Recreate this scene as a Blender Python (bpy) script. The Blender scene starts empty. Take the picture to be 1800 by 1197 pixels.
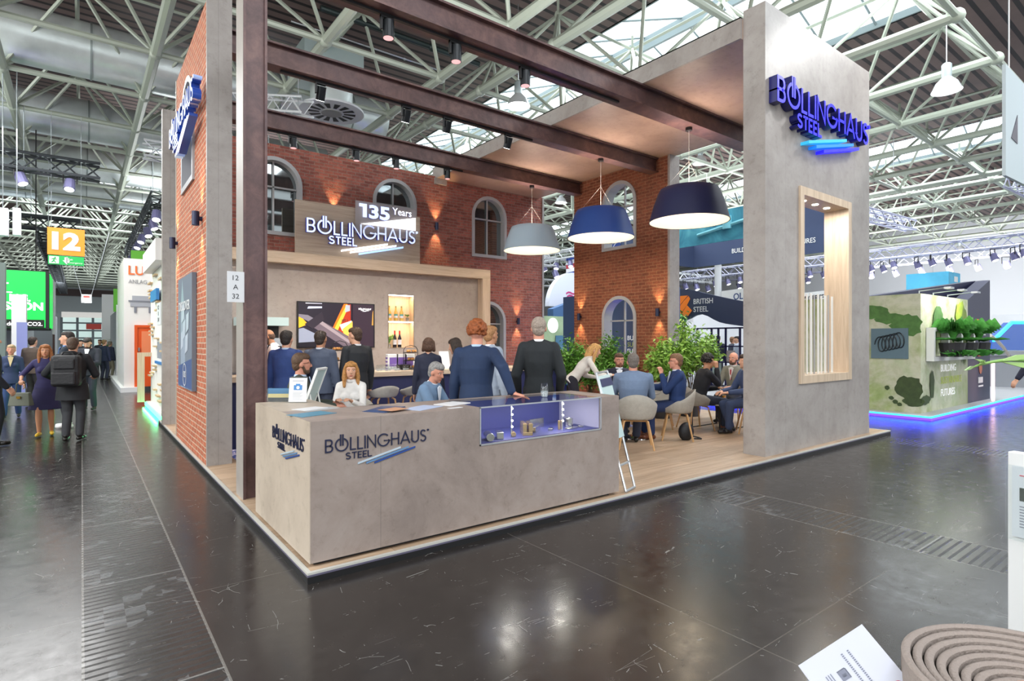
import bpy, bmesh, math, random
from mathutils import Vector, Matrix, Euler
random.seed(7)
PI = math.pi
R = math.radians
S = bpy.context.scene
COL = S.collection
# ------------------------------------------------ camera, world, exposure
F_PX, YAW, EYE = 995.0, R(37.25), 1.65
cd = bpy.data.cameras.new('camera'); cd.sensor_width = 36; cd.lens = F_PX / 1800 * 36
cd.clip_start = .05; cd.clip_end = 400
cam = bpy.data.objects.new('camera', cd); COL.objects.link(cam)
cam.location = (0, 0, EYE); cam.rotation_euler = (R(90), 0, -YAW)
S.camera = cam
S.view_settings.view_transform = 'Standard'; S.view_settings.look = 'None'
S.view_settings.gamma = 1; S.view_settings.exposure = 0.45
S.view_settings.use_curve_mapping = False
W = bpy.data.worlds.new('world'); S.world = W; W.use_nodes = True
bg = W.node_tree.nodes['Background']; bg.inputs[0].default_value = (.93, .97, 1, 1); bg.inputs[1].default_value = 1.06
S.cycles.max_bounces = 6; S.cycles.diffuse_bounces = 3; S.cycles.glossy_bounces = 3
S.cycles.transmission_bounces = 4; S.cycles.transparent_max_bounces = 8
S.cycles.sample_clamp_indirect = 8; S.cycles.sample_clamp_direct = 0
try: S.cycles.use_denoising = True
except Exception: pass

def area(name, loc, size, power, rot=(0, 0, 0), color=(1, 1, 1), sy=None):
    l = bpy.data.lights.new(name, 'AREA'); l.energy = power; l.color = color; l.size = size
    if sy: l.shape = 'RECTANGLE'; l.size_y = sy
    o = bpy.data.objects.new(name, l); COL.objects.link(o); o.location = loc; o.rotation_euler = rot
    return o
# daylight falling through the roof's skylight strips, plus fill lights under closed deck
area('skylight_daylight', (17, 14, 11.3), 6.0, 2600, color=(.93, .97, 1), sy=30)
area('skylight_daylight', (-12, 14, 11.3), 6.0, 1500, color=(.93, .97, 1), sy=30)
area('skylight_daylight', (34.5, 14, 11.3), 5.0, 1500, color=(.93, .97, 1), sy=30)
area('skylight_daylight', (0, 44, 11.3), 24, 2600, color=(.93, .97, 1), sy=8)
area('skylight_daylight', (2, 78, 11.3), 20, 3200, color=(.93, .97, 1), sy=30)  # added to brighten the far end of the aisle, no skylight above
area('skylight_daylight', (2, -6, 11.3), 14, 1500, color=(.95, .98, 1), sy=6)  # hangs under closed roof deck, with no skylight strip above

# added uplights in mid-air that brighten the roof and upper walls, no fixtures
for x, y, e in ((-8, 20, 800), (6, 32, 700), (26, 16, 700), (40, 16, 700), (22, 36, 700), (5.5, 7.5, 260), (-4, 5, 300), (9, -3, 320)):
    area('stand_uplight', (x, y, 6.3), 7, e, rot=(R(180), 0, 0), color=(.98, .99, 1), sy=7)
for x, y, rz, e in ((45, 12, -90, 1800), (20, 45, 0, 1800), (-5, 45, 0, 900)):
    area('stand_wall_wash', (x, y, 5), 10, e, rot=(R(90), 0, R(rz)), color=(.97, .98, 1), sy=3)  # added washes without fixtures, brightening the far hall walls
area('aisle_light', (-1.2, 18.5, 7.6), 3.5, 520, color=(1, 1, 1), sy=9)  # added fill that brightens the white stand wall and the aisle
# added fill from beyond the left aisle, brightening left-facing sides, and the floodlight that grazes the tall pylon
area('stand_wall_wash', (-11, 7, 7), 9, 1900, rot=(0, R(-68), 0), color=(1, .985, .95), sy=20)
l_ = bpy.data.lights.new('pylon_floodlight', 'SPOT'); l_.energy = 600; l_.spot_size = R(34); l_.spot_blend = .5; l_.shadow_soft_size = .12; l_.color = (1, .98, .95)
o_ = bpy.data.objects.new('pylon_floodlight', l_); COL.objects.link(o_); o_.location = (12.6, 1.4, 8.7)
o_.rotation_euler = (Vector((9.4, 4.0, 5.4)) - o_.location).to_track_quat('-Z', 'Y').to_euler()
# ------------------------------------------------ pixel helpers: where a ray of the photo meets a real plane
sN, cN = math.sin(YAW), math.cos(YAW)
def ray(u, v):
    a = (u - 900) / F_PX; b = (598.5 - v) / F_PX
    return Vector((sN + a * cN, cN - a * sN, b))
def onz(u, v, z): r = ray(u, v); return Vector((0, 0, EYE)) + r * ((z - EYE) / r.z)
def onx(u, v, x): r = ray(u, v); return Vector((0, 0, EYE)) + r * (x / r.x)
def ony(u, v, y): r = ray(u, v); return Vector((0, 0, EYE)) + r * (y / r.y)
def atd(u, v, d): return Vector((0, 0, EYE)) + ray(u, v) * d

# ------------------------------------------------ materials
MC = {}
def nt(name):
    m = bpy.data.materials.new(name); m.use_nodes = True
    return m, m.node_tree.nodes, m.node_tree.links, m.node_tree.nodes['Principled BSDF']
def lin(c):
    if isinstance(c, str):
        c = [int(c[i:i + 2], 16) / 255 for i in (0, 2, 4)]
        return tuple(x / 12.92 if x < .04045 else ((x + .055) / 1.055) ** 2.4 for x in c)
    return tuple(c)
def M(name, c, rough=.5, metal=0, emis=0, ecol=None, trans=0, alpha=1, coat=0, vary=0, vscale=6, bump=0, bscale=40, spec=.5):
    if name in MC: return MC[name]
    m, N, L, P = nt(name); c = lin(c)
    P.inputs['Base Color'].default_value = (*c, 1); P.inputs['Roughness'].default_value = rough
    P.inputs['Metallic'].default_value = metal; P.inputs['Alpha'].default_value = alpha
    P.inputs['Transmission Weight'].default_value = trans; P.inputs['Coat Weight'].default_value = coat
    P.inputs['Specular IOR Level'].default_value = spec
    if emis:
        P.inputs['Emission Color'].default_value = (*(lin(ecol) if ecol else c), 1); P.inputs['Emission Strength'].default_value = emis
    if vary or bump:
        tc = N.new('ShaderNodeTexCoord'); nz = N.new('ShaderNodeTexNoise')
        nz.inputs['Scale'].default_value = vscale; nz.inputs['Detail'].default_value = 6; nz.inputs['Roughness'].default_value = .6
        L.new(tc.outputs['Object'], nz.inputs['Vector'])
        if vary:
            mr = N.new('ShaderNodeMapRange'); mr.inputs[1].default_value = .3; mr.inputs[2].default_value = .7
            mr.inputs[3].default_value = 1 - vary; mr.inputs[4].default_value = 1 + vary
            L.new(nz.outputs['Fac'], mr.inputs[0])
            mx = N.new('ShaderNodeVectorMath'); mx.operation = 'SCALE'; mx.inputs[0].default_value = c
            L.new(mr.outputs[0], mx.inputs['Scale']); L.new(mx.outputs[0], P.inputs['Base Color'])
        if bump:
            n2 = N.new('ShaderNodeTexNoise'); n2.inputs['Scale'].default_value = bscale; n2.inputs['Detail'].default_value = 3
            L.new(tc.outputs['Object'], n2.inputs['Vector'])
            b = N.new('ShaderNodeBump'); b.inputs['Strength'].default_value = bump; b.inputs['Distance'].default_value = .02
            L.new(n2.outputs['Fac'], b.inputs['Height']); L.new(b.outputs[0], P.inputs['Normal'])
    MC[name] = m
    return m
def ramp(N, L, fac, stops):
    r = N.new('ShaderNodeValToRGB'); e = r.color_ramp.elements
    while len(e) < len(stops): e.new(.5)
    for i, (p, c) in enumerate(stops): e[i].position = p; e[i].color = (*lin(c), 1)
    L.new(fac, r.inputs[0]); return r.outputs[0]
def noise(N, L, vec, scale, detail=5, rough=.6, dist=0):
    n = N.new('ShaderNodeTexNoise'); n.inputs['Scale'].default_value = scale; n.inputs['Detail'].default_value = detail
    n.inputs['Roughness'].default_value = rough; n.inputs['Distortion'].default_value = dist
    L.new(vec, n.inputs['Vector']); return n.outputs['Fac']
def mapping(N, L, vec, sc=(1, 1, 1), rot=(0, 0, 0), loc=(0, 0, 0)):
    m = N.new('ShaderNodeMapping'); m.inputs['Scale'].default_value = sc; m.inputs['Rotation'].default_value = rot; m.inputs['Location'].default_value = loc
    L.new(vec, m.inputs['Vector']); return m.outputs[0]
def mix(N, L, fac, a, b, mode='MIX'):
    m = N.new('ShaderNodeMix'); m.data_type = 'RGBA'; m.blend_type = mode
    for s, val in ((m.inputs['Factor'], fac), (m.inputs['A'], a), (m.inputs['B'], b)):
        if isinstance(val, (int, float)): s.default_value = val
        elif isinstance(val, tuple): s.default_value = (*val, 1)
        else: L.new(val, s)
    return m.outputs['Result']
def math_(N, L, op, a, b=None, c=None):
    m = N.new('ShaderNodeMath'); m.operation = op
    for i, val in enumerate((a, b, c)):
        if val is None: continue
        if isinstance(val, (int, float)): m.inputs[i].default_value = val
        else: L.new(val, m.inputs[i])
    return m.outputs[0]
def bumpn(N, L, P, h, strength=.5, dist=.02):
    b = N.new('ShaderNodeBump'); b.inputs['Strength'].default_value = strength; b.inputs['Distance'].default_value = dist
    L.new(h, b.inputs['Height']); L.new(b.outputs[0], P.inputs['Normal'])

def brick_mat(name, axis, c1, c2, mortar, mort=.009):
    m, N, L, P = nt(name)
    tc = N.new('ShaderNodeTexCoord'); sp = N.new('ShaderNodeSeparateXYZ'); L.new(tc.outputs['Object'], sp.inputs[0])
    cb = N.new('ShaderNodeCombineXYZ'); L.new(sp.outputs[axis], cb.inputs[0]); L.new(sp.outputs[2], cb.inputs[1])
    wob = N.new('ShaderNodeTexNoise'); wob.inputs['Scale'].default_value = 5; L.new(cb.outputs[0], wob.inputs['Vector'])
    va = N.new('ShaderNodeVectorMath'); va.operation = 'MULTIPLY_ADD'; va.inputs[1].default_value = (.018, .018, 0)
    L.new(wob.outputs['Color'], va.inputs[0]); L.new(cb.outputs[0], va.inputs[2])
    b = N.new('ShaderNodeTexBrick'); L.new(va.outputs[0], b.inputs['Vector'])
    b.inputs['Scale'].default_value = 1; b.inputs['Brick Width'].default_value = .215; b.inputs['Row Height'].default_value = .074
    b.inputs['Mortar Size'].default_value = mort; b.inputs['Mortar Smooth'].default_value = .25; b.inputs['Bias'].default_value = -.1
    b.inputs['Color1'].default_value = (*lin(c1), 1); b.inputs['Color2'].default_value = (*lin(c2), 1); b.inputs['Mortar'].default_value = (*lin(mortar), 1)
    n = noise(N, L, cb.outputs[0], 9, 8, .7)
    col = mix(N, L, .75, b.outputs['Color'], ramp(N, L, n, [(.3, (.52, .5, .5)), (.55, (1, 1, 1)), (.75, (1.25, 1.2, 1.15))]), 'MULTIPLY')
    L.new(col, P.inputs['Base Color']); P.inputs['Roughness'].default_value = .75
    n2 = noise(N, L, cb.outputs[0], 26, 6, .65)
    h = math_(N, L, 'SUBTRACT', math_(N, L, 'MULTIPLY', n2, .8), math_(N, L, 'MULTIPLY', b.outputs['Fac'], 1.1))
    bumpn(N, L, P, h, 1, .045)
    return m
BRICK_BACK = brick_mat('weathered_red_brick', 0, 'B4685A', '86493F', 'A08074')
BRICK_LEFT = brick_mat('orange_brick', 1, 'CC7552', 'BA6344', 'D8BCA2', .009)
BRICK_RIGHT = brick_mat('brown_red_brick', 1, '9C5A40', '7E4632', 'B0805F', .008)

def concrete_mat(name, base, dark, light, axis=0, seam=1.55, seamc=.72, rough=.45, soff=.02):
    m, N, L, P = nt(name); tc = N.new('ShaderNodeTexCoord'); v = tc.outputs['Object']
    n1 = noise(N, L, v, 1.6, 9, .68, .4); n2 = noise(N, L, v, 9, 8, .75)
    c = ramp(N, L, n1, [(.25, dark), (.5, base), (.78, light)])
    c = mix(N, L, .5, c, ramp(N, L, n2, [(.32, (.55, .53, .5)), (.45, (.97, .97, .97)), (.7, (1.08, 1.08, 1.08))]), 'MULTIPLY')
    sp = N.new('ShaderNodeSeparateXYZ'); L.new(v, sp.inputs[0])
    fr = math_(N, L, 'FRACT', math_(N, L, 'DIVIDE', math_(N, L, 'ADD', sp.outputs[axis], 10 * seam + soff), seam))
    ln = math_(N, L, 'LESS_THAN', fr, .0032 / seam)
    c = mix(N, L, math_(N, L, 'MULTIPLY', ln, seamc * .8), c, (.05, .05, .05))
    L.new(c, P.inputs['Base Color']); P.inputs['Roughness'].default_value = rough
    bumpn(N, L, P, n2, .06, .01)
    return m
CONC = concrete_mat('concrete_look_laminate', '95877F', '776B65', 'A69A93', 0, 9, soff=1.02)
CONC_LIT = concrete_mat('concrete_look_laminate_side', 'B5A797', '9E9082', 'C2B4A4', 1, 9, 0)  # lighter copy: aisle light on the counter's left side put into the colour
GREYP = concrete_mat('grey_concrete_panel', '9C9590', '88807B', 'ACA6A2', 0, 1.13)
CANOPYM = concrete_mat('canopy_panel', 'A58E80', '947D70', 'B09A8C', 1, 2.4, .7, .35)
WALLGREY = concrete_mat('grey_plaster_panel', 'A3978F', '978C85', 'AEA39B', 0, 1.2, .3, .6)

def wood_mat(name, c1, c2, c3, axis=0, plank=None, rough=.5, stretch=14):
    m, N, L, P = nt(name); tc = N.new('ShaderNodeTexCoord'); v = tc.outputs['Object']
    sc = [stretch] * 3; sc[axis] = .9
    n1 = noise(N, L, mapping(N, L, v, tuple(sc)), 1.2, 7, .65, .6)
    c = ramp(N, L, n1, [(.28, c1), (.5, c2), (.75, c3)])
    if plank:
        sp = N.new('ShaderNodeSeparateXYZ'); L.new(v, sp.inputs[0])
        cb = N.new('ShaderNodeCombineXYZ'); L.new(sp.outputs[0], cb.inputs[0]); L.new(sp.outputs[1], cb.inputs[1])
        b = N.new('ShaderNodeTexBrick'); L.new(cb.outputs[0], b.inputs['Vector']); b.inputs['Scale'].default_value = 1
        b.inputs['Brick Width'].default_value = 1.25; b.inputs['Row Height'].default_value = plank; b.inputs['Mortar Size'].default_value = .0015
        b.inputs['Color1'].default_value = (.98, .97, .96, 1); b.inputs['Color2'].default_value = (.74, .72, .7, 1); b.inputs['Mortar'].default_value = (.35, .3, .26, 1)
        c = mix(N, L, 1.0, c, b.outputs['Color'], 'MULTIPLY')
    L.new(c, P.inputs['Base Color']); P.inputs['Roughness'].default_value = rough
    return m
OAK = wood_mat('light_oak', 'B39C84', 'CBB59B', 'D8C5AE', 0)
OAK_Z = wood_mat('light_oak_upright', 'B39C84', 'CBB59B', 'D8C5AE', 2)
OAK_BOARD = wood_mat('greige_oak_board', '9A8775', 'AF9D8B', 'BFAE9C', 0)
OAK_LEG = M('pale_oak_leg', 'C79B68', .5, vary=.12, vscale=8)
FLOORWOOD = wood_mat('oak_laminate_floor', 'A88C72', 'C3A88D', 'D2BBA2', 0, .19, .42)

def rust_mat():
    m, N, L, P = nt('rusted_steel_film'); tc = N.new('ShaderNodeTexCoord'); v = tc.outputs['Object']
    n1 = noise(N, L, v, 3.5, 9, .7, .5); n2 = noise(N, L, v, .9, 4, .5)
    c = ramp(N, L, n1, [(.25, '3E2F30'), (.5, '644A48'), (.75, '86665E')])
    c = mix(N, L, ramp(N, L, n2, [(.45, (0, 0, 0)), (.75, (.6, .6, .6))]), c, lin('54484F'))
    L.new(c, P.inputs['Base Color']); P.inputs['Roughness'].default_value = .42; P.inputs['Metallic'].default_value = .15
    return m
RUST = rust_mat()

def floor_mat():
    m, N, L, P = nt('black_hall_floor'); tc = N.new('ShaderNodeTexCoord'); v = tc.outputs['Object']
    sp = N.new('ShaderNodeSeparateXYZ'); L.new(v, sp.inputs[0]); X, Y = sp.outputs[0], sp.outputs[1]
    n1 = noise(N, L, v, .45, 6, .6); n2 = noise(N, L, v, 7, 8, .75)
    c = ramp(N, L, n1, [(.3, '201C1A'), (.5, '2A2624'), (.7, '34302E')])
    c = mix(N, L, .6, c, ramp(N, L, n2, [(.3, (.6, .6, .6)), (.5, (1, 1, 1)), (.75, (1.5, 1.5, 1.45))]), 'MULTIPLY')
    tot = None
    def add(a):
        nonlocal tot
        tot = a if tot is None else math_(N, L, 'MAXIMUM', tot, a)
    for i, (sc, rot, amp, th) in enumerate([((3.2, 1.2, 1), .5, .03, .004), ((1.3, 4.1, 1), -.7, .05, .0035), ((4.6, 2.1, 1), 1.3, .08, .005), ((.7, 1.9, 1), 2.3, .02, .0018), ((.5, 7, 1), .62, .008, .003), ((.6, 6, 1), -.35, .01, .003)]):
        vv = mapping(N, L, v, sc, (0, 0, rot), (i * 3.1, i * 1.7, 0))
        nd = N.new('ShaderNodeTexNoise'); nd.inputs['Scale'].default_value = 1.3; L.new(vv, nd.inputs['Vector'])
        va = N.new('ShaderNodeVectorMath'); va.operation = 'MULTIPLY_ADD'; va.inputs[1].default_value = (amp * 6, amp * 6, 0)
        L.new(nd.outputs['Color'], va.inputs[0]); L.new(vv, va.inputs[2])
        vo = N.new('ShaderNodeTexVoronoi'); vo.feature = 'DISTANCE_TO_EDGE'; vo.inputs['Scale'].default_value = 1.1; L.new(va.outputs[0], vo.inputs['Vector'])
        ln = math_(N, L, 'LESS_THAN', vo.outputs['Distance'], th)
        mk = math_(N, L, 'GREATER_THAN', noise(N, L, mapping(N, L, v, (1, 1, 1), (0, 0, 0), (i * 9, 5, 0)), 3.1, 5, .7), .605)
        add(math_(N, L, 'MULTIPLY', ln, mk))
    sp2 = N.new('ShaderNodeTexVoronoi'); sp2.inputs['Scale'].default_value = 5; L.new(v, sp2.inputs['Vector'])
    speck = math_(N, L, 'LESS_THAN', sp2.outputs['Distance'], math_(N, L, 'MULTIPLY', math_(N, L, 'SUBTRACT', n2, .53), .3))
    add(math_(N, L, 'MULTIPLY', speck, .8))
    c = mix(N, L, math_(N, L, 'MULTIPLY', tot, .42), c, (.42, .42, .4))
    # service trenches every 5.2 m with their slatted covers
    fx = math_(N, L, 'MULTIPLY', math_(N, L, 'FRACT', math_(N, L, 'DIVIDE', math_(N, L, 'ADD', X, 52.0), 5.2)), 5.2)
    intr = math_(N, L, 'LESS_THAN', fx, .575)
    ed = math_(N, L, 'MAXIMUM', math_(N, L, 'LESS_THAN', math_(N, L, 'ABSOLUTE', math_(N, L, 'SUBTRACT', fx, .577)), .007), math_(N, L, 'LESS_THAN', fx, .012))
    fy = math_(N, L, 'FRACT', math_(N, L, 'DIVIDE', math_(N, L, 'ADD', Y, 50.0), .062))
    slat = math_(N, L, 'MULTIPLY', math_(N, L, 'LESS_THAN', fy, .34), intr)
    part = math_(N, L, 'GREATER_THAN', noise(N, L, mapping(N, L, v, (.2, .5, 1)), 1.0, 1), .3)
    slat = math_(N, L, 'MULTIPLY', slat, part)
    pl = math_(N, L, 'MULTIPLY', math_(N, L, 'LESS_THAN', math_(N, L, 'FRACT', math_(N, L, 'DIVIDE', math_(N, L, 'ADD', Y, 51.1), 1.55)), .009), intr)
    c = mix(N, L, math_(N, L, 'MULTIPLY', slat, .75), c, (.012, .012, .013))
    c = mix(N, L, math_(N, L, 'MULTIPLY', ed, .5), c, (.26, .25, .23))
    c = mix(N, L, math_(N, L, 'MULTIPLY', pl, .5), c, (.3, .3, .29))
    # sheet seams
    sy = math_(N, L, 'LESS_THAN', math_(N, L, 'FRACT', math_(N, L, 'DIVIDE', math_(N, L, 'ADD', Y, 50.4), 2.6)), .0022)
    sx = math_(N, L, 'LESS_THAN', math_(N, L, 'ABSOLUTE', math_(N, L, 'SUBTRACT', fx, 2.9)), .004)
    c = mix(N, L, math_(N, L, 'MULTIPLY', math_(N, L, 'MAXIMUM', sy, sx), .3), c, (.22, .2, .18))
    # square worn glue marks on the trench cover
    cc = N.new('ShaderNodeTexChecker'); cc.inputs['Scale'].default_value = 9.5; L.new(v, cc.inputs['Vector'])
    wm = math_(N, L, 'MULTIPLY', math_(N, L, 'MULTIPLY', cc.outputs['Fac'], intr), math_(N, L, 'GREATER_THAN', noise(N, L, v, 1.9, 3), .56))
    c = mix(N, L, math_(N, L, 'MULTIPLY', wm, .16), c, (.36, .38, .4))
    L.new(c, P.inputs['Base Color'])
    rg = ramp(N, L, n2, [(.3, (.15, .15, .15)), (.7, (.3, .3, .3))])
    L.new(math_(N, L, 'ADD', rg, math_(N, L, 'MULTIPLY', math_(N, L, 'MAXIMUM', tot, slat), .25)), P.inputs['Roughness'])
    P.inputs['Specular IOR Level'].default_value = .5
    h = math_(N, L, 'SUBTRACT', math_(N, L, 'MULTIPLY', noise(N, L, v, 2.2, 3), .35), math_(N, L, 'MULTIPLY', slat, .3))
    bumpn(N, L, P, h, .12, .02)
    return m
HALLFLOOR = floor_mat()

NAVY = M('navy_panel', '262A55', .45)
BLACK = M('matt_black', '17171A', .5)
TRUSSM = M('greygreen_tube', 'A6AEA0', .4, .1)
WHITE = M('white_lacquer', 'E8E8E6', .4)
WHITEM = M('white_metal', 'DDE0E4', .35, .2)
ALU = M('brushed_aluminium', 'C4C8CC', .3, .9)
STEEL = M('polished_steel', 'C8C6C0', .18, 1)
CHROME = M('chrome', 'DADCDE', .08, 1)
GLASS = M('clear_glass', 'FFFFFF', .02, trans=1)
def glassm():
    m, N, L, P = nt('thin_clear_glass')
    N.remove(P); out = N['Material Output']
    t = N.new('ShaderNodeBsdfTransparent'); g = N.new('ShaderNodeBsdfGlossy'); g.inputs['Roughness'].default_value = .02
    t.inputs[0].default_value = (.96, .98, .98, 1)
    f = N.new('ShaderNodeLayerWeight'); f.inputs[0].default_value = .5
    q = math_(N, L, 'MULTIPLY_ADD', math_(N, L, 'POWER', f.outputs['Facing'], 4.0), .7, .045)
    ms = N.new('ShaderNodeMixShader'); L.new(q, ms.inputs[0]); L.new(t.outputs[0], ms.inputs[1]); L.new(g.outputs[0], ms.inputs[2])
    L.new(ms.outputs[0], out.inputs[0]); return m
TGLASS = glassm()
ARCHG = M('grey_window_frame', 'A9AAAD', .45)

# ------------------------------------------------ mesh helpers
def tag(o, label=None, cat=None, group=None, kind=None):
    if label: o['label'] = label
    if cat: o['category'] = cat
    if group: o['group'] = group
    if kind: o['kind'] = kind
    return o
def thing(name, label, cat, loc=(0, 0, 0), rz=0, group=None, kind=None):
    o = bpy.data.objects.new(name, None); COL.objects.link(o); o.empty_display_size = .1
    o.location = loc; o.rotation_euler = (0, 0, rz)
    return tag(o, label, cat, group, kind)
def mat_of(o):
    return Matrix.Translation(o.location) @ o.rotation_euler.to_matrix().to_4x4()
def wmat(o):
    m = mat_of(o)
    return wmat(o.parent) @ m if o.parent else m
class MB:
    def __init__(s): s.bm = bmesh.new(); s.mi = 0; s.mats = []
    def mat(s, m):
        if m not in s.mats: s.mats.append(m)
        s.mi = s.mats.index(m); return s
    def face(s, vs):
        try: f = s.bm.faces.new(vs); f.material_index = s.mi; return f
        except ValueError: return None
    def poly(s, pts): return s.face([s.bm.verts.new(p) for p in pts])
    def hull8(s, v):
        v = [s.bm.verts.new(p) for p in v]
        for f in ((3, 2, 1, 0), (4, 5, 6, 7), (0, 1, 5, 4), (1, 2, 6, 5), (2, 3, 7, 6), (3, 0, 4, 7)): s.face([v[i] for i in f])
        return s
    def box(s, a, b, T=None):
        x0, y0, z0 = a; x1, y1, z1 = b
        if x0 > x1: x0, x1 = x1, x0
        if y0 > y1: y0, y1 = y1, y0
        if z0 > z1: z0, z1 = z1, z0
        v = [(x0, y0, z0), (x1, y0, z0), (x1, y1, z0), (x0, y1, z0), (x0, y0, z1), (x1, y0, z1), (x1, y1, z1), (x0, y1, z1)]
        if T: v = [T @ Vector(p) for p in v]
        return s.hull8(v)
    def frust(s, p0, p1, r0, r1=None, n=12, caps=True):
        p0, p1 = Vector(p0), Vector(p1); r1 = r0 if r1 is None else r1
        d = (p1 - p0)
        if d.length < 1e-6: return s
        q = d.normalized().to_track_quat('Z', 'Y')
        A = []; B = []
        for i in range(n):
            a = 2 * PI * i / n; o = q @ Vector((math.cos(a), math.sin(a), 0))
            A.append(s.bm.verts.new(p0 + o * r0)); B.append(s.bm.verts.new(p1 + o * r1))
        for i in range(n): s.face([A[i], A[(i + 1) % n], B[(i + 1) % n], B[i]])
        if caps: s.face(A[::-1]); s.face(B)
        return s
    def ball(s, c, r, T=None, n=12, m=8):
        if not hasattr(r, '__len__'): r = (r, r, r)
        c = Vector(c); Q = T if T else Matrix.Identity(3)
        top = s.bm.verts.new(c + Q @ Vector((0, 0, r[2]))); bot = s.bm.verts.new(c + Q @ Vector((0, 0, -r[2])))
        rows = []
        for j in range(1, m):
            t = PI * j / m
            rows.append([s.bm.verts.new(c + Q @ Vector((r[0] * math.sin(t) * math.cos(2 * PI * i / n), r[1] * math.sin(t) * math.sin(2 * PI * i / n), r[2] * math.cos(t)))) for i in range(n)])
        for i in range(n):
            k = (i + 1) % n
            s.face([top, rows[0][i], rows[0][k]]); s.face([bot, rows[-1][k], rows[-1][i]])
            for j in range(len(rows) - 1): s.face([rows[j][i], rows[j + 1][i], rows[j + 1][k], rows[j][k]])
        return s
    def tube(s, pts, r, n=8):
        for a, b in zip(pts, pts[1:]): s.frust(a, b, r, r, n)
        for p in pts[1:-1]: s.ball(p, r, n=n, m=6)
        return s
    def caps(s, pts, rs, n=12):
        for i in range(len(pts)):
            s.ball(pts[i], rs[i], n=n, m=8)
            if i: s.frust(pts[i - 1], pts[i], rs[i - 1], rs[i], n)
        return s
    def loft(s, rings, closed=True):
        R_ = [[s.bm.verts.new(p) for p in r] for r in rings]; n = len(R_[0])
        for a, b in zip(R_, R_[1:]):
            for i in range(n): s.face([a[i], a[(i + 1) % n], b[(i + 1) % n], b[i]])
        if closed: s.face(R_[0][::-1]); s.face(R_[-1])
        return s
    def lathe(s, prof, c=(0, 0, 0), n=24, caps=True):
        c = Vector(c)
        return s.loft([[c + Vector((r * math.cos(2 * PI * i / n), r * math.sin(2 * PI * i / n), z)) for i in range(n)] for r, z in prof], caps)
    def prism(s, pts2, o, r, u, depth):
        """2D polygon in the plane (o; r,u), extruded back along -(r x u) by depth"""
        o, r, u = Vector(o), Vector(r), Vector(u); nrm = r.cross(u).normalized()
        A = [s.bm.verts.new(o + r * p[0] + u * p[1]) for p in pts2]; B = [s.bm.verts.new(o + r * p[0] + u * p[1] - nrm * depth) for p in pts2]
        s.face(A); s.face(B[::-1]); n = len(A)
        for i in range(n): s.face([A[i], B[i], B[(i + 1) % n], A[(i + 1) % n]])
        return s
    def build(s, name, mat=None, parent=None, world=True, smooth=False, bevel=0, kind=None, label=None, recalc=True, fac=None):
        if recalc: bmesh.ops.recalc_face_normals(s.bm, faces=s.bm.faces)
        me = bpy.data.meshes.new(name)
        if parent and world: bmesh.ops.transform(s.bm, matrix=wmat(parent).inverted(), verts=s.bm.verts)
        if smooth:
            for f in s.bm.faces: f.smooth = True
        s.bm.to_mesh(me); s.bm.free()
        ms = [mat] if mat else s.mats
        for m in ms: me.materials.append(m)
        if smooth == 'auto':
            try: me.set_sharp_from_angle(angle=R(40))
            except Exception: pass
        o = bpy.data.objects.new(name, me); COL.objects.link(o)
        if parent: o.parent = parent
        if bevel:
            b = o.modifiers.new('bevel', 'BEVEL'); b.width = bevel; b.segments = 2; b.limit_method = 'ANGLE'
        if kind: o['kind'] = kind
        if label: o['label'] = label
        return o
def bx(name, a, b, mat, parent=None, bevel=0, kind=None, label=None):
    return MB().box(a, b).build(name, mat, parent, bevel=bevel, kind=kind, label=label)
KIDS = {}
def copy_tree(o, parent=None, name=None):
    c = o.copy(); COL.objects.link(c)
    if parent: c.parent = parent
    for ch in list(o.children): copy_tree(ch, c)
    return c
def curve_mesh(cu):
    o = bpy.data.objects.new('tmp', cu); COL.objects.link(o)
    bpy.context.view_layer.update()
    dg = bpy.context.evaluated_depsgraph_get()
    me = bpy.data.meshes.new_from_object(o.evaluated_get(dg))
    bpy.data.objects.remove(o); bpy.data.curves.remove(cu)
    for p in me.polygons: p.use_smooth = False
    return me
def frame_matrix(o, r, u):
    r, u = Vector(r).normalized(), Vector(u).normalized(); n = r.cross(u)
    m = Matrix((r, u, n)).transposed().to_4x4(); m.translation = Vector(o); return m
def obj_mesh(name, me, mats, parent=None, kind=None, label=None):
    if parent: me.transform(wmat(parent).inverted())
    me.materials.clear()
    for m in mats: me.materials.append(m)
    o = bpy.data.objects.new(name, me); COL.objects.link(o)
    if parent: o.parent = parent
    if kind: o['kind'] = kind
    if label: o['label'] = label
    return o
def text(s, o, r, u, size, mat, parent=None, depth=.004, bold=0, width=None, name='lettering', align='LEFT', spacing=1, kind=None, side=None):
    """text standing in the plane (o; r,u); size = cap height; width squeezes it to that length"""
    cu = bpy.data.curves.new('t', 'FONT'); cu.body = s; cu.size = size / .73; cu.extrude = depth / 2; cu.offset = bold * size; cu.space_character = spacing
    cu.resolution_u = 3
    me = curve_mesh(cu)
    if not me.vertices: return None
    xs = [v.co.x for v in me.vertices]; w = max(xs) - min(xs); k = width / w if width else 1
    tot = w * k; off = {'LEFT': 0, 'CENTER': -tot / 2, 'RIGHT': -tot}[align]
    x0 = min(xs)
    for v in me.vertices: v.co.x = (v.co.x - x0) * k + off
    me.transform(frame_matrix(o, r, u))
    ob = obj_mesh(name, me, [mat] + ([side] if side else []), parent, kind)
    if side:
        n = Vector(r).normalized().cross(Vector(u).normalized())
        for p in ob.data.polygons:
            if p.normal.dot(n) < .7: p.material_index = 1
    return ob
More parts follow.
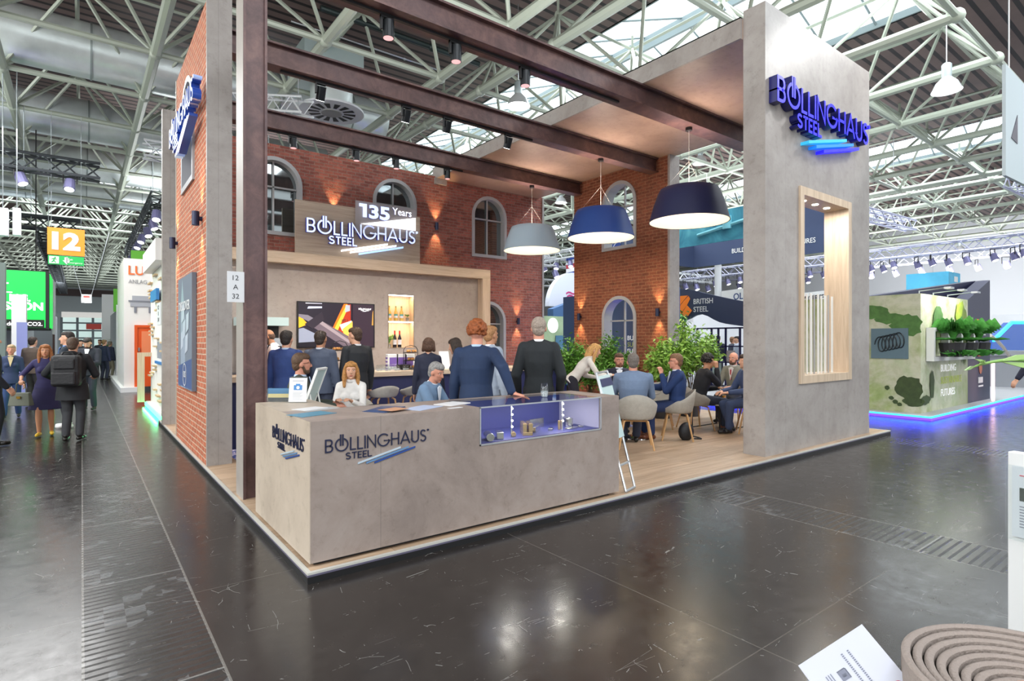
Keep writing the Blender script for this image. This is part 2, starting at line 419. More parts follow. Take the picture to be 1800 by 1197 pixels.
def slab(name, outline, holes, o, r, u, depth, mat, parent=None, kind=None, label=None):
    """plate with holes: front face in plane (o; r,u), thickness going back"""
    cu = bpy.data.curves.new('s', 'CURVE'); cu.dimensions = '2D'; cu.fill_mode = 'BOTH'; cu.extrude = depth / 2
    for pts in [outline] + list(holes):
        sp = cu.splines.new('POLY'); sp.points.add(len(pts) - 1); sp.use_cyclic_u = True
        for i, p in enumerate(pts): sp.points[i].co = (p[0], p[1], 0, 1)
    me = curve_mesh(cu); m = frame_matrix(o, r, u) @ Matrix.Translation((0, 0, -depth / 2)); me.transform(m)
    return obj_mesh(name, me, [mat], parent, kind, label)
def arch(x0, x1, z0, ztop, n=20):
    """outline of a round-headed opening"""
    c, rr = (x0 + x1) / 2, (x1 - x0) / 2; zs = ztop - rr
    return [(x0, z0), (x1, z0)] + [(c + rr * math.cos(PI * i / n), zs + rr * math.sin(PI * i / n)) for i in range(n + 1)]
XR, XL, YB, YF, ZU = (1, 0, 0), (-1, 0, 0), (0, 1, 0), (0, -1, 0), (0, 0, 1)
# planes seen from the camera: facing -y -> r=+x ; facing -x -> r=-y
# ================================================ HALL: floor, roof deck, space frame, far walls
fl = MB(); fl.poly([(-60, -14, 0), (75, -14, 0), (75, 106, 0), (-60, 106, 0)]); tag(fl.build('floor', HALLFLOOR), kind='structure')
def deck_mat():
    m, N, L, P = nt('corrugated_roof_deck'); tc = N.new('ShaderNodeTexCoord'); v = tc.outputs['Object']
    sp = N.new('ShaderNodeSeparateXYZ'); L.new(v, sp.inputs[0])
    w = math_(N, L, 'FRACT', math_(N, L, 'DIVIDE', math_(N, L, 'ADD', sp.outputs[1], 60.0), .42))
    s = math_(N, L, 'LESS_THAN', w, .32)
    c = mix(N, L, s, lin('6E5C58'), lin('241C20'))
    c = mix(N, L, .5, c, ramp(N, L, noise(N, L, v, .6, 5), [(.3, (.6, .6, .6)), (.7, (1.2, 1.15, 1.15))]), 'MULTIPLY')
    L.new(c, P.inputs['Base Color']); P.inputs['Roughness'].default_value = .6
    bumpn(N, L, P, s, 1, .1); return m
DECK = deck_mat()
SKY = M('skylight_glazing', 'DCEAF2', .3, emis=1.7, ecol=(.88, .96, 1))
ZD = 11.75
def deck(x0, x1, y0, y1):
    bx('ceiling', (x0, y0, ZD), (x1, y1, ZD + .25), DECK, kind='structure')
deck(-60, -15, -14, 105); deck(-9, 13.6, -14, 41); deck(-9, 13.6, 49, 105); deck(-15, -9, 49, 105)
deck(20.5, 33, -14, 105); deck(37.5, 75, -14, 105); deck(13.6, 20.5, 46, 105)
def skylight(x0, x1, y0, y1, n=1):
    t = thing('window_%d' % n, None, None, ((x0 + x1) / 2, (y0 + y1) / 2, ZD + .5), kind='structure')
    g = MB(); xm = (x0 + x1) / 2
    alongy = (y1 - y0) > (x1 - x0)
    if alongy: g.poly([(x0, y0, ZD + .2), (xm, y0, ZD + 1.5), (xm, y1, ZD + 1.5), (x0, y1, ZD + .2)]); g.poly([(xm, y0, ZD + 1.5), (x1, y0, ZD + .2), (x1, y1, ZD + .2), (xm, y1, ZD + 1.5)])
    else:
        ym = (y0 + y1) / 2
        g.poly([(x0, y0, ZD + .2), (x1, y0, ZD + .2), (x1, ym, ZD + 1.2), (x0, ym, ZD + 1.2)]); g.poly([(x0, ym, ZD + 1.2), (x1, ym, ZD + 1.2), (x1, y1, ZD + .2), (x0, y1, ZD + .2)])
    g.build('glazing', SKY, t)
    b = MB()
    if alongy:
        y = y0
        while y <= y1:
            b.frust((x0, y, ZD + .1), (xm, y, ZD + 1.4), .04, n=4); b.frust((xm, y, ZD + 1.4), (x1, y, ZD + .1), .04, n=4); y += 1.65
        for x in (x0, xm, x1): b.box((x - .06, y0, ZD + (.9 if x == xm else 0)), (x + .06, y1, ZD + (1.4 if x == xm else .25)))
    else:
        x = x0
        while x <= x1:
            b.frust((x, y0, ZD + .1), (x, (y0 + y1) / 2, ZD + 1.1), .04, n=4); b.frust((x, (y0 + y1) / 2, ZD + 1.1), (x, y1, ZD + .1), .04, n=4); x += 1.65
    b.build('glazing_bar', M('glazing_bar', '8A979A', .5), t)
skylight(13.6, 20.5, -14, 46, 1); skylight(33, 37.5, -14, 105, 2); skylight(-15, -9, -14, 49, 3); skylight(-9, 13.6, 41, 49, 4)

ZB, ZT = 9.2, 11.3
XS = [-25, -21.7, -18.4, -15.1, -11.7, -8.4, -5.05, -1.75, 1.55, 4.9, 8.2]
XS2 = [9.6, 12.9, 16.2, 19.5, 22.8, 26.1, 29.4, 32.7]
XS3 = [34.1, 37.4, 40.7, 44, 47.3, 50.6, 54]
YS = [14.2 + 3.33 * j for j in range(-3, 27)]
YSN = YS
def spaceframe(xs, ys, name):
    f = MB(); sx = xs[1] - xs[0]; sy = ys[1] - ys[0]
    for i, x in enumerate(xs):
        for j, y in enumerate(ys):
            d = math.hypot(x, y)
            n = 8 if d < 30 else 4
            near = d < 42
            if i < len(xs) - 1: f.frust((x, y, ZB), (xs[i + 1], y, ZB), .08, n=n, caps=False)
            if j < len(ys) - 1: f.frust((x, y, ZB), (x, ys[j + 1], ZB), .13 if d < 40 else .1, n=n, caps=False)
            if near: f.ball((x, y, ZB), .17, n=10, m=6)
            if i < len(xs) - 1 and j < len(ys) - 1:
                t = (x + sx / 2, y + sy / 2, ZT)
                for a in (0, 1):
                    for b in (0, 1): f.frust((xs[i + a], ys[j + b], ZB), t, .053, n=6 if d < 25 else 4, caps=False)
                if i < len(xs) - 2: f.frust(t, (t[0] + sx, t[1], ZT), .055, n=4, caps=False)
                if j < len(ys) - 2: f.frust(t, (t[0], t[1] + sy, ZT), .055, n=4, caps=False)
                if near: f.ball(t, .13, n=6, m=4); f.frust(t, (t[0], t[1], ZD), .05, n=4, caps=False)
    tag(f.build(name, TRUSSM, smooth='auto', recalc=False), kind='structure')
spaceframe(XS, YS, 'ceiling'); spaceframe(XS2, YS, 'ceiling'); spaceframe(XS3, YS, 'ceiling')

# hall columns between the bays and end walls
def hall_column(x, y, label):
    t = thing('hall_column', label, 'column', (x, y, 0))
    for dx in (-.35, .35):
        for dy in (-.35, .35): MB().frust((x + dx, y + dy, 0), (x + dx, y + dy, ZB), .09, n=8).build('post', TRUSSM, t)
    b = MB()
    for k in range(9):
        z = .5 + k
        for (a, c) in (((-.35, -.35), (.35, -.35)), ((.35, -.35), (.35, .35)), ((.35, .35), (-.35, .35)), ((-.35, .35), (-.35, -.35))):
            b.frust((x + a[0], y + a[1], z), (x + c[0], y + c[1], z + .8), .03, n=4)
    b.build('bracing', TRUSSM, t)
ENDW = M('hall_end_wall', 'AEB9BC', .6)
DARKB = M('dark_fascia', '4A3A38', .6)
def wall_end():
    YE = 104
    a, b = ony(108, 600, YE).x, ony(190, 600, YE).x
    bx('wall_back', (-45, YE, 5.8), (75, YE + .3, ZD), ENDW, kind='structure')
    bx('wall_back', (-45, YE, 0), (a, YE + .3, 5.8), ENDW, kind='structure')
    bx('wall_back', (b, YE, 0), (75, YE + .3, 5.8), ENDW, kind='structure')
    bx('trim_1', (-45, YE - .5, 8.1), (40, YE - .05, 9.1), DARKB, kind='structure')
    bx('wall_right', (60, -14, 0), (60.3, YE, ZD), M('white_hall_wall', 'D5D9DE', .6), kind='structure')
    bx('wall_left', (-45.3, -14, 0), (-45, YE, ZD), ENDW, kind='structure')
    d = thing('door_1', None, None, ((a + b) / 2, YE, 0), kind='structure')
    MB().box((a, YE, 5.0), (b, YE + .1, 5.8)).build('fascia', M('white_fascia', 'F2F0EA', .5, emis=.3), d)
    f = MB()
    for k in range(4): x = a + (b - a) * k / 3; f.box((x - .15, YE - .05, 0), (x + .15, YE + .05, 5.0))
    for z in (1.9, 3.0, 4.1): f.box((a, YE - .04, z), (b, YE + .04, z + .22))
    f.build('door_frame', M('door_frame', '6E7B80', .5), d)
    MB().box((a, YE + .1, 0), (b, YE + .12, 5.0)).build('glass', M('bright_entrance_glass', 'A9C4BC', .2, emis=.5, ecol='C4DCD8'), d)
    MB().box((a + (b - a) * .52, YE - .1, 3.3), (a + (b - a) * .85, YE - .06, 4.1)).build('red_banner', M('red_banner', 'D8432F', .5), d)
wall_end()

# silver air ducts crossing the hall
DUCTM = M('spiral_duct_metal', 'DFE8E8', .3, .45, vary=.1, vscale=1.5)
for y, z, rr, lab in ((20.9, 10.2, .78, 'nearest big silver air duct crossing the hall under the roof'), (27.6, 10.2, .78, 'second big silver air duct crossing above the aisle'), (34.3, 10.2, .78, 'third big silver air duct crossing above the aisle'), (40, 10.0, .7, 'farthest big silver air duct crossing the hall before the bright roof glazing')):
    t = thing('air_duct', lab, 'duct', (-8, y, z), group=None)
    MB().frust((-32, y, z), (9.4, y, z), rr, n=40).build('duct_pipe', DUCTM, t, smooth='auto')
    x = -31
    while x < 9.4: MB().frust((x, y, z), (x + .05, y, z), rr + .02, n=40).build('duct_joint', M('duct_joint', 'A6B2B2', .4, .6), t, smooth='auto'); x += 2.6
# round swirl diffuser below a square plenum
c = atd(583, 196, 17.2)
t = thing('swirl_diffuser', 'round silver air diffuser with slotted white face above the brick wall', 'air diffuser', c)
MB().lathe([(.62, 0), (.62, 1.0)], c, 36).build('drum', DUCTM, t, smooth='auto')
MB().lathe([(.95, -.04), (.95, .02), (.6, .04)], c, 36).build('face_ring', WHITEM, t, smooth='auto')
b = MB()
for i in range(14):
    a0 = 2 * PI * i / 14; a1 = a0 + .26
    b.mat(BLACK).poly([c + Vector((r_ * math.cos(a), r_ * math.sin(a), -.045)) for r_, a in ((.36, a0), (.7, a0), (.7, a1), (.36, a1))])
b.build('slot', BLACK, t)
MB().lathe([(.3, -.07), (.3, -.02)], c, 24).build('hub', M('diffuser_hub', '8E8E8C', .5), t)
bx('plenum', c + Vector((-.9, -.3, 1.0)), c + Vector((.9, 1.4, 1.9)), M('plenum', 'AFC0BF', .45, .3), t)

# pendant hall floodlights
LAMPON = M('hall_lamp_glow', 'FFFFFF', .4, emis=9, ecol=(1, 1, 1))
def hall_lamp(u, v, d, label, k=1):
    p = atd(u, v, d)
    t = thing('pendant_floodlight', label, 'ceiling lamp', p)
    s = k
    MB().lathe([(.36 * s, -.16 * s), (.33 * s, -.1 * s), (.26 * s, .06 * s), (.13 * s, .2 * s), (.11 * s, .22 * s)], p, 24, False).build('reflector', M('lamp_reflector', 'D5D8DA', .25, .5), t, smooth='auto')
    MB().lathe([(.11 * s, .2 * s), (.12 * s, .26 * s), (.12 * s, .56 * s), (.08 * s, .6 * s)], p, 18).build('housing', M('lamp_housing', 'A5B0B2', .4, .4), t, smooth='auto')
    MB().lathe([(.3 * s, -.13 * s), (.25 * s, -.08 * s)], p, 24).build('bulb_glow', LAMPON, t)
    MB().frust(p + Vector((0, 0, .58 * s)), (p.x, p.y, ZD), .012, n=5).build('wire', ALU, t)
for a in ((1664, 150, 15.5, 'large hall floodlight hanging right of the tall blue-lettered pylon'), (911, 178, 17, 'hall floodlight hanging just behind the topmost rusty beam'),
          (1231, 282, 27, 'hall floodlight seen between the pylon and the brown brick wall'), (986, 352, 33, 'hall floodlight seen through the gap between the two brick walls'),
          (1670, 226, 38, 'distant hall floodlight below the big one at right'), (1535, 365, 36, 'hall floodlight just right of the pylon edge under the roof trusses'), (1536, 388, 44, 'lower hall floodlight just right of the pylon edge'),
          (1687, 437, 42, 'farthest hall floodlight above the row of stage spotlights')):
    hall_lamp(*a)
# strip lights under the deck
for u, v, d, lab in ((965, 52, 18.5, 'white fluorescent batten above the topmost rusty beam'), (1541, 112, 24, 'upper white fluorescent batten right of the pylon'), (1572, 138, 25, 'lower white fluorescent batten right of the pylon')):
    p = atd(u, v, d)
    t = thing('strip_light', lab, 'ceiling lamp', p)
    bx('housing', p + Vector((-.09, -.9, 0)), p + Vector((.09, .9, .12)), WHITEM, t)
    bx('tube', p + Vector((-.05, -.85, -.04)), p + Vector((.05, .85, 0)), M('tube_glow', 'FFFFFF', emis=2.5), t)
    for dy in (-.7, .7): MB().frust(p + Vector((0, dy, .12)), (p.x, p.y + dy, ZD), .01, n=4).build('rod', ALU, t)
# sprinkler pipes
for u, v, d, r_, lab, m_ in ((700, 62, 17.5, .085, 'dark sprinkler pipe above the second rusty beam', M('dark_pipe', '35403F', .35, .5)), (650, 83, 17.8, .03, 'thin silver pipe beside the dark sprinkler pipe', ALU)):
    p = atd(u, v, d)
    o = MB().frust(p + Vector((-2.4, 0, 0)), p + Vector((3, 0, 0)), r_, n=12).ball(p + Vector((1.2, 0, 0)), r_ * 1.7).build('sprinkler_pipe', m_, smooth='auto')
    tag(o, lab, 'pipe')

# lighting trusses
def truss(name, p0, p1, size, label, mat=WHITEM, rc=.03, step=None, group=None):
    p0, p1 = Vector(p0), Vector(p1); d = (p1 - p0).normalized(); up = Vector((0, 0, 1)); si = d.cross(up).normalized()
    t = thing(name, label, 'truss', (p0 + p1) / 2, group=group); h = size / 2; step = step or size
    cs = [si * h + up * h, -si * h + up * h, -si * h - up * h, si * h - up * h]
    f = MB()
    for c_ in cs: f.frust(p0 + c_, p1 + c_, rc, n=6)
    f.build('chord', mat, t)
    z = MB(); L_ = (p1 - p0).length; n = max(2, int(L_ / step))
    for k in range(4):
        a, b = cs[k], cs[(k + 1) % 4]
        for i in range(n):
            q0 = p0 + d * (L_ * i / n); q1 = p0 + d * (L_ * (i + 1) / n)
            z.frust(q0 + (a if i % 2 else b), q1 + (b if i % 2 else a), rc * .5, n=4, caps=False)
    z.build('lacing', mat, t)
    w = MB()
    for q in (.12, .88):
        pp = p0.lerp(p1, q); w.frust(pp, (pp.x, pp.y, ZB), .012, n=4)
    w.build('hanging_wire', ALU, t)
    return t
truss('lighting_truss', atd(420, 180, 17), atd(540, 188, 15.5), .42, 'white box truss end above the brick wall beside the round diffuser')
truss('lighting_truss', (36, 2, 6.5), (36, 26, 6.5), .55, 'long box truss with rows of spotlights at far right', M('truss_blue', 'B9BBD3', .4, .3), .05)
truss('lighting_truss', (30, 6, 8.2), (44, 5.5, 8.2), .5, 'short box truss high at the right below the dark deck', M('truss_blue', 'B9BBD3'), .05)
truss('lighting_truss', (26, 12, 7.9), (36, 11.4, 7.9), .5, 'box truss just right of the pylon edge', M('truss_blue', 'B9BBD3'), .05)
truss('lighting_truss', (46, 2, 7.3), (46, 40, 7.3), .6, 'farther box truss behind the right spotlight row', M('truss_blue', 'B9BBD3'), .05)
truss('lighting_truss', (24, 16, 7.0), (24, 40, 7.0), .5, 'box truss above the navy banner between pylon and brown wall', WHITEM, .05)
truss('lighting_truss', (18, 27, 6.6), (42, 27, 6.6), .5, 'box truss crossing behind the hanging navy banner', WHITEM, .05)
truss('lighting_truss', (16, 34, 6.2), (48, 34, 6.2), .5, 'box truss far behind the hanging navy banner', WHITEM, .05)
truss('lighting_truss', (-16, 24, 7.4), (0.5, 24, 7.4), .5, 'dark box truss above the green screen', M('dark_truss', '4A4E52', .5, .3), .05)
truss('lighting_truss', (-14, 31, 6.6), (0, 31, 6.6), .5, 'second dark box truss above the green screen', M('dark_truss', '4A4E52'), .05)
truss('lighting_truss', (-1.1, 27, 5.5), (-1.1, 56, 5.5), .4, 'dark truss running deep above the left edge of the aisle', M('dark_truss', '4A4E52'), .05)
truss('lighting_truss', (1.6, 22, 7.9), (6, 22, 7.9), .5, 'silver box truss right above the orange sign', WHITEM, .04)
truss('lighting_truss', (2.2, 24, 6.8), (2.2, 40, 6.8), .4, 'truss running deep above the white booths', M('dark_truss', '4A4E52'), .04)

# stage spotlights on those trusses
def spot_proto():
    t = thing('stage_spotlight', 'small stage spotlight hanging from a far lighting truss', 'spotlight')
    MB().frust((0, 0, 0), (0, -.12, -.3), .13, .15, 12).build('barrel', M('lilac_grey_metal', '7A78A0', .4, .3), t, world=False)
    MB().frust((0, -.12, -.3), (0, -.125, -.31), .12, .12, 12).build('lens', M('spot_lens', 'FFFFFF', emis=3), t, world=False)
    y = MB(); y.tube([(-.17, 0, -.1), (-.17, 0, .22), (.17, 0, .22), (.17, 0, -.1)], .02, 5); y.build('yoke', BLACK, t, world=False)
    return t
SP = spot_proto(); first = True
def spotl(p, lab, grp, rz=0, k=1):
    global first
    o = SP if first else copy_tree(SP); first = False
    o.location = p; o.rotation_euler = (0, 0, rz); o.scale = (k, k, k); o['label'] = lab; o['group'] = grp
for i in range(27):
    y = 2.5 + i * .8 + random.uniform(-.25, .25)
    spotl((36 + random.uniform(-.3, .3), y, 5.95 + random.uniform(-.1, .05)), 'stage spotlight hanging from the long far right truss', 'spotlights along the far right truss', random.uniform(-1, 1), 1.1)
for i in range(16):
    spotl((46 + random.uniform(-.3, .3), 5 + i * 1.5, 6.6), 'stage spotlight on the farther truss at right', 'spotlights on the farther right truss', random.uniform(-1, 1), 1.3)
for i in range(16):
    spotl((24 + random.uniform(-.2, .2), 16.5 + i * 1.3, 6.55), 'stage spotlight on the truss above the navy banner', 'spotlights above the navy banner', random.uniform(-1, 1), 1.2)
for j, (yy, zz) in enumerate(((27, 6.1), (34, 5.7))):
    for i in range(15):
        spotl((19.4 + i * 1.5, yy, zz), ('stage spotlight on the truss crossing behind the navy banner', 'stage spotlight on the farthest truss behind the navy banner')[j], ('spotlights on the crossing truss', 'spotlights on the farthest crossing truss')[j], random.uniform(-1, 1), 1.4)
for i in range(10):
    spotl((-12 + i * 1.3, 24, 7.0), 'stage spotlight on the dark truss above the green screen', 'spotlights above the green screen', random.uniform(-1, 1), 1.1)
for i in range(8):
    spotl((2.2, 24.5 + i * 2, 6.4), 'stage spotlight on the truss above the white booths', 'spotlights above the white booths', random.uniform(-1, 1), 1.1)
# ================================================ logo lettering drawn as strokes
def arcp(cx, cy, rx, ry, a0, a1, n=14):
    return [(cx + rx * math.cos(R(a0 + (a1 - a0) * i / n)), cy + ry * math.sin(R(a0 + (a1 - a0) * i / n))) for i in range(n + 1)]
h_ = .05
GL = {
 'B': (.62, [[(.3, .5), (h_, .5), (h_, 1 - h_), (.3, 1 - h_)] + arcp(.33, .725, .19, .225, 90, -90, 8), [(h_, .5), (h_, h_), (.32, h_)] + arcp(.33, .275, .23, .225, -90, 90, 8)]),
 'O': (1.06, [arcp(.53, .5, .47, .47, 68, -248, 30)]),
 'L': (.46, [[(h_, 1), (h_, h_), (.46, h_)]]),
 'I': (.1, [[(h_, 1), (h_, 0)]]),
 'N': (.74, [[(h_, 0), (h_, .96), (.69, .04), (.69, 1)]]),
 'G': (1.04, [arcp(.52, .5, .47, .47, 42, 354, 28) + [(.99, .45), (.55, .45)]]),
 'H': (.7, [[(h_, 0), (h_, 1)], [(.65, 0), (.65, 1)], [(h_, .5), (.65, .5)]]),
 'A': (.86, [[(.03, 0), (.43, .97), (.83, 0)], [(.16, .3), (.7, .3)]]),
 'U': (.68, [[(h_, 1), (h_, .33)] + arcp(.34, .33, .29, .28, 180, 360, 12) + [(.63, 1)]]),
 'S': (.56, [arcp(.28, .74, .2, .21, 25, 270, 12) + arcp(.28, .27, .23, .22, 90, -155, 14)]),
 'T': (.5, [[(0, .95), (.5, .95)], [(.25, .95), (.25, 0)]]),
 'E': (.42, [[(.42, .95), (h_, .95), (h_, .05), (.42, .05)], [(h_, .5), (.38, .5)]]),
}
def stroke(mb, pts, w, T, depth):
    """ribbon along a 2D centreline, extruded; T maps (x,y) to world, returns front point; nrm towards viewer"""
    n = len(pts); P2 = [Vector(p) for p in pts]; offs = []
    for i in range(n):
        a = (P2[i] - P2[i - 1]).normalized() if i else None; b = (P2[i + 1] - P2[i]).normalized() if i < n - 1 else None
        t = (a + b).normalized() if (a and b) else (a or b); nn = Vector((-t.y, t.x)); k = 1
        if a and b:
            c = nn.dot(Vector((-a.y, a.x))); k = 1 / max(c, .45)
        offs.append(nn * (w / 2 * k))
    F = []; B = []
    for i in range(n):
        for sgn in (1, -1):
            q = P2[i] + offs[i] * sgn; F.append(mb.bm.verts.new(T(q.x, q.y, 0))); B.append(mb.bm.verts.new(T(q.x, q.y, -depth)))
    m0 = mb.mats.index(mb.face_m); m1 = mb.mats.index(mb.side_m)
    for i in range(n - 1):
        a, b, c, d = 2 * i, 2 * i + 1, 2 * i + 3, 2 * i + 2
        mb.mi = m0; mb.face([F[a], F[b], F[c], F[d]])
        mb.mi = m1; mb.face([B[d], B[c], B[b], B[a]]); mb.face([F[a], F[d], B[d], B[a]]); mb.face([F[b], B[b], B[c], F[c]])
    mb.mi = m1; mb.face([F[0], B[0], B[1], F[1]]); mb.face([F[-2], F[-1], B[-1], B[-2]])
def word(mb, s, x0, y0, hgt, W_, wt, T, depth):
    ws = [GL[c][0] for c in s]; gap = .115
    tot = sum(ws) + gap * (len(s) - 1); kx = W_ / (tot * hgt); x = x0
    for c, w_ in zip(s, ws):
        for st in GL[c][1]: stroke(mb, [(x + p[0] * hgt * kx, y0 + p[1] * hgt) for p in st], wt * hgt, T, depth)
        if c == 'O':
            for dx in (-.09, .09):
                xx = x + (.53 + dx) * hgt * kx; stroke(mb, [(xx, y0 + .42 * hgt), (xx, y0 + 1.28 * hgt)], wt * hgt, T, depth)
        x += (w_ + gap) * hgt * kx
def logo(o, r, u, W_, face, side, depth, parent, bars, off=0, wt=.1, small=.5):
    o, r, u = Vector(o), Vector(r), Vector(u); n = r.cross(u); H_ = W_ / 8.5
    T = lambda x, y, z: o + r * x + u * y + n * (z + off + depth)
    def mk(): m = MB(); m.mats = [face, side]; m.face_m = face; m.side_m = side; return m
    m = mk(); word(m, 'BOLLINGHAUS', 0, 0, H_, W_, wt, T, depth); m.build('lettering', None, parent, recalc=False)
    m = mk(); word(m, 'STEEL', W_ * .185, -H_ * .66, H_ * small, W_ * .25, wt * 1.55, T, depth); m.build('small_lettering', None, parent, recalc=False)
    m = mk(); m.mi = 0
    c = T(W_ + H_ * .17, H_ * .93, 0); m.frust(c, c - n * depth, H_ * .09, n=12); m.build('dot', None, parent, recalc=False)
    for (x0, y0, x1, y1), bm_ in zip(((.30, -1.1, .725, -.27), (.38, -1.16, .81, -.32), (.46, -1.22, .88, -.38)), bars):
        m = MB(); m.mat(bm_)
        A = [(x0 * W_, y0 * H_), (x0 * W_ + .02 * W_, y0 * H_ - .02 * H_ + .0), (x1 * W_, y1 * H_), (x1 * W_ - .02 * W_, y1 * H_ + .06 * H_)]
        A = [(x0 * W_, (y0 - .05) * H_), (x1 * W_, (y1 - .05) * H_), (x1 * W_, (y1 + .08) * H_), (x0 * W_, (y0 + .08) * H_)]
        m.prism(A, T(0, 0, 0), r, u, depth).build('stripe_bar', None, parent)

# ================================================ BOOTH
PZ = .0715
X0, X1, Y0, Y1 = 1.215, 11.29, 3.88, 13.2
pf = MB(); pf.mat(FLOORWOOD).box((X0 + .03, Y0 + .03, 0), (X1 - .03, Y1, PZ)); tag(pf.build('floor'), kind='structure')
KERB = M('white_edge_profile', 'B9B8B1', .45); KERBB = M('black_kerb', '141416', .45); KERBG = M('grey_lilac_edge', '5A566A', .4)
k = MB()
for a, b in (((X0, Y0), (X1, Y0 + .03)), ((X0, Y0 + .03), (X0 + .03, Y1)), ((X1 - .03, Y0 + .03), (X1, Y1))):
    k.mat(KERB).box((a[0], a[1], PZ - .012), (b[0], b[1], PZ + .003))
    k.mat(KERBG).box((a[0], a[1], PZ - .026), (b[0], b[1], PZ - .012))
    k.mat(KERBB).box((a[0], a[1], 0), (b[0], b[1], PZ - .026))
tag(k.build('trim_2'), kind='structure')

# ---- counter with lit vitrine
CT = 1.085; CX0, CX1, CY = 1.262, 4.395, 3.965
t = thing('reception_counter', 'L-shaped concrete-look reception counter with dark blue lettering and lit display case', 'counter', (2.8, 4.3, PZ))
VX0, VX1, VZ = 2.683, 4.121, .772; DY = .72
c = MB(); c.mat(CONC)
c.box((CX0, CY, PZ + .03), (VX0, CY + DY, CT)); c.box((VX1, CY, PZ + .03), (CX1, CY + DY, CT)); c.box((VX0, CY, PZ + .03), (VX1, CY + DY, VZ))
c.box((VX0, CY + DY - .1, VZ), (VX1, CY + DY, CT))
c.mat(CONC_LIT).box((CX0, CY + DY, PZ + .03), (1.742, 5.497, CT))
c.mat(CONC_LIT).box((CX0 - .005, CY + .001, PZ + .03), (CX0 + .001, 5.497, CT))
c.mat(BLACK).box((CX0 + .04, CY + .05, PZ), (CX1 - .1, CY + DY - .05, PZ + .03)); c.box((CX0 + .04, CY + DY - .06, PZ), (1.7, 5.45, PZ + .03))
c.build('body', None, t)
NAVYV = M('navy_velvet', '2E3270', .55)
v = MB(); v.mat(NAVYV).box((VX0 + .004, CY + .01, VZ), (VX1 - .004, CY + DY - .12, VZ + .006)); v.box((VX0 + .004, CY + DY - .125, VZ), (VX1 - .004, CY + DY - .1, CT - .02))
v.mat(M('lilac_case_side', '8C8AA6', .4)).box((VX0 + .002, CY + .01, VZ), (VX0 + .012, CY + DY - .12, CT - .01)); v.box((VX1 - .012, CY + .01, VZ), (VX1 - .002, CY + DY - .12, CT - .01))
v.build('case_lining', None, t)
g = MB(); g.poly([(VX0, CY - .002, VZ), (VX1, CY - .002, VZ), (VX1, CY - .002, CT), (VX0, CY - .002, CT)]); g.poly([(VX0, CY, CT + .001), (VX1, CY, CT + .001), (VX1, CY + DY - .1, CT + .001), (VX0, CY + DY - .1, CT + .001)])
g.build('case_glass', TGLASS, t)
e = MB()
for a, b in (((VX0 - .012, CY - .006, VZ - .012), (VX0, CY, CT)), ((VX1, CY - .006, VZ - .012), (VX1 + .012, CY, CT)), ((VX0 - .012, CY - .006, VZ - .012), (VX1 + .012, CY, VZ)), ((VX0 - .012, CY - .006, CT - .008), (VX1 + .012, CY + .004, CT + .004))):
    e.box(a, b)
e.build('case_edge', ALU, t)
LEDW = M('white_led', 'FFFFFF', emis=14, ecol=(1, .96, .9))
for x in (3.1, 3.72):
    lb = MB().frust((x, CY + .12, VZ), (x, CY + .12, CT - .02), .006, n=8).build('led_stem', ALU, t)
    d = MB()
    for q in range(4): d.ball((x, CY + .108, CT - .05 - q * .055), .009, n=8, m=6)
    d.build('led_dots', LEDW, t)
    area('vitrine_light', (x, CY + .14, CT - .03), .12, 2.2, color=(1, .93, .82))
area('vitrine_light', ((VX0 + VX1) / 2, CY + .3, CT - .02), 1.0, 1.2, color=(.8, .82, 1), sy=.1)
DKB = M('dark_blue_letter', '1B2140', .35)
BARL = [M('pale_blue_bar', 'C5D6E2', .3, .3), M('mid_blue_bar', '6B93BE', .3, .3), M('deep_blue_bar', '2C4E96', .3, .2)]
logo((1.362, CY, .858), XR, ZU, .8, DKB, DKB, .008, t, BARL)
logo((CX0 - .005, 4.905, .855), YF, ZU, .81, DKB, DKB, .008, t, BARL)

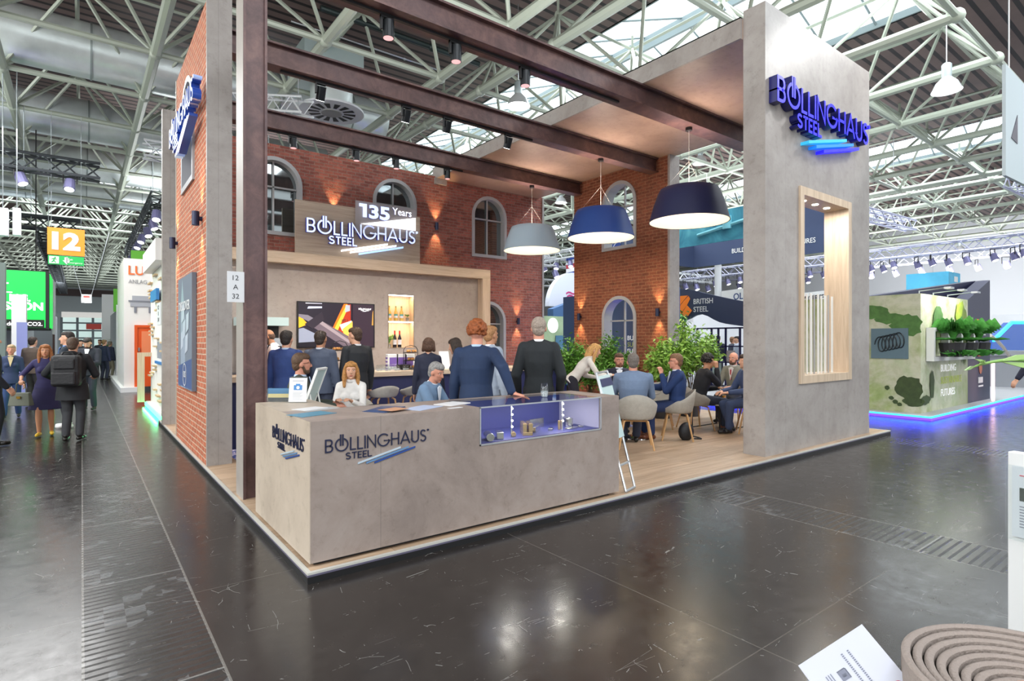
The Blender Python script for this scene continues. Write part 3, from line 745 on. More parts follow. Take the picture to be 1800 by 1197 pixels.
# ---- objects in the case and on the counter
def steel(name, label, shape, loc, rz=0, mat=STEEL):
    m = MB(); M4 = Matrix.Translation(Vector(loc)) @ Matrix.Rotation(rz, 4, 'Z')
    shape(m, M4); o = m.build(name, mat, bevel=.002); return tag(o, label, 'steel sample', 'polished steel samples in the display case')
def sbox(a, b): return lambda m, T: m.box(a, b, T)
def scyl(r_, l_): return lambda m, T: m.frust(T @ Vector((-l_ / 2, 0, r_)), T @ Vector((l_ / 2, 0, r_)), r_, n=20)
zc = VZ + .007
BRS = M('golden_steel', 'D8B98A', .22, .9)
for a in (('steel_rod', 'thick round steel rod lying second from the left in the case', scyl(.035, .17), (2.84, 4.07, zc), R(65)),
          ('steel_disc', 'flat steel disc at the left end of the case', lambda m, T: m.lathe([(.05, 0), (.05, .03)], T.translation, 20), (2.735, 4.12, zc), 0, BRS),
          ('steel_block', 'square steel block right of the thick rod in the case', sbox((-.07, -.03, 0), (.07, .03, .06)), (2.97, 4.09, zc), R(60)),
          ('steel_rod', 'short brass-coloured rod in the middle of the case', scyl(.022, .09), (3.13, 4.10, zc), R(60), BRS),
          ('steel_profile', 'large bright steel profile block under the left lights', lambda m, T: (m.box((-.1, -.045, 0), (.1, .045, .03), T), m.box((-.1, -.045, .03), (.1, -.01, .11), T), m.box((-.1, .01, .03), (.1, .045, .11), T)), (3.3, 4.12, zc), R(60), BRS),
          ('steel_bar', 'grooved flat steel bar in the case', lambda m, T: (m.box((-.09, -.04, 0), (.09, .04, .03), T), m.box((-.09, -.04, .03), (.09, -.015, .05), T), m.box((-.09, .015, .03), (.09, .04, .05), T)), (3.46, 4.2, zc), R(35)),
          ('steel_plate', 'upright grey steel plate behind the bars in the case', sbox((-.1, -.012, 0), (.1, .012, .09)), (3.62, 4.36, zc), R(8)),
          ('steel_bar', 'small flat bar right of the grooved bar in the case', sbox((-.04, -.02, 0), (.04, .02, .025)), (3.62, 4.14, zc), R(40)),
          ('steel_pin', 'left one of two upright brass-coloured pins in the case', lambda m, T: m.frust(T @ Vector((0, 0, 0)), T @ Vector((0, 0, .09)), .012, n=12), (3.71, 4.12, zc), 0, BRS),
          ('steel_pin', 'right one of two upright brass-coloured pins in the case', lambda m, T: m.frust(T @ Vector((0, 0, 0)), T @ Vector((0, 0, .09)), .012, n=12), (3.755, 4.13, zc), 0, BRS),
          ('steel_plate', 'bright flat plate lying under the right lights in the case', sbox((-.08, -.03, 0), (.08, .03, .012)), (3.86, 4.1, zc), R(15)),
          ('steel_drum', 'round steel drum standing at the right of the case', lambda m, T: m.lathe([(.045, 0), (.045, .085), (.03, .085), (.03, .07)], T.translation, 24), (3.93, 4.22, zc), 0),
          ('steel_disc', 'small bright disc right of the flat plate in the case', lambda m, T: m.lathe([(.03, 0), (.03, .015)], T.translation, 20), (4.0, 4.12, zc), 0)):
    steel(*a)
PAPER = M('white_paper', 'D8D8DA', .5); BLUEP = M('teal_blue_cover', '4E87A0', .4); NAVYP = M('navy_cover', '35486F', .4); ORP = M('orange_cover', 'B98563', .4)
def sheet(name, label, u, v, w, h, rz, mat, cat='brochure', n=1, group=None, z=CT + .001, th=.003):
    p = onz(u, v, z); m = MB()
    for i in range(n):
        a = rz + (i - n / 2) * .09; T = Matrix.Translation((p.x + i * .012, p.y + i * .01, z + i * th)) @ Matrix.Rotation(a, 4, 'Z')
        m.box((-w / 2, -h / 2, 0), (w / 2, h / 2, th * .9), T)
    return tag(m.build(name, mat), label, cat, group)
sheet('brochure', 'teal blue brochure at the front corner of the counter', 548, 728, .3, .21, R(20), BLUEP)
sheet('brochure', 'white leaflet behind the teal brochure on the counter', 545, 718.5, .24, .16, R(25), PAPER)
sheet('brochure', 'grey leaflet under the white one on the counter', 560, 719, .3, .17, R(15), M('grey_leaflet', 'A9ADB0'), z=CT + .0003, th=.0008)
sheet('brochure', 'fan of navy and orange brochures lying on the counter', 676, 721, .3, .21, R(40), NAVYP, n=4)
sheet('brochure', 'orange-brown brochure on the fanned navy ones', 692, 719.5, .2, .15, R(25), ORP, z=CT + .014)
sheet('brochure', 'pale blue brochure right of the fanned ones', 742, 717, .34, .2, R(30), M('pale_blue_cover', 'AEBBD6'))
sheet('notepad', 'white writing pad lying beside the glass case', 795, 710, .28, .2, R(25), PAPER, 'notepad', th=.006)
sheet('business_card', 'small white card near the counter edge', 800, 717, .13, .05, R(10), PAPER, 'card')
# acrylic card holder and upright info sheet
p = onz(492, 706, CT)
t = thing('brochure_holder', 'clear acrylic holder with blue and yellow flyers at the left end of the counter', 'brochure holder', (p.x, p.y, CT))
T = Matrix.Translation(p) @ Matrix.Rotation(R(-36), 4, 'Z')
MB().box((-.11, -.03, 0), (.11, .03, .004), T).box((-.11, -.03, 0), (.11, -.027, .11), T).box((-.11, .027, 0), (.11, .03, .13), T).box((-.11, -.03, 0), (-.107, .03, .12), T).box((.107, -.03, 0), (.11, .03, .12), T).build('tray', TGLASS, t)
fm = MB(); fm.mat(M('flyer_blue', '4F7EA5')).box((-.1, -.02, .06), (.1, -.015, .125), T); fm.mat(M('flyer_yellow', 'D8C48C')).box((-.1, -.0205, .04), (.1, -.016, .075), T); fm.mat(M('flyer_dark', '4A4C4E')).box((-.1, -.0205, .004), (.1, -.016, .04), T)
fm.build('flyers', None, t)
p = onz(523, 708, CT)
t = thing('info_sheet_stand', 'upright white info sheet with blue camera symbol in acrylic stand', 'sign', (p.x, p.y, CT))
T = Matrix.Translation(p) @ Matrix.Rotation(R(-36), 4, 'Z') @ Matrix.Rotation(R(-8), 4, 'X')
MB().box((-.085, -.004, 0), (.085, .004, .235), T).box((-.085, -.05, 0), (.085, .03, .004), T).build('stand', TGLASS, t)
MB().box((-.08, -.0065, .008), (.08, -.0045, .225), T).build('sheet', PAPER, t)
q = MB(); BL = M('symbol_blue', '3E7CB8')
q.mat(BL).box((-.038, -.0075, .115), (.038, -.0066, .16), T).box((-.02, -.0075, .16), (.02, -.0066, .172), T); q.mat(PAPER).frust(T @ Vector((0, -.0085, .137)), T @ Vector((0, -.0076, .137)), .015, n=16)
q.mat(M('print_grey', '8C9098')).box((-.05, -.0075, .195), (.05, -.0066, .2), T)
for i in range(7): q.box((-.045, -.0075, .095 - i * .011), (.045 - .01 * (i % 3), -.0066, .0975 - i * .011), T)
q.build('printing', None, t)
# picture-frame easel with leaning white frame on the left arm and the A-frame at the right end
def easel(label, base, rz, h, w, lean, mat=M('white_frame', 'E9EAE6', .4), pane=None):
    t = thing('display_stand', label, 'display stand', base)
    T = Matrix.Translation(base) @ Matrix.Rotation(rz, 4, 'Z') @ Matrix.Rotation(-lean, 4, 'X'); B_ = Matrix.Translation(base) @ Matrix.Rotation(rz, 4, 'Z')
    f = MB(); b = .018
    for a, c_ in (((-w / 2, -.012, 0), (-w / 2 + b, .012, h)), ((w / 2 - b, -.012, 0), (w / 2, .012, h)), ((-w / 2, -.012, h - b), (w / 2, .012, h)), ((-w / 2, -.012, 0), (w / 2, .012, b)), ((-w / 2, -.012, h * .4), (w / 2, .012, h * .4 + b))):
        f.box(a, c_, T)
    f.build('frame', mat, t)
    MB().box((-w / 2 + b, -.004, h * .42), (w / 2 - b, .004, h - b), T).build('panel', pane or M('pale_teal_panel', 'B9CFCF', .25), t)
    s = MB(); top = T @ Vector((0, 0, h * .8)); 
    for sx in (-1, 1): s.frust(T @ Vector((sx * w * .4, .01, h * .8)), B_ @ Vector((sx * w * .4, h * .42, 0)), .008, n=6)
    s.build('strut', mat, t)
    return t
p = onz(560, 700, PZ)
easel('tall white framed display stand leaning behind the counter beside the seated man', Vector((1.60, 6.12, PZ)), R(-127), 1.38, .3, R(20))
# right end: tall brochure rack, aluminium A-shape
t = thing('brochure_rack', 'tall slanted aluminium brochure rack standing at the right end of the counter', 'brochure rack', (4.62, 4.3, PZ))
def rack():
    rr = MB(); A = onz(1100, 864, PZ + .015); B = onz(1115.5, 855.6, PZ + .015)
    tA = atd(1048, 656, 6.5); tB = atd(1067, 652, 6.75)
    for a, b in ((A, tA), (B, tB), (A, B), (tA, tB), (A.lerp(tA, .2), B.lerp(tB, .2))): rr.frust(a, b, .014, n=8)
    rr.build('frame', ALU, t)
    for k0, k1 in ((.42, .97),):
        MB().hull8([A.lerp(tA, k0), B.lerp(tB, k0), B.lerp(tB, k1), A.lerp(tA, k1)] + [q + Vector((.02, -.015, -.01)) for q in (A.lerp(tA, k0), B.lerp(tB, k0), B.lerp(tB, k1), A.lerp(tA, k1))]).build('panel', M('pale_teal_panel', 'B9CFCF', .25), t)
    MB().hull8([A.lerp(tA, .88), B.lerp(tB, .88), B.lerp(tB, .95), A.lerp(tA, .95)] + [q + Vector((.03, -.02, -.012)) for q in (A.lerp(tA, .88), B.lerp(tB, .88), B.lerp(tB, .95), A.lerp(tA, .95))]).build('header', NAVY, t)
rack()
# water glass
def glass_at(p, name, label, cat, h=.12, r_=.035, fill=.45, liquid=None, group=None):
    t = thing(name, label, cat, p, group=group)
    MB().lathe([(r_ * .75, 0), (r_, h * .35), (r_ * .8, h), (r_ * .77, h), (r_ * .95, h * .36), (r_ * .7, .006)], p, 20, False).build('bowl', TGLASS, t, smooth=True)
    MB().lathe([(r_ * .7, .006), (r_ * .93, h * .35), (r_ * .86, h * fill)], p, 20).build('liquid', liquid or M('water', 'F4F8FA', .05, alpha=.25), t, smooth='auto')
    return t
glass_at(Vector((3.66, 4.28, CT + .001)), 'water_glass', 'half full water glass standing on the display case', 'glass', .14, .04)

# ---- pylon
PX0, PX1, PYF, PYB, PT = 7.36, 10.755, 4.02, 4.34, 6.25
t = thing('portal_pylon', 'tall concrete-look pylon with blue lettering and an oak framed opening', 'pylon', ((PX0 + PX1) / 2, PYF, PZ))
wx0, wx1, wz0, wz1 = 8.386, 9.887, 1.125, 3.79
slab('body', [(PX0, PZ), (PX1, PZ), (PX1, PT), (PX0, PT)], [[(wx0, wz0), (wx1, wz0), (wx1, wz1), (wx0, wz1)]], (0, PYF, 0), XR, ZU, PYB - PYF, GREYP, t)
def framebox(mb, x0, x1, z0, z1, w, y0, y1):
    mb.box((x0 - w, y0, z0 - w), (x0, y1, z1 + w)); mb.box((x1, y0, z0 - w), (x1 + w, y1, z1 + w)); mb.box((x0, y0, z1), (x1, y1, z1 + w)); mb.box((x0, y0, z0 - w), (x1, y1, z0))
f = MB(); framebox(f, wx0, wx1, wz0, wz1, .105, PYF - .03, PYF); framebox(f, wx0 + .012, wx1 - .012, wz0 + .012, wz1 - .012, .012, PYF - .03, PYB + .03); framebox(f, wx0, wx1, wz0, wz1, .105, PYB, PYB + .03)
f.build('oak_frame', OAK_Z, t)
for i, x in enumerate((8.75, 9.14, 9.53)):
    MB().frust((x, 4.18, wz1 - .02), (x, 4.18, wz1 - .006), .045, n=20).build('downlight', M('downlight_glow', 'FFFFFF', emis=12, ecol=(1, .97, .92)), t)
    area('pylon_downlight', (x, 4.18, wz1 - .04), .08, 6, color=(1, .95, .88))
# steel bars standing in the opening
PALEB = M('pale_bar_face', 'E4E0D6', .35, .25); GREYB = M('grey_bar_face', 'A8A6A2', .35, .4)
for i in range(9):
    x = 8.57 + i * .118; w_ = (.06, .045, .065, .04)[i % 4]
    o = bx('steel_bar', (x, 4.1, wz0 + .013), (x + w_, 4.112, wz0 + 1.22 + (i * 37 % 5) * .006), (PALEB, GREYB)[i % 4 == 3], bevel=.002)
    tag(o, 'upright bare steel bar standing in the oak framed opening', 'steel bar', 'steel bars in the pylon opening')
BLF = M('lit_blue_face', '1A18E6', .4, emis=.9, ecol='2A20FF'); BLS = M('dark_blue_side', '1C1D66', .3)
t2 = thing('lettering_sign', 'blue illuminated block lettering on the tall pylon', 'sign', (8.9, 3.95, 5.0))
logo((7.46, PYF, 4.885), XR, ZU, 2.93, BLF, BLS, .12, t2, [M('lit_sky_bar', '2FA8DC', emis=.5, ecol='2FA8DC'), M('lit_azure_bar', '1A7BE8', emis=.5, ecol='1A7BE8'), BLF], wt=.13, small=.55)

# ---- roof canopy
t = thing('canopy', 'flat concrete-look canopy slab spanning from the pylon to the brick wall', 'canopy', (9, 8.5, 5.85))
CB, CTP = 5.85, 6.15
c = MB(); c.mat(GREYP).box((7.29, PYB, CB), (7.33, 13.0, CTP)); c.box((7.29, PYB, CTP - .02), (10.76, 13.0, CTP)); c.box((7.25, 12.8, CB - .15), (7.6, 12.86, CB))
c.mat(CANOPYM).box((7.33, PYB, CB), (10.76, 13.0, CTP - .02)); c.build('slab', None, t)

# ---- steel post and beams
def hbeam_x(y0, y1, x0, x1, zb, zt, label):
    m = MB(); f_ = .028
    m.box((x0, y0, zb), (x1, y1, zb + f_)); m.box((x0, y0, zt - f_), (x1, y1, zt)); m.box((x0, y0 + .07, zb + f_), (x1, y1 - .07, zt - f_))
    t = thing('steel_beam', label, 'beam', ((x0 + x1) / 2, (y0 + y1) / 2, zb)); m.build('beam', RUST, t)
    MB().box(((x0 + 1.0), (y0 + y1) / 2 - .02, zb - .03), (6.9, (y0 + y1) / 2 + .02, zb)).build('light_track', BLACK, t)
    return t
hbeam_x(6.07, 6.40, 1.276, 10.75, 5.515, CB, 'nearest rusty steel beam running from the post to the pylon')
hbeam_x(8.32, 8.56, 1.26, 10.58, 5.515, CB - .01, 'middle rusty steel beam above the bar')
hbeam_x(10.82, 11.06, 1.26, 10.6, 5.515, CB - .01, 'farthest rusty steel beam just before the brick wall')
t = thing('steel_post', 'tall rusty steel H-section post behind the counter', 'post', (1.39, 6.2, PZ))
m = MB(); m.box((1.276, 6.07, PZ), (1.30, 6.385, 5.515)); m.box((1.475, 6.07, PZ), (1.50, 6.385, 5.515)); m.box((1.30, 6.10, PZ), (1.475, 6.355, 5.515)); m.build('post', RUST, t)
MB().box((1.272, 6.075, PZ), (1.276, 6.38, 5.515)).build('cladding', M('beige_post_flange', '9C958F', .45, vary=.06), t)  # thin beige sheet: sky sheen on the steel flange put into colour
t = thing('stand_number_plate', 'small white plate reading 12 A 32 fixed to the rusty post', 'sign', (1.19, 6.05, 2.17))
bx('plate', (1.125, 6.045, 2.025), (1.278, 6.055, 2.325), M('plate_grey', 'D5D7DA', .5), t)
INK = M('dark_ink', '2A2C30', .5)
for s_, z in (('12', 2.24), ('A', 2.15), ('32', 2.06)): text(s_, (1.2, 6.044, z), XR, ZU, .05, INK, t, .002, 0, align='CENTER')

# ---- left side wall with pillars
LWX = 1.255
t = thing('corner_pillar', 'grey concrete-look pillar closing the near end of the orange brick wall', 'pillar', (1.4, 8.1, PZ))
MB().box((1.25, 7.965, PZ), (1.54, 8.02, 6.3)).build('panel', GREYP, t)
t = thing('corner_pillar', 'grey concrete-look pillar at the far left corner of the booth', 'pillar', (1.35, 12.4, PZ))
MB().box((1.2, 12.36, PZ), (1.6, 12.5, 5.98)).build('panel', GREYP, t)
lw0, lw1 = 8.97, 10.08
# facing -x : r=-y
slab('wall_left', [(-10.85, PZ), (-8.02, PZ), (-8.02, 5.95), (-10.85, 5.95)], [arch(-lw1, -lw0, 3.91, 5.5)], (LWX, 0, 0), YF, ZU, .28, BRICK_LEFT, None, 'structure')
tag(bx('trim_3', (1.245, 10.83, PZ), (1.53, 10.87, 5.95), M('edge_moulding', 'B9B2A4', .5)), kind='structure')
def win(name, o, r, x0, x1, z0, zt, n, pane, depth=.2, mull=True, wfr=.07, wdepth=.03):
    """round-headed window: frame ring standing proud, reveal, mullions, pane"""
    o, r = Vector(o), Vector(r); nrm = r.cross(Vector(ZU))
    t = thing(name, None, None, o + r * ((x0 + x1) / 2) + Vector((0, 0, z0)), kind='structure')
    outer = arch(x0 - .012, x1 + .012, z0 - .012, zt + .012); inner = arch(x0 + wfr, x1 - wfr, z0 + wfr, zt - wfr)
    slab('window_frame', outer, [inner], o + nrm * wdepth, r, ZU, depth, ARCHG, t)
    in2 = arch(x0 + wfr * .9, x1 - wfr * .9, z0 + wfr * .9, zt - wfr * .9)
    slab('pane', in2, [], o - nrm * (depth - wdepth - .01), r, ZU, .01, pane, t)
    if mull:
        m = MB(); c = (x0 + x1) / 2; zs = zt - (x1 - x0) / 2 - .05; q = .018
        for (a, b, c_, d) in ((c - q, c + q, z0 + wfr, zt - wfr), (x0 + wfr, x1 - wfr, zs - q, zs + q)):
            m.prism([(a, c_), (b, c_), (b, d), (a, d)], o - nrm * (depth - wdepth - .06), r, ZU, .04)
        m.build('glazing_bar', ARCHG, t)
    return t
MIRR = M('dark_reflecting_glass', '8E9698', .04, .92)
GREYPANE = M('grey_blind', '9E9FA6', .5)
win('window_5', (LWX, 0, 0), YF, -lw1, -lw0, 3.91, 5.5, 5, GREYPANE, mull=False)

# ---- back brick wall
YBW = 12.87
holes = [arch(2.76, 3.9, 3.95, 5.62), arch(5.59, 6.73, 3.95, 5.62), arch(8.43, 9.57, 3.95, 5.625), arch(8.43, 9.54, 1.05, 2.72)]
slab('wall_back', [(1.5, PZ), (10.93, PZ), (10.93, 5.9), (1.5, 5.9)], holes, (0, YBW, 0), XR, ZU, .25, BRICK_BACK, None, 'structure')
for i, (a, b, z0, zt) in enumerate(((2.76, 3.9, 3.95, 5.62), (5.59, 6.73, 3.95, 5.62), (8.43, 9.57, 3.95, 5.625), (8.43, 9.54, 1.05, 2.72))):
    win('window_%d' % (6 + i), (0, YBW, 0), XR, a, b, z0, zt, 6 + i, MIRR)
tag(bx('trim_4', (10.9, 12.84, PZ), (10.96, 13.12, 5.9), M('edge_moulding_grey', '9C9896', .5)), kind='structure')
# ---- right brick wall
RX = 10.56
slab('wall_right', [(-11.12, PZ), (-8.06, PZ), (-8.06, 5.85), (-11.12, 5.85)], [arch(-10.07, -8.98, 3.91, 5.575), arch(-10.07, -8.98, 1.05, 2.74)], (RX, 0, 0), YF, ZU, .27, BRICK_RIGHT, None, 'structure')
win('window_10', (RX, 0, 0), YF, -10.07, -8.98, 3.91, 5.575, 10, TGLASS, depth=.3)
win('window_11', (RX, 0, 0), YF, -10.07, -8.98, 1.05, 2.74, 11, TGLASS, depth=.3)
t = thing('corner_pillar', 'narrow grey end panel of the brown brick wall behind the plants', 'pillar', (10.7, 8.05, PZ))
MB().box((RX - .01, 8.0, PZ), (10.9, 8.06, CB)).build('panel', GREYP, t)

# ---- oak portal, grey back panel, niche, screen
t = thing('oak_portal', 'wide light oak portal framing the grey back wall of the bar', 'portal', (5, 12.4, PZ))
MB().mat(OAK).box((1.62, 12.36, 3.285), (8.675, YBW - .01, 3.52)).mat(OAK_Z).box((8.43, 12.36, PZ), (8.675, YBW - .01, 3.285)).build('frame', None, t)
nx0, nx1, nz0, nz1 = 5.86, 6.53, 1.475, 2.76
t = thing('bar_wall', 'grey plaster-look panel behind the bar with a lit oak niche', 'wall panel', (5, 12.7, PZ))
slab('panel', [(1.6, PZ), (8.43, PZ), (8.43, 3.285), (1.6, 3.285)], [[(nx0, nz0), (nx1, nz0), (nx1, nz1), (nx0, nz1)]], (0, 12.6, 0), XR, ZU, .22, WALLGREY, t)
n = MB(); n.mat(OAK_Z); n.box((nx0, 12.84, nz0), (nx1, 12.85, nz1)); n.box((nx0 - .01, 12.6, nz0), (nx0 + .004, 12.85, nz1)); n.box((nx1 - .004, 12.6, nz0), (nx1 + .01, 12.85, nz1)); n.box((nx0, 12.6, nz0 - .01), (nx1, 12.85, nz0 + .005)); n.box((nx0, 12.6, nz1 - .005), (nx1, 12.85, nz1 + .01))
n.build('niche', None, t)
MB().box((nx0, 12.6, 2.11), (nx1, 12.84, 2.13)).build('shelf', OAK, t)
for z in (2.745, 2.1):
    MB().box((nx0 + .01, 12.603, z - .012), (nx1 - .01, 12.62, z + .008)).build('led_strip', LEDW, t)
    area('niche_light', ((nx0 + nx1) / 2, 12.68, z - .03), .6, 3.0, color=(1, .58, .24), sy=.08)
# things in the niche
def lathe_thing(name, label, cat, p, parts, group=None, k=1):
    t = thing(name, label, cat, p, group=group)
    for nm, prof, mt in parts: MB().lathe([(a * k, b * k) for a, b in prof], p, 14).build(nm, mt, t, smooth='auto')
    return t
WG = M('whisky_glass', 'C9A548', .15, coat=.5); WN = M('wine_black', '1D1620', .2); RC = M('red_capsule', 'C0222C', .4); LBL = M('bottle_label', 'D9D8DE', .6); TEAL = M('teal_label', '4F9A93', .6)
for i, x in enumerate((5.93, 6.1, 6.25)):
    lathe_thing('spirit_bottle', 'clear bottle of golden spirit, %s of three on the upper niche shelf' % ('leftmost', 'middle', 'rightmost')[i], 'bottle', Vector((x, 12.7, 2.131)), [('glass', [(.045, 0), (.045, .2), (.018, .26), (.016, .33)], WG), ('label', [(.0465, .07), (.0465, .16)], LBL), ('band', [(.047, .12), (.047, .16)], TEAL), ('cap', [(.019, .32), (.019, .36)], M('cap_olive', '7C7A50'))], 'spirit bottles in the niche')
for i, x in enumerate((6.07, 6.2)):
    lathe_thing('wine_bottle', 'dark wine bottle with red capsule, %s one on the lower niche shelf' % ('left', 'right')[i], 'bottle', Vector((x, 12.7, 1.481)), [('glass', [(.045, 0), (.045, .22), (.018, .3), (.016, .36)], WN), ('label', [(.0465, .07), (.0465, .19)], LBL), ('capsule', [(.019, .32), (.021, .41)], RC)], 'wine bottles in the niche')
# television
t = thing('television', 'large wall screen showing dark machinery with a glowing orange beam', 'television', (4.59, 12.58, 1.49))
bx('housing', (3.712, 12.53, 1.483), (5.478, 12.6, 2.503), BLACK, t)
def scr(name, pts, c_, e=.8, off=0):
    MB().prism(pts, (3.735, 12.5285 - off, 1.505), XR, ZU, .002).build(name, M('screen_' + c_, c_, .3, emis=e), tv_img)
tv_img = t
scr('screen', [(0, 0), (1.72, 0), (1.72, .975), (0, .975)], '1C1420', .7)
k_ = .001
for pts, c_ in (([(0, 0.1), (.35, .12), (.35, .3), (.1, .42), (0, .4)], '7F8494'), ([(.0, .42), (.2, .5), (.05, .66), (0, .66)], 'E0A21E'), ([(.0, .66), (.3, .52), (.55, .5), (.2, .7), (0, .72)], '6C6670'),
               ([(.74, .42), (.98, .3), (1.16, .26), (1.16, .97), (1.02, .97)], '9B2A10'), ([(.74, .42), (.84, .42), (1.08, .975), (1.0, .975)], 'FF6A10'), ([(.78, .4), (.86, .38), (1.1, .9), (1.07, .975)], 'FFC23A'),
               ([(.9, .5), (1.18, .6), (1.18, .45), (.96, .36)], 'EDE6DA'), ([(.96, .4), (1.22, .6), (1.24, .34), (1.14, .22), (1.0, .28)], 'D9A646'), ([(1.02, .78), (1.14, .82), (1.14, .95), (1.04, .95)], '9AA0A8'),
               ([(.2, .5), (.42, .62), (1.22, .18), (1.14, 0), (.98, .02)], '5D5058'), ([(.38, .56), (.46, .6), (1.14, .14), (1.12, .08)], '8A7C80'), ([(.12, .5), (.5, .78), (.55, .6), (.3, .4)], '251C26'),
               ([(.18, .84), (.5, .86), (.5, .9), (.2, .89)], 'AEB4CC'), ([(.14, .95), (.5, .955), (.5, .97), (.14, .97)], 'B8B6C2'), ([(1.2, 0), (1.7, 0), (1.7, .97), (1.2, .97)], '2A1C28'), ([(1.66, .5), (1.7, .5), (1.7, .85), (1.68, .8)], 'B0843A'), ([(0, 0), (.5, 0), (.48, .12), (0, .1)], '120D16')):
    scr('screen_image', pts, c_, .8, k_); k_ += .0012
WTX = M('screen_white_text', 'FFFFFF', emis=.9)
o_ = Vector((3.735 + 1.34, 12.505, 2.36))
logo(o_, XR, ZU, .3, WTX, WTX, .001, t, [WTX, WTX, WTX], wt=.16)
text('20Y 1.', (3.735 + .93, 12.5, 2.085), XR, ZU, .05, INK, t, .001, .02)

# ---- oak board with lettering above the portal
t = thing('lettering_sign', 'greige oak board with glowing pale blue lettering above the bar', 'sign', (5.1, 12.5, 3.55))
bx('board', (3.66, 12.5, 3.521), (6.65, 12.56, 4.69), OAK_BOARD, t)
PB = M('pale_lit_face', 'C9D6FF', .4, emis=.75, ecol='CFDcff'); PBS = M('blue_letter_side', '2F3C9C', .4, emis=.1, ecol='3A48C8')
WB = M('white_lit_bar', 'FFFFFF', emis=1.0)
logo((3.87, 12.5, 4.0), XR, ZU, 2.6, PB, PBS, .07, t, [WB, WB, M('sky_lit_bar', 'A9CCFF', emis=.8, ecol='A9CCFF')], off=.02, wt=.12, small=.55)
t = thing('anniversary_sign', 'clear acrylic panel reading 135 Years with a white wedge above the lettering', 'sign', (5.72, 12.42, 4.28))
acr = M('frosted_acrylic', 'B9B4B8', .25, alpha=.55)
bx('acrylic_panel', (4.96, 12.41, 4.10), (6.49, 12.42, 4.845), acr, t)
text('35', (5.27, 12.40, 4.485), XR, ZU, .3, PB, t, .05, .055, width=.52, side=PBS); MB().prism([(.09, 0), (.17, 0), (.17, .3), (0, .3), (0, .235), (.09, .235)], (5.05, 12.375, 4.485), XR, ZU, .05).build('lettering', PB, t)
text('Years', (5.86, 12.40, 4.64), XR, ZU, .17, WB, t, .03, .01, width=.5, side=PBS)
MB().prism([(0, 0), (1.38, .0), (1.38, .31)], (5.09, 12.375, 4.32), XR, ZU, .05).build('wedge', WB, t)

# ---- poster and lettering on the orange wall
t = thing('wall_poster', 'grey blue poster with pale steel profiles hanging on the orange brick wall', 'poster', (1.22, 9.45, .95))
bx('board', (1.195, 8.77, .955), (1.25, 10.14, 2.585), M('poster_blue_grey', '6C7683', .7), t)
LB = M('pale_poster_shape', 'B4BECB', .4)
pm = MB(); pm.mat(M('poster_light_band', '93A0B0', .4)).prism([(.3, .0), (.75, .0), (.75, 1.0), (.45, 1.6), (.3, 1.2)], (1.194, 10.14, .955), YF, ZU, .002)
pm.mat(M('poster_blue_base', '4B5F8A', .4)).prism([(.02, .02), (1.35, .02), (1.35, .45), (.02, .3)], (1.193, 10.14, .955), YF, ZU, .002)
for j, (a, b) in enumerate(((.3, .55), (.5, .7), (.75, .5), (.42, .95), (.85, .8))): pm.mat(LB).prism([(a, b), (a + .26, b + .06), (a + .3, b + .3), (a + .04, b + .26)], (1.192 - .001 * j, 10.14, .955), YF, ZU, .002)
pm.build('picture', None, t)
text('DISCOVER', (1.187, 10.0, 2.09), YF, ZU, .14, PAPER, t, .002, .02, width=1.1)
rg = MB()
for i in range(24):
    a = 2 * PI * i / 24; a1 = 2 * PI * (i + 1) / 24
    rg.prism([(.72 + r_ * math.cos(q), .2 + r_ * math.sin(q)) for r_, q in ((.15, a), (.165, a), (.165, a1), (.15, a1))], (1.187, 10.14, .955), YF, ZU, .002)
rg.build('ring_emblem', PAPER, t)
text('135', (1.187, 9.5, 1.12), YF, ZU, .09, PAPER, t, .002, .02, width=.18)
t2 = thing('lettering_sign', 'blue block lettering projecting from the orange brick side wall', 'sign', (1.1, 9.2, 4.65))
SBL = M('side_sign_blue', '2B4FB0', .3); SBF = M('side_sign_face', '9FB4E6', .35, emis=.25, ecol='9FB4E6')
logo((LWX, 10.35, 4.66), YF, ZU, 2.35, SBF, SBL, .1, t2, [M('sign_white_bar', 'D8E0F0', emis=.3), SBF, SBL], off=.06, wt=.14, small=.55)
q = MB()
for y in (9.9, 9.2, 8.5): q.frust((LWX, y, 4.8), (LWX - .06, y, 4.8), .015, n=6)
q.build('bracket', ALU, t2)

# ---- wall sconces
SCN = M('navy_sconce', '232A48', .4, .3); WARM = M('warm_bulb', 'FFD9A0', emis=22, ecol=(1, .75, .42))
def sconce(p, nrm, label, grp, pw=16):
    p, nrm = Vector(p), Vector(nrm)
    t = thing('wall_sconce', label, 'wall lamp', p, group=grp)
    q = p + nrm * .075
    MB().frust(q + Vector((0, 0, -.09)), q + Vector((0, 0, .09)), .045, n=20, caps=False).build('shade', SCN, t, smooth=True)
    MB().frust(p, p + nrm * .035, .03, n=10).build('wall_mount', SCN, t)
    MB().frust(q + Vector((0, 0, -.02)), q + Vector((0, 0, .02)), .035, n=12).build('bulb', WARM, t)
    for s_ in (1, -1):
        l = bpy.data.lights.new('sconce_light', 'SPOT'); l.energy = pw; l.color = (1, .62, .28); l.spot_size = R(62); l.spot_blend = .6; l.shadow_soft_size = .02
        o = bpy.data.objects.new('sconce_light', l); COL.objects.link(o); o.location = q + Vector((0, 0, .08 * s_))
        o.rotation_euler = (R(180) if s_ > 0 else 0, 0, 0)
sconce((7.293, YBW, 4.6), YF, 'two-way wall lamp beside the third round window on the red brick wall', None, 34)
sconce((4.62, YBW, 4.55), YF, 'two-way wall lamp behind the oak lettering board', None, 34)
sconce((9.96, YBW, 2.2), YF, 'two-way wall lamp low at the right end of the red brick wall', None, 30)
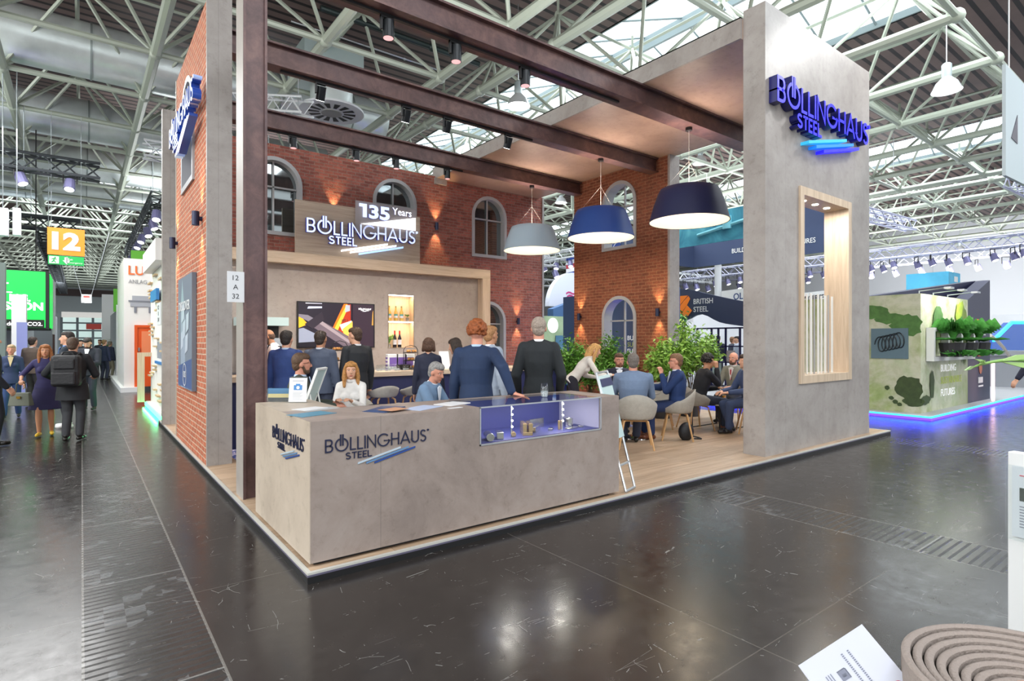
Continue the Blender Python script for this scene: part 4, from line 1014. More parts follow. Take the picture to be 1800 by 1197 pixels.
p = onx(1021, 557, RX); sconce((RX, p.y, p.z), XL, 'two-way wall lamp at the far end of the brown brick wall', None, 30)
p = onx(1159, 549, RX); sconce((RX, p.y, p.z), XL, 'two-way wall lamp at the near end of the brown brick wall', None, 30)
sconce((LWX, 8.35, 3.24), XL, 'upper navy wall lamp near the pillar on the orange brick wall', None, 26)
sconce((LWX, 10.7, 3.24), XL, 'navy wall lamp at the far edge of the orange brick wall', None, 26)

# ---- track spotlights under the beams
def track(x, y, z, label, on, grp, k=1, tilt=0):
    t = thing('track_spotlight', label, 'spotlight', (x, y, z), group=grp)
    d = Vector((0, math.sin(tilt), -math.cos(tilt)))
    MB().frust(Vector((x, y, z - .02)) , Vector((x, y, z - .02)) + d * .2 * k, .07 * k, n=18).build('barrel', M('black_spot_body', '1C2024', .35, .4), t, smooth='auto')
    q = Vector((x, y, z - .02)) + d * .2 * k
    MB().frust(q - d * .002, q + d * .002, .06 * k, n=16).build('lens', M('spot_lens_on', 'FFFFFF', emis=14) if on else M('spot_lens_off', 'D8A8A8', emis=1.0), t)
    MB().box((x - .1 * k, y - .02, z - .14 * k), (x - .08 * k, y + .02, z + .03)).box((x - .1 * k, y - .025, z + .0), (x + .06, y + .025, z + .03)).build('adapter', BLACK, t)
    if on:
        l = bpy.data.lights.new('track_light', 'SPOT'); l.energy = 280; l.color = (1, .93, .84); l.spot_size = R(95); l.spot_blend = .8; l.shadow_soft_size = .05
        o = bpy.data.objects.new('track_light', l); COL.objects.link(o); o.location = q + d * .03; o.rotation_euler = (tilt, 0, 0)
for i, x in enumerate((2.9, 3.84, 4.98)):
    track(x, 6.24, 5.46, 'black track spotlight, %s one under the nearest rusty beam' % ('leftmost', 'middle', 'rightmost')[i], False, 'spotlights under the nearest beam', 1.0)
for i, x in enumerate((2.854, 4.258, 5.037, 6.353)):
    track(x, 8.44, 5.46, 'glowing track spotlight, %s under the middle rusty beam' % ('first from the left', 'second from the left', 'third from the left', 'last at the right')[i], True, 'spotlights under the middle beam', 1.0, R(24))
for i, x in enumerate((3.164, 4.395, 5.265, 6.508)):
    track(x, 10.94, 5.46, 'black track spotlight, %s before the red brick wall' % ('first from the left', 'second from the left', 'third from the left', 'last beside the canopy')[i], False, 'spotlights under the farthest beam', .9)

# ---- three big pendant lamps
def pendant(u, v, y, label, col, rr=.71):
    r0 = ray(u, v); d = y / r0.y; p = Vector((r0.x * d, y, EYE + (598.5 - v) / F_PX * d))
    t = thing('pendant_lamp', label, 'lamp', p)
    prof = [(rr, 0), (rr * .965, .08), (rr * .9, .26), (rr * .78, .5), (rr * .72, .585)]
    MB().lathe(prof + [(rr * .66, .6)], p, 56, False).build('shade', M('shade_' + col, col, .5, spec=.4), t, smooth=True, recalc=True)
    inn = [(a - .015, b + .004) for a, b in prof]
    MB().lathe(inn + [(.02, .56)], p, 56, False).build('lining', M('cream_shade_lining', 'E8DECB', .6, emis=.12, ecol=(1, .88, .68)), t, smooth=True)
    MB().lathe([(rr * .5, .40), (rr * .5, .42)], p, 40).build('diffuser', M('warm_diffuser', 'F2E8D4', emis=.35, ecol=(1, .9, .7)), t)
    MB().frust(p + Vector((0, 0, .42)), (p.x, p.y, 5.49), .0035, n=6).build('cord', M('cord_white', 'D9D4CC'), t)
    MB().lathe([(.06, 5.46 - p.z), (.06, 5.515 - p.z)], p, 16).build('canopy_rose', BLACK, t)
    w_ = MB()
    for a in (0, 120, 240): w_.frust(p + Vector((math.cos(R(a)) * rr * .7, math.sin(R(a)) * rr * .7, .58)), p + Vector((0, 0, 1.1)), .0012, n=4)
    w_.build('suspension', M('cord_white', 'D9D4CC'), t)
    l = bpy.data.lights.new('pendant_light', 'POINT'); l.energy = 20; l.color = (1, .86, .66); l.shadow_soft_size = .18
    o = bpy.data.objects.new('pendant_light', l); COL.objects.link(o); o.location = p + Vector((0, 0, .22))
    l = bpy.data.lights.new('pendant_uplight', 'SPOT'); l.energy = 130; l.color = (1, .8, .66); l.spot_size = R(150); l.spot_blend = 1; l.shadow_soft_size = .3  # added uplight above the shade, brightens the canopy underside
    o = bpy.data.objects.new('pendant_uplight', l); COL.objects.link(o); o.location = p + Vector((0, 0, .66)); o.rotation_euler = (R(180), 0, 0)
pendant(935, 441, 10.94, 'grey-blue pendant lamp, the smallest and farthest of three', 'A9BFCE')
pendant(1056, 419, 8.44, 'royal blue pendant lamp in the middle of three', '24468C')
pendant(1211, 390, 6.24, 'dark navy pendant lamp, nearest and largest of three', '22264A')

# ---- bar
t = thing('bar_counter', 'long navy bar counter with a light oak top', 'bar', (5, 9.1, PZ))
bx('top', (1.66, 8.85, 1.045), (8.3, 9.5, 1.125), OAK, t, bevel=.004)
bx('front', (1.70, 8.93, PZ), (8.26, 9.42, 1.045), NAVY, t)
# patterned rug visible behind the post
rg = MB(); rg.box((1.62, 6.9, PZ), (8.2, 9.9, PZ + .006))
def rugm():
    m, N, L, P = nt('blue_white_rug'); tc = N.new('ShaderNodeTexCoord')
    c = ramp(N, L, noise(N, L, tc.outputs['Object'], 9, 3), [(.42, '2A3C8C'), (.5, 'C8C4D4'), (.58, '3A4FA0')]); L.new(c, P.inputs['Base Color']); P.inputs['Roughness'].default_value = .9; return m
tag(rg.build('rug', rugm()), 'blue and white patterned carpet in front of the navy bar', 'rug')
# ================================================ NEIGHBOURING STANDS, RIGHT
BLUELED = M('blue_led', '2A3CFF', emis=60, ecol=(.0045, .0012, 1)); CYANLED = M('cyan_led', '20C8FF', emis=1.3, ecol=(.05, .6, 1))
SX, SY = 13.87, 4.03
t = thing('stand_platform', 'pale platform of the green neighbouring stand with a glowing blue edge', 'platform', (20, 8, 0))
bx('deck', (SX + .03, SY + .03, .02), (33, 17, .085), M('platform_grey', 'B5B6BA', .4), t)
e = MB(); e.mat(CYANLED).box((SX, SY, .05), (33, SY + .03, .08)).box((SX, SY + .03, .05), (SX + .03, 17, .08)); e.mat(BLUELED).box((SX + .01, SY + .01, .0), (33, SY + .03, .05)).box((SX + .01, SY + .03, 0), (SX + .03, 17, .05))
e.build('led_edge', None, t)
def mural_mat():
    m, N, L, P = nt('green_footprint_mural'); tc = N.new('ShaderNodeTexCoord'); v = tc.outputs['Object']
    n1 = noise(N, L, v, .9, 5, .6, .4); n2 = noise(N, L, v, 3.2, 8, .7)
    c = ramp(N, L, n1, [(.36, 'B9C49E'), (.5, 'CFCFB8'), (.62, 'A9B87C'), (.72, '87A058')])
    c = mix(N, L, .6, c, ramp(N, L, n2, [(.35, (.62, .66, .45)), (.55, (1, 1, 1)), (.8, (1.1, 1.1, 1))]), 'MULTIPLY')
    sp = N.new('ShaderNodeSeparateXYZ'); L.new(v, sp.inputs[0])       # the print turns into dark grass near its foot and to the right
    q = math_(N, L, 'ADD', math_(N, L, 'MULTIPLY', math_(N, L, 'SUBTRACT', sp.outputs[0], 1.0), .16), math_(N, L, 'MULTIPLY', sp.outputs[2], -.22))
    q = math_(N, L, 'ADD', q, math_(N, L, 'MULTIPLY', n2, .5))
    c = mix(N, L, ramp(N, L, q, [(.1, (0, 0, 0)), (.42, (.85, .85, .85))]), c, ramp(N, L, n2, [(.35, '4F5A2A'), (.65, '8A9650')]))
    L.new(c, P.inputs['Base Color']); P.inputs['Roughness'].default_value = .6; return m
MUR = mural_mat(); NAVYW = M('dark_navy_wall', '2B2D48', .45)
GREENB = M('dark_green_blob', '4F7A3A', .6, vary=.25, vscale=8); OLIVE = M('dark_olive_blob', '3E4F2A', .6, vary=.25, vscale=8)
t = thing('exhibition_wall', 'green and cream footprint mural wall of the neighbouring steel stand', 'wall', (16, 4.4, .085))
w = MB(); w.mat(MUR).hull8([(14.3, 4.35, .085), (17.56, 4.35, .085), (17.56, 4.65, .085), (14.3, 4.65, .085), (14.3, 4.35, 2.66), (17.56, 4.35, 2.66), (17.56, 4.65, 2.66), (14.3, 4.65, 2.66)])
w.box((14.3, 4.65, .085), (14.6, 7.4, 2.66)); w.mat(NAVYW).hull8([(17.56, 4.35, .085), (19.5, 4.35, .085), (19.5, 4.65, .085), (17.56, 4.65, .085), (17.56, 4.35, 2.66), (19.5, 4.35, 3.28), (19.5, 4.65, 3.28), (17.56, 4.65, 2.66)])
w.hull8([(15.2, 5.9, 2.3), (19.5, 4.65, 2.6), (19.5, 4.9, 2.6), (15.2, 6.2, 2.3), (15.2, 5.9, 2.7), (19.5, 4.65, 3.28), (19.5, 4.9, 3.28), (15.2, 6.2, 2.7)])
w.build('wall', None, t)
BD = [.003]
def blob(cx, cz, pts, plane, mat, name, par):
    BD[0] += .0015; dep = BD[0]
    o_, r_ = ((0, 4.35, 0), XR) if plane == 'y' else ((14.3, 0, 0), YF)
    P_ = [(cx + a, cz + b) for a, b in pts]
    MB().prism(P_, Vector(o_) + Vector(r_).cross(Vector(ZU)) * dep, r_, ZU, .002).build(name, mat, par)
def wob(rx, rz, n=22, s=0, k=.14):
    rd = random.Random(s); return [((rx * (1 + rd.uniform(-k, k))) * math.cos(2 * PI * i / n), (rz * (1 + rd.uniform(-k, k))) * math.sin(2 * PI * i / n)) for i in range(n)]
# on the left (x) face : r=-y so local = -y
for a in ((-4.62, 1.98, wob(.3, .26, s=1), 'x', GREENB), (-4.95, 2.14, wob(.3, .12, s=2), 'x', GREENB), (-5.35, 2.3, wob(.42, .15, s=3), 'x', GREENB),
          (-4.56, .62, wob(.26, .26, s=4), 'x', OLIVE), (-4.48, .33, wob(.2, .1, s=5), 'x', OLIVE), (-4.9, .38, wob(.05, .04, s=6), 'x', OLIVE), (-4.82, .3, wob(.05, .05, s=7), 'x', OLIVE), (-4.74, .25, wob(.05, .04, s=8), 'x', OLIVE), (-4.98, .6, wob(.05, .05, s=9), 'x', OLIVE),
          (14.55, .36, wob(.3, .1, s=10), 'y', OLIVE), (14.95, .68, wob(.14, .3, s=11), 'y', OLIVE),
          (15.35, 2.2, wob(.3, .22, s=12), 'y', GREENB), (15.1, 1.9, wob(.13, .3, s=13), 'y', GREENB), (15.75, 1.85, wob(.16, .25, s=14), 'y', GREENB), (16.9, 2.1, wob(.35, .5, s=15), 'y', M('lime_blob', '9DB13C', .6, vary=.3)), (17.2, 1.8, wob(.25, .7, s=16), 'y', M('moss_blob', '6B7F34', .6, vary=.3))):
    blob(*a, 'mural_patch', t)
# picture of a spring
p0 = onx(1532, 574, 14.3); p1 = onx(1597, 632, 14.3)
t = thing('wall_picture', 'dark blue-grey picture of a coil spring on the green mural wall', 'picture', (14.29, p0.y, 1.6))
bx('board', (14.27, p1.y, 1.25), (14.3, p0.y, 1.92), M('picture_slate', '5E7884', .5), t)
sp = MB(); pts = []
for i in range(90):
    a = i * .42; pts.append(Vector((14.262 - .006 * (i % 2) * 0, p0.y - .16 - i * .0052, 1.6 + .0) + ()) if False else Vector((14.258, p0.y - .17 - i * .0048 + .09 * math.cos(a), 1.56 + .17 * math.sin(a) + i * .0012)))
sp.tube(pts, .011, 6); sp.build('coil_spring', M('spring_dark', '2A3034', .3, .5), t)
# planter shelf with plants
t = thing('planter_shelf', 'white three-bay wall planter shelf on the mural wall', 'planter', (16, 4.25, 1.2))
f = MB(); f.box((14.6, 4.2, 1.2), (17.56, 4.34, 1.3)); f.box((14.6, 4.2, 1.85), (17.56, 4.34, 1.93))
for x in (14.6, 15.55, 16.5, 17.46): f.box((x, 4.2, 1.3), (x + .1, 4.34, 1.85))
f.build('shelf', WHITE, t)
LEAF1 = M('fern_leaf', '4E9440', .5, vary=.35, vscale=12); LEAF2 = M('light_leaf', '93C255', .5, vary=.25, vscale=10); LEAF3 = M('mid_leaf', '5F9440', .5, vary=.3, vscale=10); STEM = M('plant_stem', '5A4A30', .7)
def fronds(mb, c, n, ln, w=.03, up=.35, seed=0):
    rd = random.Random(seed)
    for _ in range(n):
        a = rd.uniform(0, 2 * PI); L_ = ln * rd.uniform(.6, 1); d = Vector((math.cos(a), math.sin(a), 0)); s = Vector((-d.y, d.x, 0)) * w
        q = [c + d * L_ * k + Vector((0, 0, up * math.sin(k * 2.4) * L_ * rd.uniform(.9, 1.2) * 1.2)) for k in (0, .35, .7, 1)]
        vs = [mb.bm.verts.new(x) for x in (q[0], q[1] + s, q[2] + s * .8, q[3], q[2] - s * .8, q[1] - s)]; mb.face(vs)
for x, lab in ((15.05, 'fern in the left bay of the white planter shelf'), (16.0, 'fern in the middle bay of the white planter shelf'), (16.95, 'fern in the right bay of the white planter shelf')):
    t = thing('potted_fern', lab, 'plant', (x, 4.2, 1.3), group='ferns in the wall planter')
    MB().lathe([(.2, 0), (.24, .3)], (x, 4.0, 1.3), 14).build('pot', M('dark_pot', '2E2C30', .5), t)
    m = MB(); fronds(m, Vector((x, 3.98, 1.6)), 260, .42, .011, 1.0, int(x * 10)); fronds(m, Vector((x, 3.9, 1.62)), 260, .5, .012, .15, int(x * 11)); fronds(m, Vector((x, 3.86, 1.55)), 90, .38, .012, -.5, int(x * 12)); m.build('foliage', LEAF1, t)
for s_, z, c_ in (('BUILDING', .94, 'FFFFFF'), ('SUSTAINABLE', .66, 'A8B45A'), ('FUTURES', .38, 'FFFFFF')):
    o = text(s_, (15.55, 4.34, z), XR, ZU, .17, M('wall_text_' + c_, c_, .5, emis=.25), bpy.data.objects['exhibition_wall'], .004, .0, width={'BUILDING': 1.05, 'SUSTAINABLE': 1.5, 'FUTURES': .98}[s_])
ORA = M('logo_orange', 'E8791E', .5, emis=.15)
def brit(o, r, k, par, rows=True, name='emblem'):
    o, r = Vector(o), Vector(r); n = r.cross(Vector(ZU)); m = MB()
    for pts in ([(0, .52), (0, 1), (.5, 1), (.3, .82)], [(0, .47), (0, .05), (.42, .5), (.62, .83), (.53, .97), (.3, .78)], [(.02, 0), (.5, 0), (.72, .25), (.45, .52)]):
        m.prism([(a * k, b * k) for a, b in pts], o + n * .01, r, ZU, .01)
    m.build(name, ORA, par)
    text('BRITISH', o + r * (.82 * k) + Vector((0, 0, .56 * k)) + n * .01, r, ZU, .26 * k, WHITE, par, .004, .012, width=1.05 * k)
    text('STEEL', o + r * (.82 * k) + Vector((0, 0, .18 * k)) + n * .01, r, ZU, .26 * k, WHITE, par, .004, .012, width=.8 * k)
EW = bpy.data.objects['exhibition_wall']
brit((18.2, 4.34, 1.7), XR, .5, EW)
m = MB(); m.box((18.35, 4.33, 1.3), (18.9, 4.34, 1.36)).box((18.35, 4.33, 1.42), (18.9, 4.34, 1.48)).box((18.35, 4.33, 1.24), (18.7, 4.34, 1.27)); m.build('red_caption', M('caption_red', 'B5523A'), EW)
m = MB(); m.lathe([(.13, 0), (.13, .01)], (0, 0, 0), 18); bmesh.ops.transform(m.bm, matrix=Matrix.Translation((18.6, 4.345, .95)) @ Matrix.Rotation(R(90), 4, 'X') @ Matrix.Scale(1.3, 4, (0, 1, 0)), verts=m.bm.verts); m.build('round_badge', M('badge_copper', 'A8674A'), EW)
m = MB()
for i in range(4): m.box((18.42 + i * .1, 4.335, .55), (18.49 + i * .1, 4.345, .7))
m.box((18.42, 4.335, .45), (18.82, 4.345, .49)); m.build('badge_caption', WHITE, EW)
for i, x in enumerate((14.7, 15.6, 16.6)):
    t = thing('arm_spotlight', 'slim arm spotlight leaning over the mural wall, %s' % ('left one', 'middle one', 'right one')[i], 'spotlight', (x, 4.5, 2.66), group='arm spotlights on the mural wall')
    MB().tube([(x, 4.5, 2.66), (x, 4.5, 2.74), (x, 4.0, 2.78)], .012, 6).build('arm', ALU, t)
    MB().box((x - .12, 3.9, 2.75), (x + .12, 4.02, 2.79)).build('head', ALU, t)
    area('arm_spotlight_light', (x, 3.95, 2.74), .15, 9, rot=(R(25), 0, 0), color=(.98, 1, .9))
# hanging banners
def banner(name, label, planes, mat, cat='banner'):
    t = thing(name, label, cat, planes[0][0]); return t
t = thing('hanging_banner', 'dark navy hanging banner with BUILDING SUSTAINABLE FUTURES lettering', 'banner', (22.4, 12, 5.0))
p = onx(1220, 471, 22.4)
def navgrad():
    m, N, L, P = nt('navy_banner_print'); tc = N.new('ShaderNodeTexCoord')
    c = ramp(N, L, noise(N, L, mapping(N, L, tc.outputs['Object'], (.3, 3, .3)), 1.1, 3), [(.3, '232B4A'), (.6, '33406A'), (.8, '6C7AA0')]); L.new(c, P.inputs['Base Color']); P.inputs['Roughness'].default_value = .6; return m
NB = M('navy_banner_cloth', '34405F', .7)
MB().box((22.4, onx(1480, 440, 22.4).y, 5.0), (22.46, 15.7, 6.05)).box((17.5, 15.64, 5.0), (22.46, 15.7, 6.05)).build('banner_cloth', NB, t)
pw = onx(1411, 430, 22.4); pe = onx(1287, 441, 22.4)
text('BUILDING SUSTAINABLE FUTURES', (22.38, pe.y, 5.42), YF, ZU, .2, WHITE, t, .004, .004, width=pe.y - onx(1434, 430, 22.4).y)
t = thing('hanging_banner', 'ribbed navy hanging banner with orange logo seen through the pylon opening', 'banner', (23.5, 9, 6.5))
MB().box((23.5, onx(1485, 440, 23.5).y, 6.2), (23.56, 12, 7.9)).build('banner_cloth', NB, t)
pq = onx(1410, 395, 23.5); brit((23.48, pq.y + .9, 7.0), YF, 1.1, t)
t = thing('hanging_banner', 'teal hanging banner with a faint train axle picture', 'banner', (18, 11, 5.2))
def teal():
    m, N, L, P = nt('teal_banner_print'); tc = N.new('ShaderNodeTexCoord')
    c = ramp(N, L, noise(N, L, tc.outputs['Object'], 1.1, 4, .5, 1.5), [(.35, '2A6E86'), (.55, '3F8FA5'), (.7, '5BAABA')]); L.new(c, P.inputs['Base Color']); P.inputs['Roughness'].default_value = .7; return m
MB().box((18, 8.6, 5.15), (18.06, 14.2, 6.25)).build('banner_cloth', teal(), t)
for x_, ys_, z_, t_ in ((22.43, (8.5, 15), 6.05, 'hanging_banner'), (23.53, (8, 11.5), 7.9, 'hanging_banner.001'), (18.03, (9, 13.8), 6.25, 'hanging_banner.002')):
    for y_ in ys_: MB().frust((x_, y_, z_), (x_, y_, ZB), .012, n=4).build('hanging_wire', ALU, bpy.data.objects[t_])
a = MB(); a.frust((17.98, 12.4, 5.5), (17.98, 9.6, 5.9), .06, n=10).frust((17.98, 11.2, 5.55), (17.98, 11.2, 6.0), .16, n=16).frust((17.98, 10.2, 5.65), (17.98, 10.2, 6.05), .12, n=16); a.build('axle_picture', M('teal_light', '6FB4C2', .6), t)
# curved fascia and its shelves
t = thing('stand_fascia', 'navy wave-shaped fascia board with orange logo between pylon and brown wall', 'fascia', (17, 11.5, 2.4))
top = []; bot = []
for i in range(17):
    u = 1180 + (1350 - 1180) * i / 16; y = onx(u, 600, 17).y
    vt = 507 + 4 * math.sin((u - 1180) / 60) + max(0, (u - 1215)) * .21; vb = 566 - 14 * math.exp(-((u - 1232) / 22) ** 2) + max(0, u - 1250) * .13
    top.append((-y, onx(u, vt, 17).z)); bot.append((-y, onx(u, vb, 17).z))
slab('board', bot + top[::-1], [], (17, 0, 0), YF, ZU, .12, M('slate_navy', '39415A', .6), t)
pq = onx(1195, 556, 17); brit((16.98, pq.y, pq.z), YF, .72, t)
m = MB(); ya = onx(1192, 600, 17).y
for y in (ya + .1, 8.9): m.box((17.05, y, .085), (17.15, y + .1, 2.6))
m.build('support_post', NAVYW, t)
t = thing('display_shelf', 'black open steel shelf unit of the neighbouring stand behind the light green shrub', 'shelf', (16, 10, .085))
DF = M('indigo_steel', '20204A', .4, .2); m = MB()
ys = [onx(u, 600, 16).y for u in (1225, 1250, 1262, 1275, 1300, 1330)]
for y in ys: m.box((16, y - .025, .085), (16.05, y + .025, 2.05))
for z in (2.02, 1.45, .95, .5, .2): m.box((16, ys[-1], z), (16.35, ys[0], z + .04))
m.build('frame', DF, t)
for u, z, w_, h_2, c_, lab in ((1283, .99, .28, .35, 'A9A3A0', 'grey poster card standing on the black shelf'), (1295, 1.0, .3, .22, 'E6E4F0', 'white card on the black shelf above the dark red poster'), (1302, .55, .35, .32, 'DCDCEE', 'pale card on the lower shelf'), (1254, .55, .5, .42, '9FB0A8', 'grey green picture board standing behind the curly-haired man'), (1291, .24, .7, .42, '7A2230', 'dark red printed poster under the pale card')):
    y = onx(u, 600, 16).y
    tag(bx('display_card', (16.02, y - w_ / 2, z), (16.05, y + w_ / 2, z + h_2), M('card_' + c_, c_, .5)), lab, 'card')
t = thing('stand_partition', 'white rear partition of the neighbouring stand behind the black shelf', 'partition', (20, 10, .085))
MB().box((20, 6.5, .085), (20.1, 14, 2.9)).build('panel', M('stand_white', 'E9EAF0', .5, emis=.12), t)
MB().box((19.98, 6.6, .085), (20.0, 9.3, 2.3)).build('slatted_panel', M('slate_slat', '6A7284', .5), t)
# navy partition seen through the lower window, with lettering
t = thing('stand_partition', 'navy partition with white lettering seen through the lower round-headed window', 'partition', (14.2, 13, .085))
MB().box((14.62, 10.8, .085), (14.75, 16, 3.3)).build('panel', M('slate_blue', '3F5580', .55), t)
for s_, z, c_ in (('BUILDING', 1.66, 'FFFFFF'), ('SUSTAINABLE', 1.44, 'C4D45A'), ('FUTURES', 1.22, 'FFFFFF')):
    pb = onx(1103, 600, 14.6); text(s_, (14.6, pb.y, z), YF, ZU, .16, M('wall_text_' + c_, c_), t, .004, .004)
t = thing('stand_partition', 'pale green partition with a soft white disc seen between the two brick walls', 'partition', (16, 17, .085))
MB().box((13.8, 17, .085), (18.5, 17.1, 2.62)).build('panel', M('pale_green_print', 'A9C09A', .6, vary=.2, vscale=1.5), t)
pb = ony(972, 572, 16.98)
m = MB(); m.prism([(.28 * math.cos(2 * PI * i / 28), .3 * math.sin(2 * PI * i / 28)) for i in range(28)], pb, XR, ZU, .004); m.build('white_disc', M('disc_white', 'F4F6F4', emis=.5), t)
pb = ony(988, 600, 16.97); MB().box((pb.x - .35, 16.96, 1.3), (pb.x + .35, 16.98, 1.85)).build('picture', M('picture_blue', '4E7C9C', .5), t)
t = thing('round_sign', 'white round sign with magenta waves above the stand between the brick walls', 'sign', (19, 21, 4))
pc = ony(1010, 540, 21)
m = MB(); rr = abs(ony(965, 540, 21).x - pc.x)
m.prism([(rr * math.cos(PI * i / 28), rr * 1.02 * math.sin(PI * i / 28)) for i in range(29)], pc, XR, ZU, .3); m.build('disc', M('sign_pale', 'D3D9E8', emis=.15), t)
m = MB()
for j in range(3):
    z0 = 1.65 + (598.5 - (507 + j * 6)) / 995 * 25.6; x0 = ony(995 + j * 1.5, 500, 21).x
    for i in range(7):
        a, b = i * .14, (i + 1) * .14
        f_ = lambda x: z0 + .06 * math.sin(x * 9) + x * .12
        m.prism([(x0 + a, f_(a) - .045), (x0 + b, f_(b) - .045), (x0 + b, f_(b) + .045), (x0 + a, f_(a) + .045)], (0, 20.98, 0), XR, ZU, .02)
m.build('wave_emblem', M('magenta_wave', 'B03A78', emis=.2), t)
p0 = ony(970, 556, 20); p1 = ony(1012, 526, 20)
bl = MB(); bl.hull8([(p0.x, 19.9, p0.z), (p1.x + 1, 19.9, p0.z), (p1.x + 1, 20.3, p0.z), (p0.x, 20.3, p0.z), (p0.x, 19.9, p0.z + .35), (p1.x + 1, 19.9, p1.z + .3), (p1.x + 1, 20.3, p1.z + .3), (p0.x, 20.3, p0.z + .35)])
bl.box((p0.x, 20, .085), (p0.x + .2, 20.2, p0.z)); bl.box((p1.x + .8, 20, .085), (p1.x + 1, 20.2, p0.z))
tag(bl.build('stand_roof', M('roof_blue', '446A9C', .5)), 'slanted blue stand roof under the round white sign', 'roof')
p0 = atd(1262, 475, 34); tag(MB().frust((p0.x, p0.y, 0), (p0.x, p0.y, ZB), .2, n=24).build('hall_column', M('column_white', 'D6D9DC', .5), smooth='auto'), 'round white hall column seen between the pylon and the brown wall', 'column')
t = thing('hanging_banner', 'red white and blue striped hanging banner seen through the upper round-headed window', 'banner', (24, 22, 6))
a = MB()
for i, c_ in enumerate(('2F4EA8', 'E8E8EE', 'C03A4A', 'E8E8EE', '2F4EA8')):
    a.mat(M('stripe_' + c_, c_, .6)).hull8([(24, 17.5, 6.2 + i * .25), (24, 26, 5.6 + i * .25), (24.05, 26, 5.6 + i * .25), (24.05, 17.5, 6.2 + i * .25), (24, 17.5, 6.43 + i * .25), (24, 26, 5.83 + i * .25), (24.05, 26, 5.83 + i * .25), (24.05, 17.5, 6.43 + i * .25)])
a.build('banner_cloth', None, t)
# white name strips far behind
for u0, u1, v, d, s_, lab in ((1265, 1330, 524, 34, 'OLE S', 'white strip with blue and orange letters far behind the navy fascia'), (1395, 1500, 527, 40, 'WOERTECH', 'white strip with black lettering seen through the pylon opening')):
    a = atd(u0, v, d); b = atd(u1, v, d - (u1 - u0) * .05)
    t = thing('name_banner', lab, 'banner', a)
    hh = (b - a); L_ = hh.length; r_ = hh.normalized(); r_.z = 0
    MB().prism([(0, -.35), (L_, -.35), (L_, .4), (0, .4)], a, r_, ZU, .05).build('banner_cloth', WHITE, t)
    text(s_, a + r_ * (.4 * L_ if s_[0] == 'O' else .17 * L_) + Vector((0, 0, -.2)) + r_.cross(Vector(ZU)) * .01, r_, ZU, .38, M('deep_blue_text', '26427A') if s_[0] == 'O' else INK, t, .004, .02, width=L_ * .5)
# low distant stands so the hall is not empty
for i, (x, y, w_, d_, h_2, c_, lab) in enumerate(((22.5, 20, 6, 3, 2.6, 'E4E7EC', 'white low stand behind the navy fascia'), (33, 10, 5, 6, 3.2, 'DADDE4', 'white stand far right behind the mural wall'), (41, 3, 6, 6, 3.0, 'C9CEDA', 'pale stand at the far right edge'), (17, 30, 8, 4, 3.4, 'D8DCDF', 'white stand far behind the gap in the brick walls'), (36, 22, 8, 5, 3.4, 'E1E4EA', 'wide white stand far behind the pylon opening'))):
    t = thing('distant_stand', lab, 'exhibition stand', (x, y, 0))
    bx('body', (x, y, 0), (x + w_, y + d_, h_2), M('stand_' + c_, c_, .6), t)
    bx('fascia', (x - .05, y - .05, h_2 - .5), (x + w_ + .05, y + d_ + .05, h_2 + .1), M('stand_fascia_white', 'F0F1F4', .5, emis=.1), t)
# sky-blue cube banner and the blue stand at the right edge
p0 = atd(1655, 500, 32)
t = thing('cube_banner', 'sky blue cube banner above the green mural wall', 'banner', p0)
q = MB(); q.mat(M('sky_blue_cloth', '56B4D8', .6, vary=.15, vscale=.8)).box(p0 + Vector((-1.0, -.6, -.55)), p0 + Vector((1.0, 1.4, .62))); q.build('banner_cloth', None, t)
MB().frust(p0 + Vector((0, .4, .62)), (p0.x, p0.y + .4, ZB), .015, n=4).build('hanging_wire', ALU, t)
bx('white_label', p0 + Vector((-.1, -.62, .1)), p0 + Vector((.5, -.61, .4)), WHITE, t)
t = thing('blue_stand', 'blue screen wall outlined with cyan light at the right edge', 'exhibition stand', (26, 5.6, .085))
O_ = [ony(u, v, 5.6) for u, v in ((1744, 692), (1744, 598), (1776, 567), (1830, 567), (1830, 692))]
MB().prism([(q.x, q.z) for q in O_], (0, 5.6, 0), XR, ZU, .2).build('screen', M('screen_gradient_blue', '3460B4', .35, emis=.25), t)
l = MB()
for a_, b_ in zip(O_[1:3], O_[2:4]): l.frust(a_ + Vector((0, -.04, 0)), b_ + Vector((0, -.04, 0)), .07, n=6)
l.build('led_outline', CYANLED, t)
cv = MB(); cv.tube([ony(u, v, 5.0) for u, v in ((1741, 590), (1752, 598), (1764, 611), (1775, 628), (1785, 650), (1793, 672), (1797, 690))], .05, 6)
tag(cv.build('curved_rail', M('cream_rail', 'C9C0B4', .4)), 'curved cream rail of the round stand at the right edge', 'rail')
c_ = ony(1768, 640, 5.3)
t = thing('round_desk', 'grey round counter behind the dark navy end wall at right', 'desk', (c_.x, c_.y, .085))
MB().lathe([(1.0, .085), (1.1, 1.1), (1.2, 1.15), (1.2, 1.3)], (c_.x, 5.3, 0), 36).build('desk', M('desk_grey', '8E9096', .5), t, smooth='auto')
q_ = ony(1750, 660, 4.05); MB().box((q_.x, 4.08, .1), (q_.x + .08, 4.14, 1.1)).build('light_strip', M('pink_white_led', 'FFD0D8', emis=1.5), t)
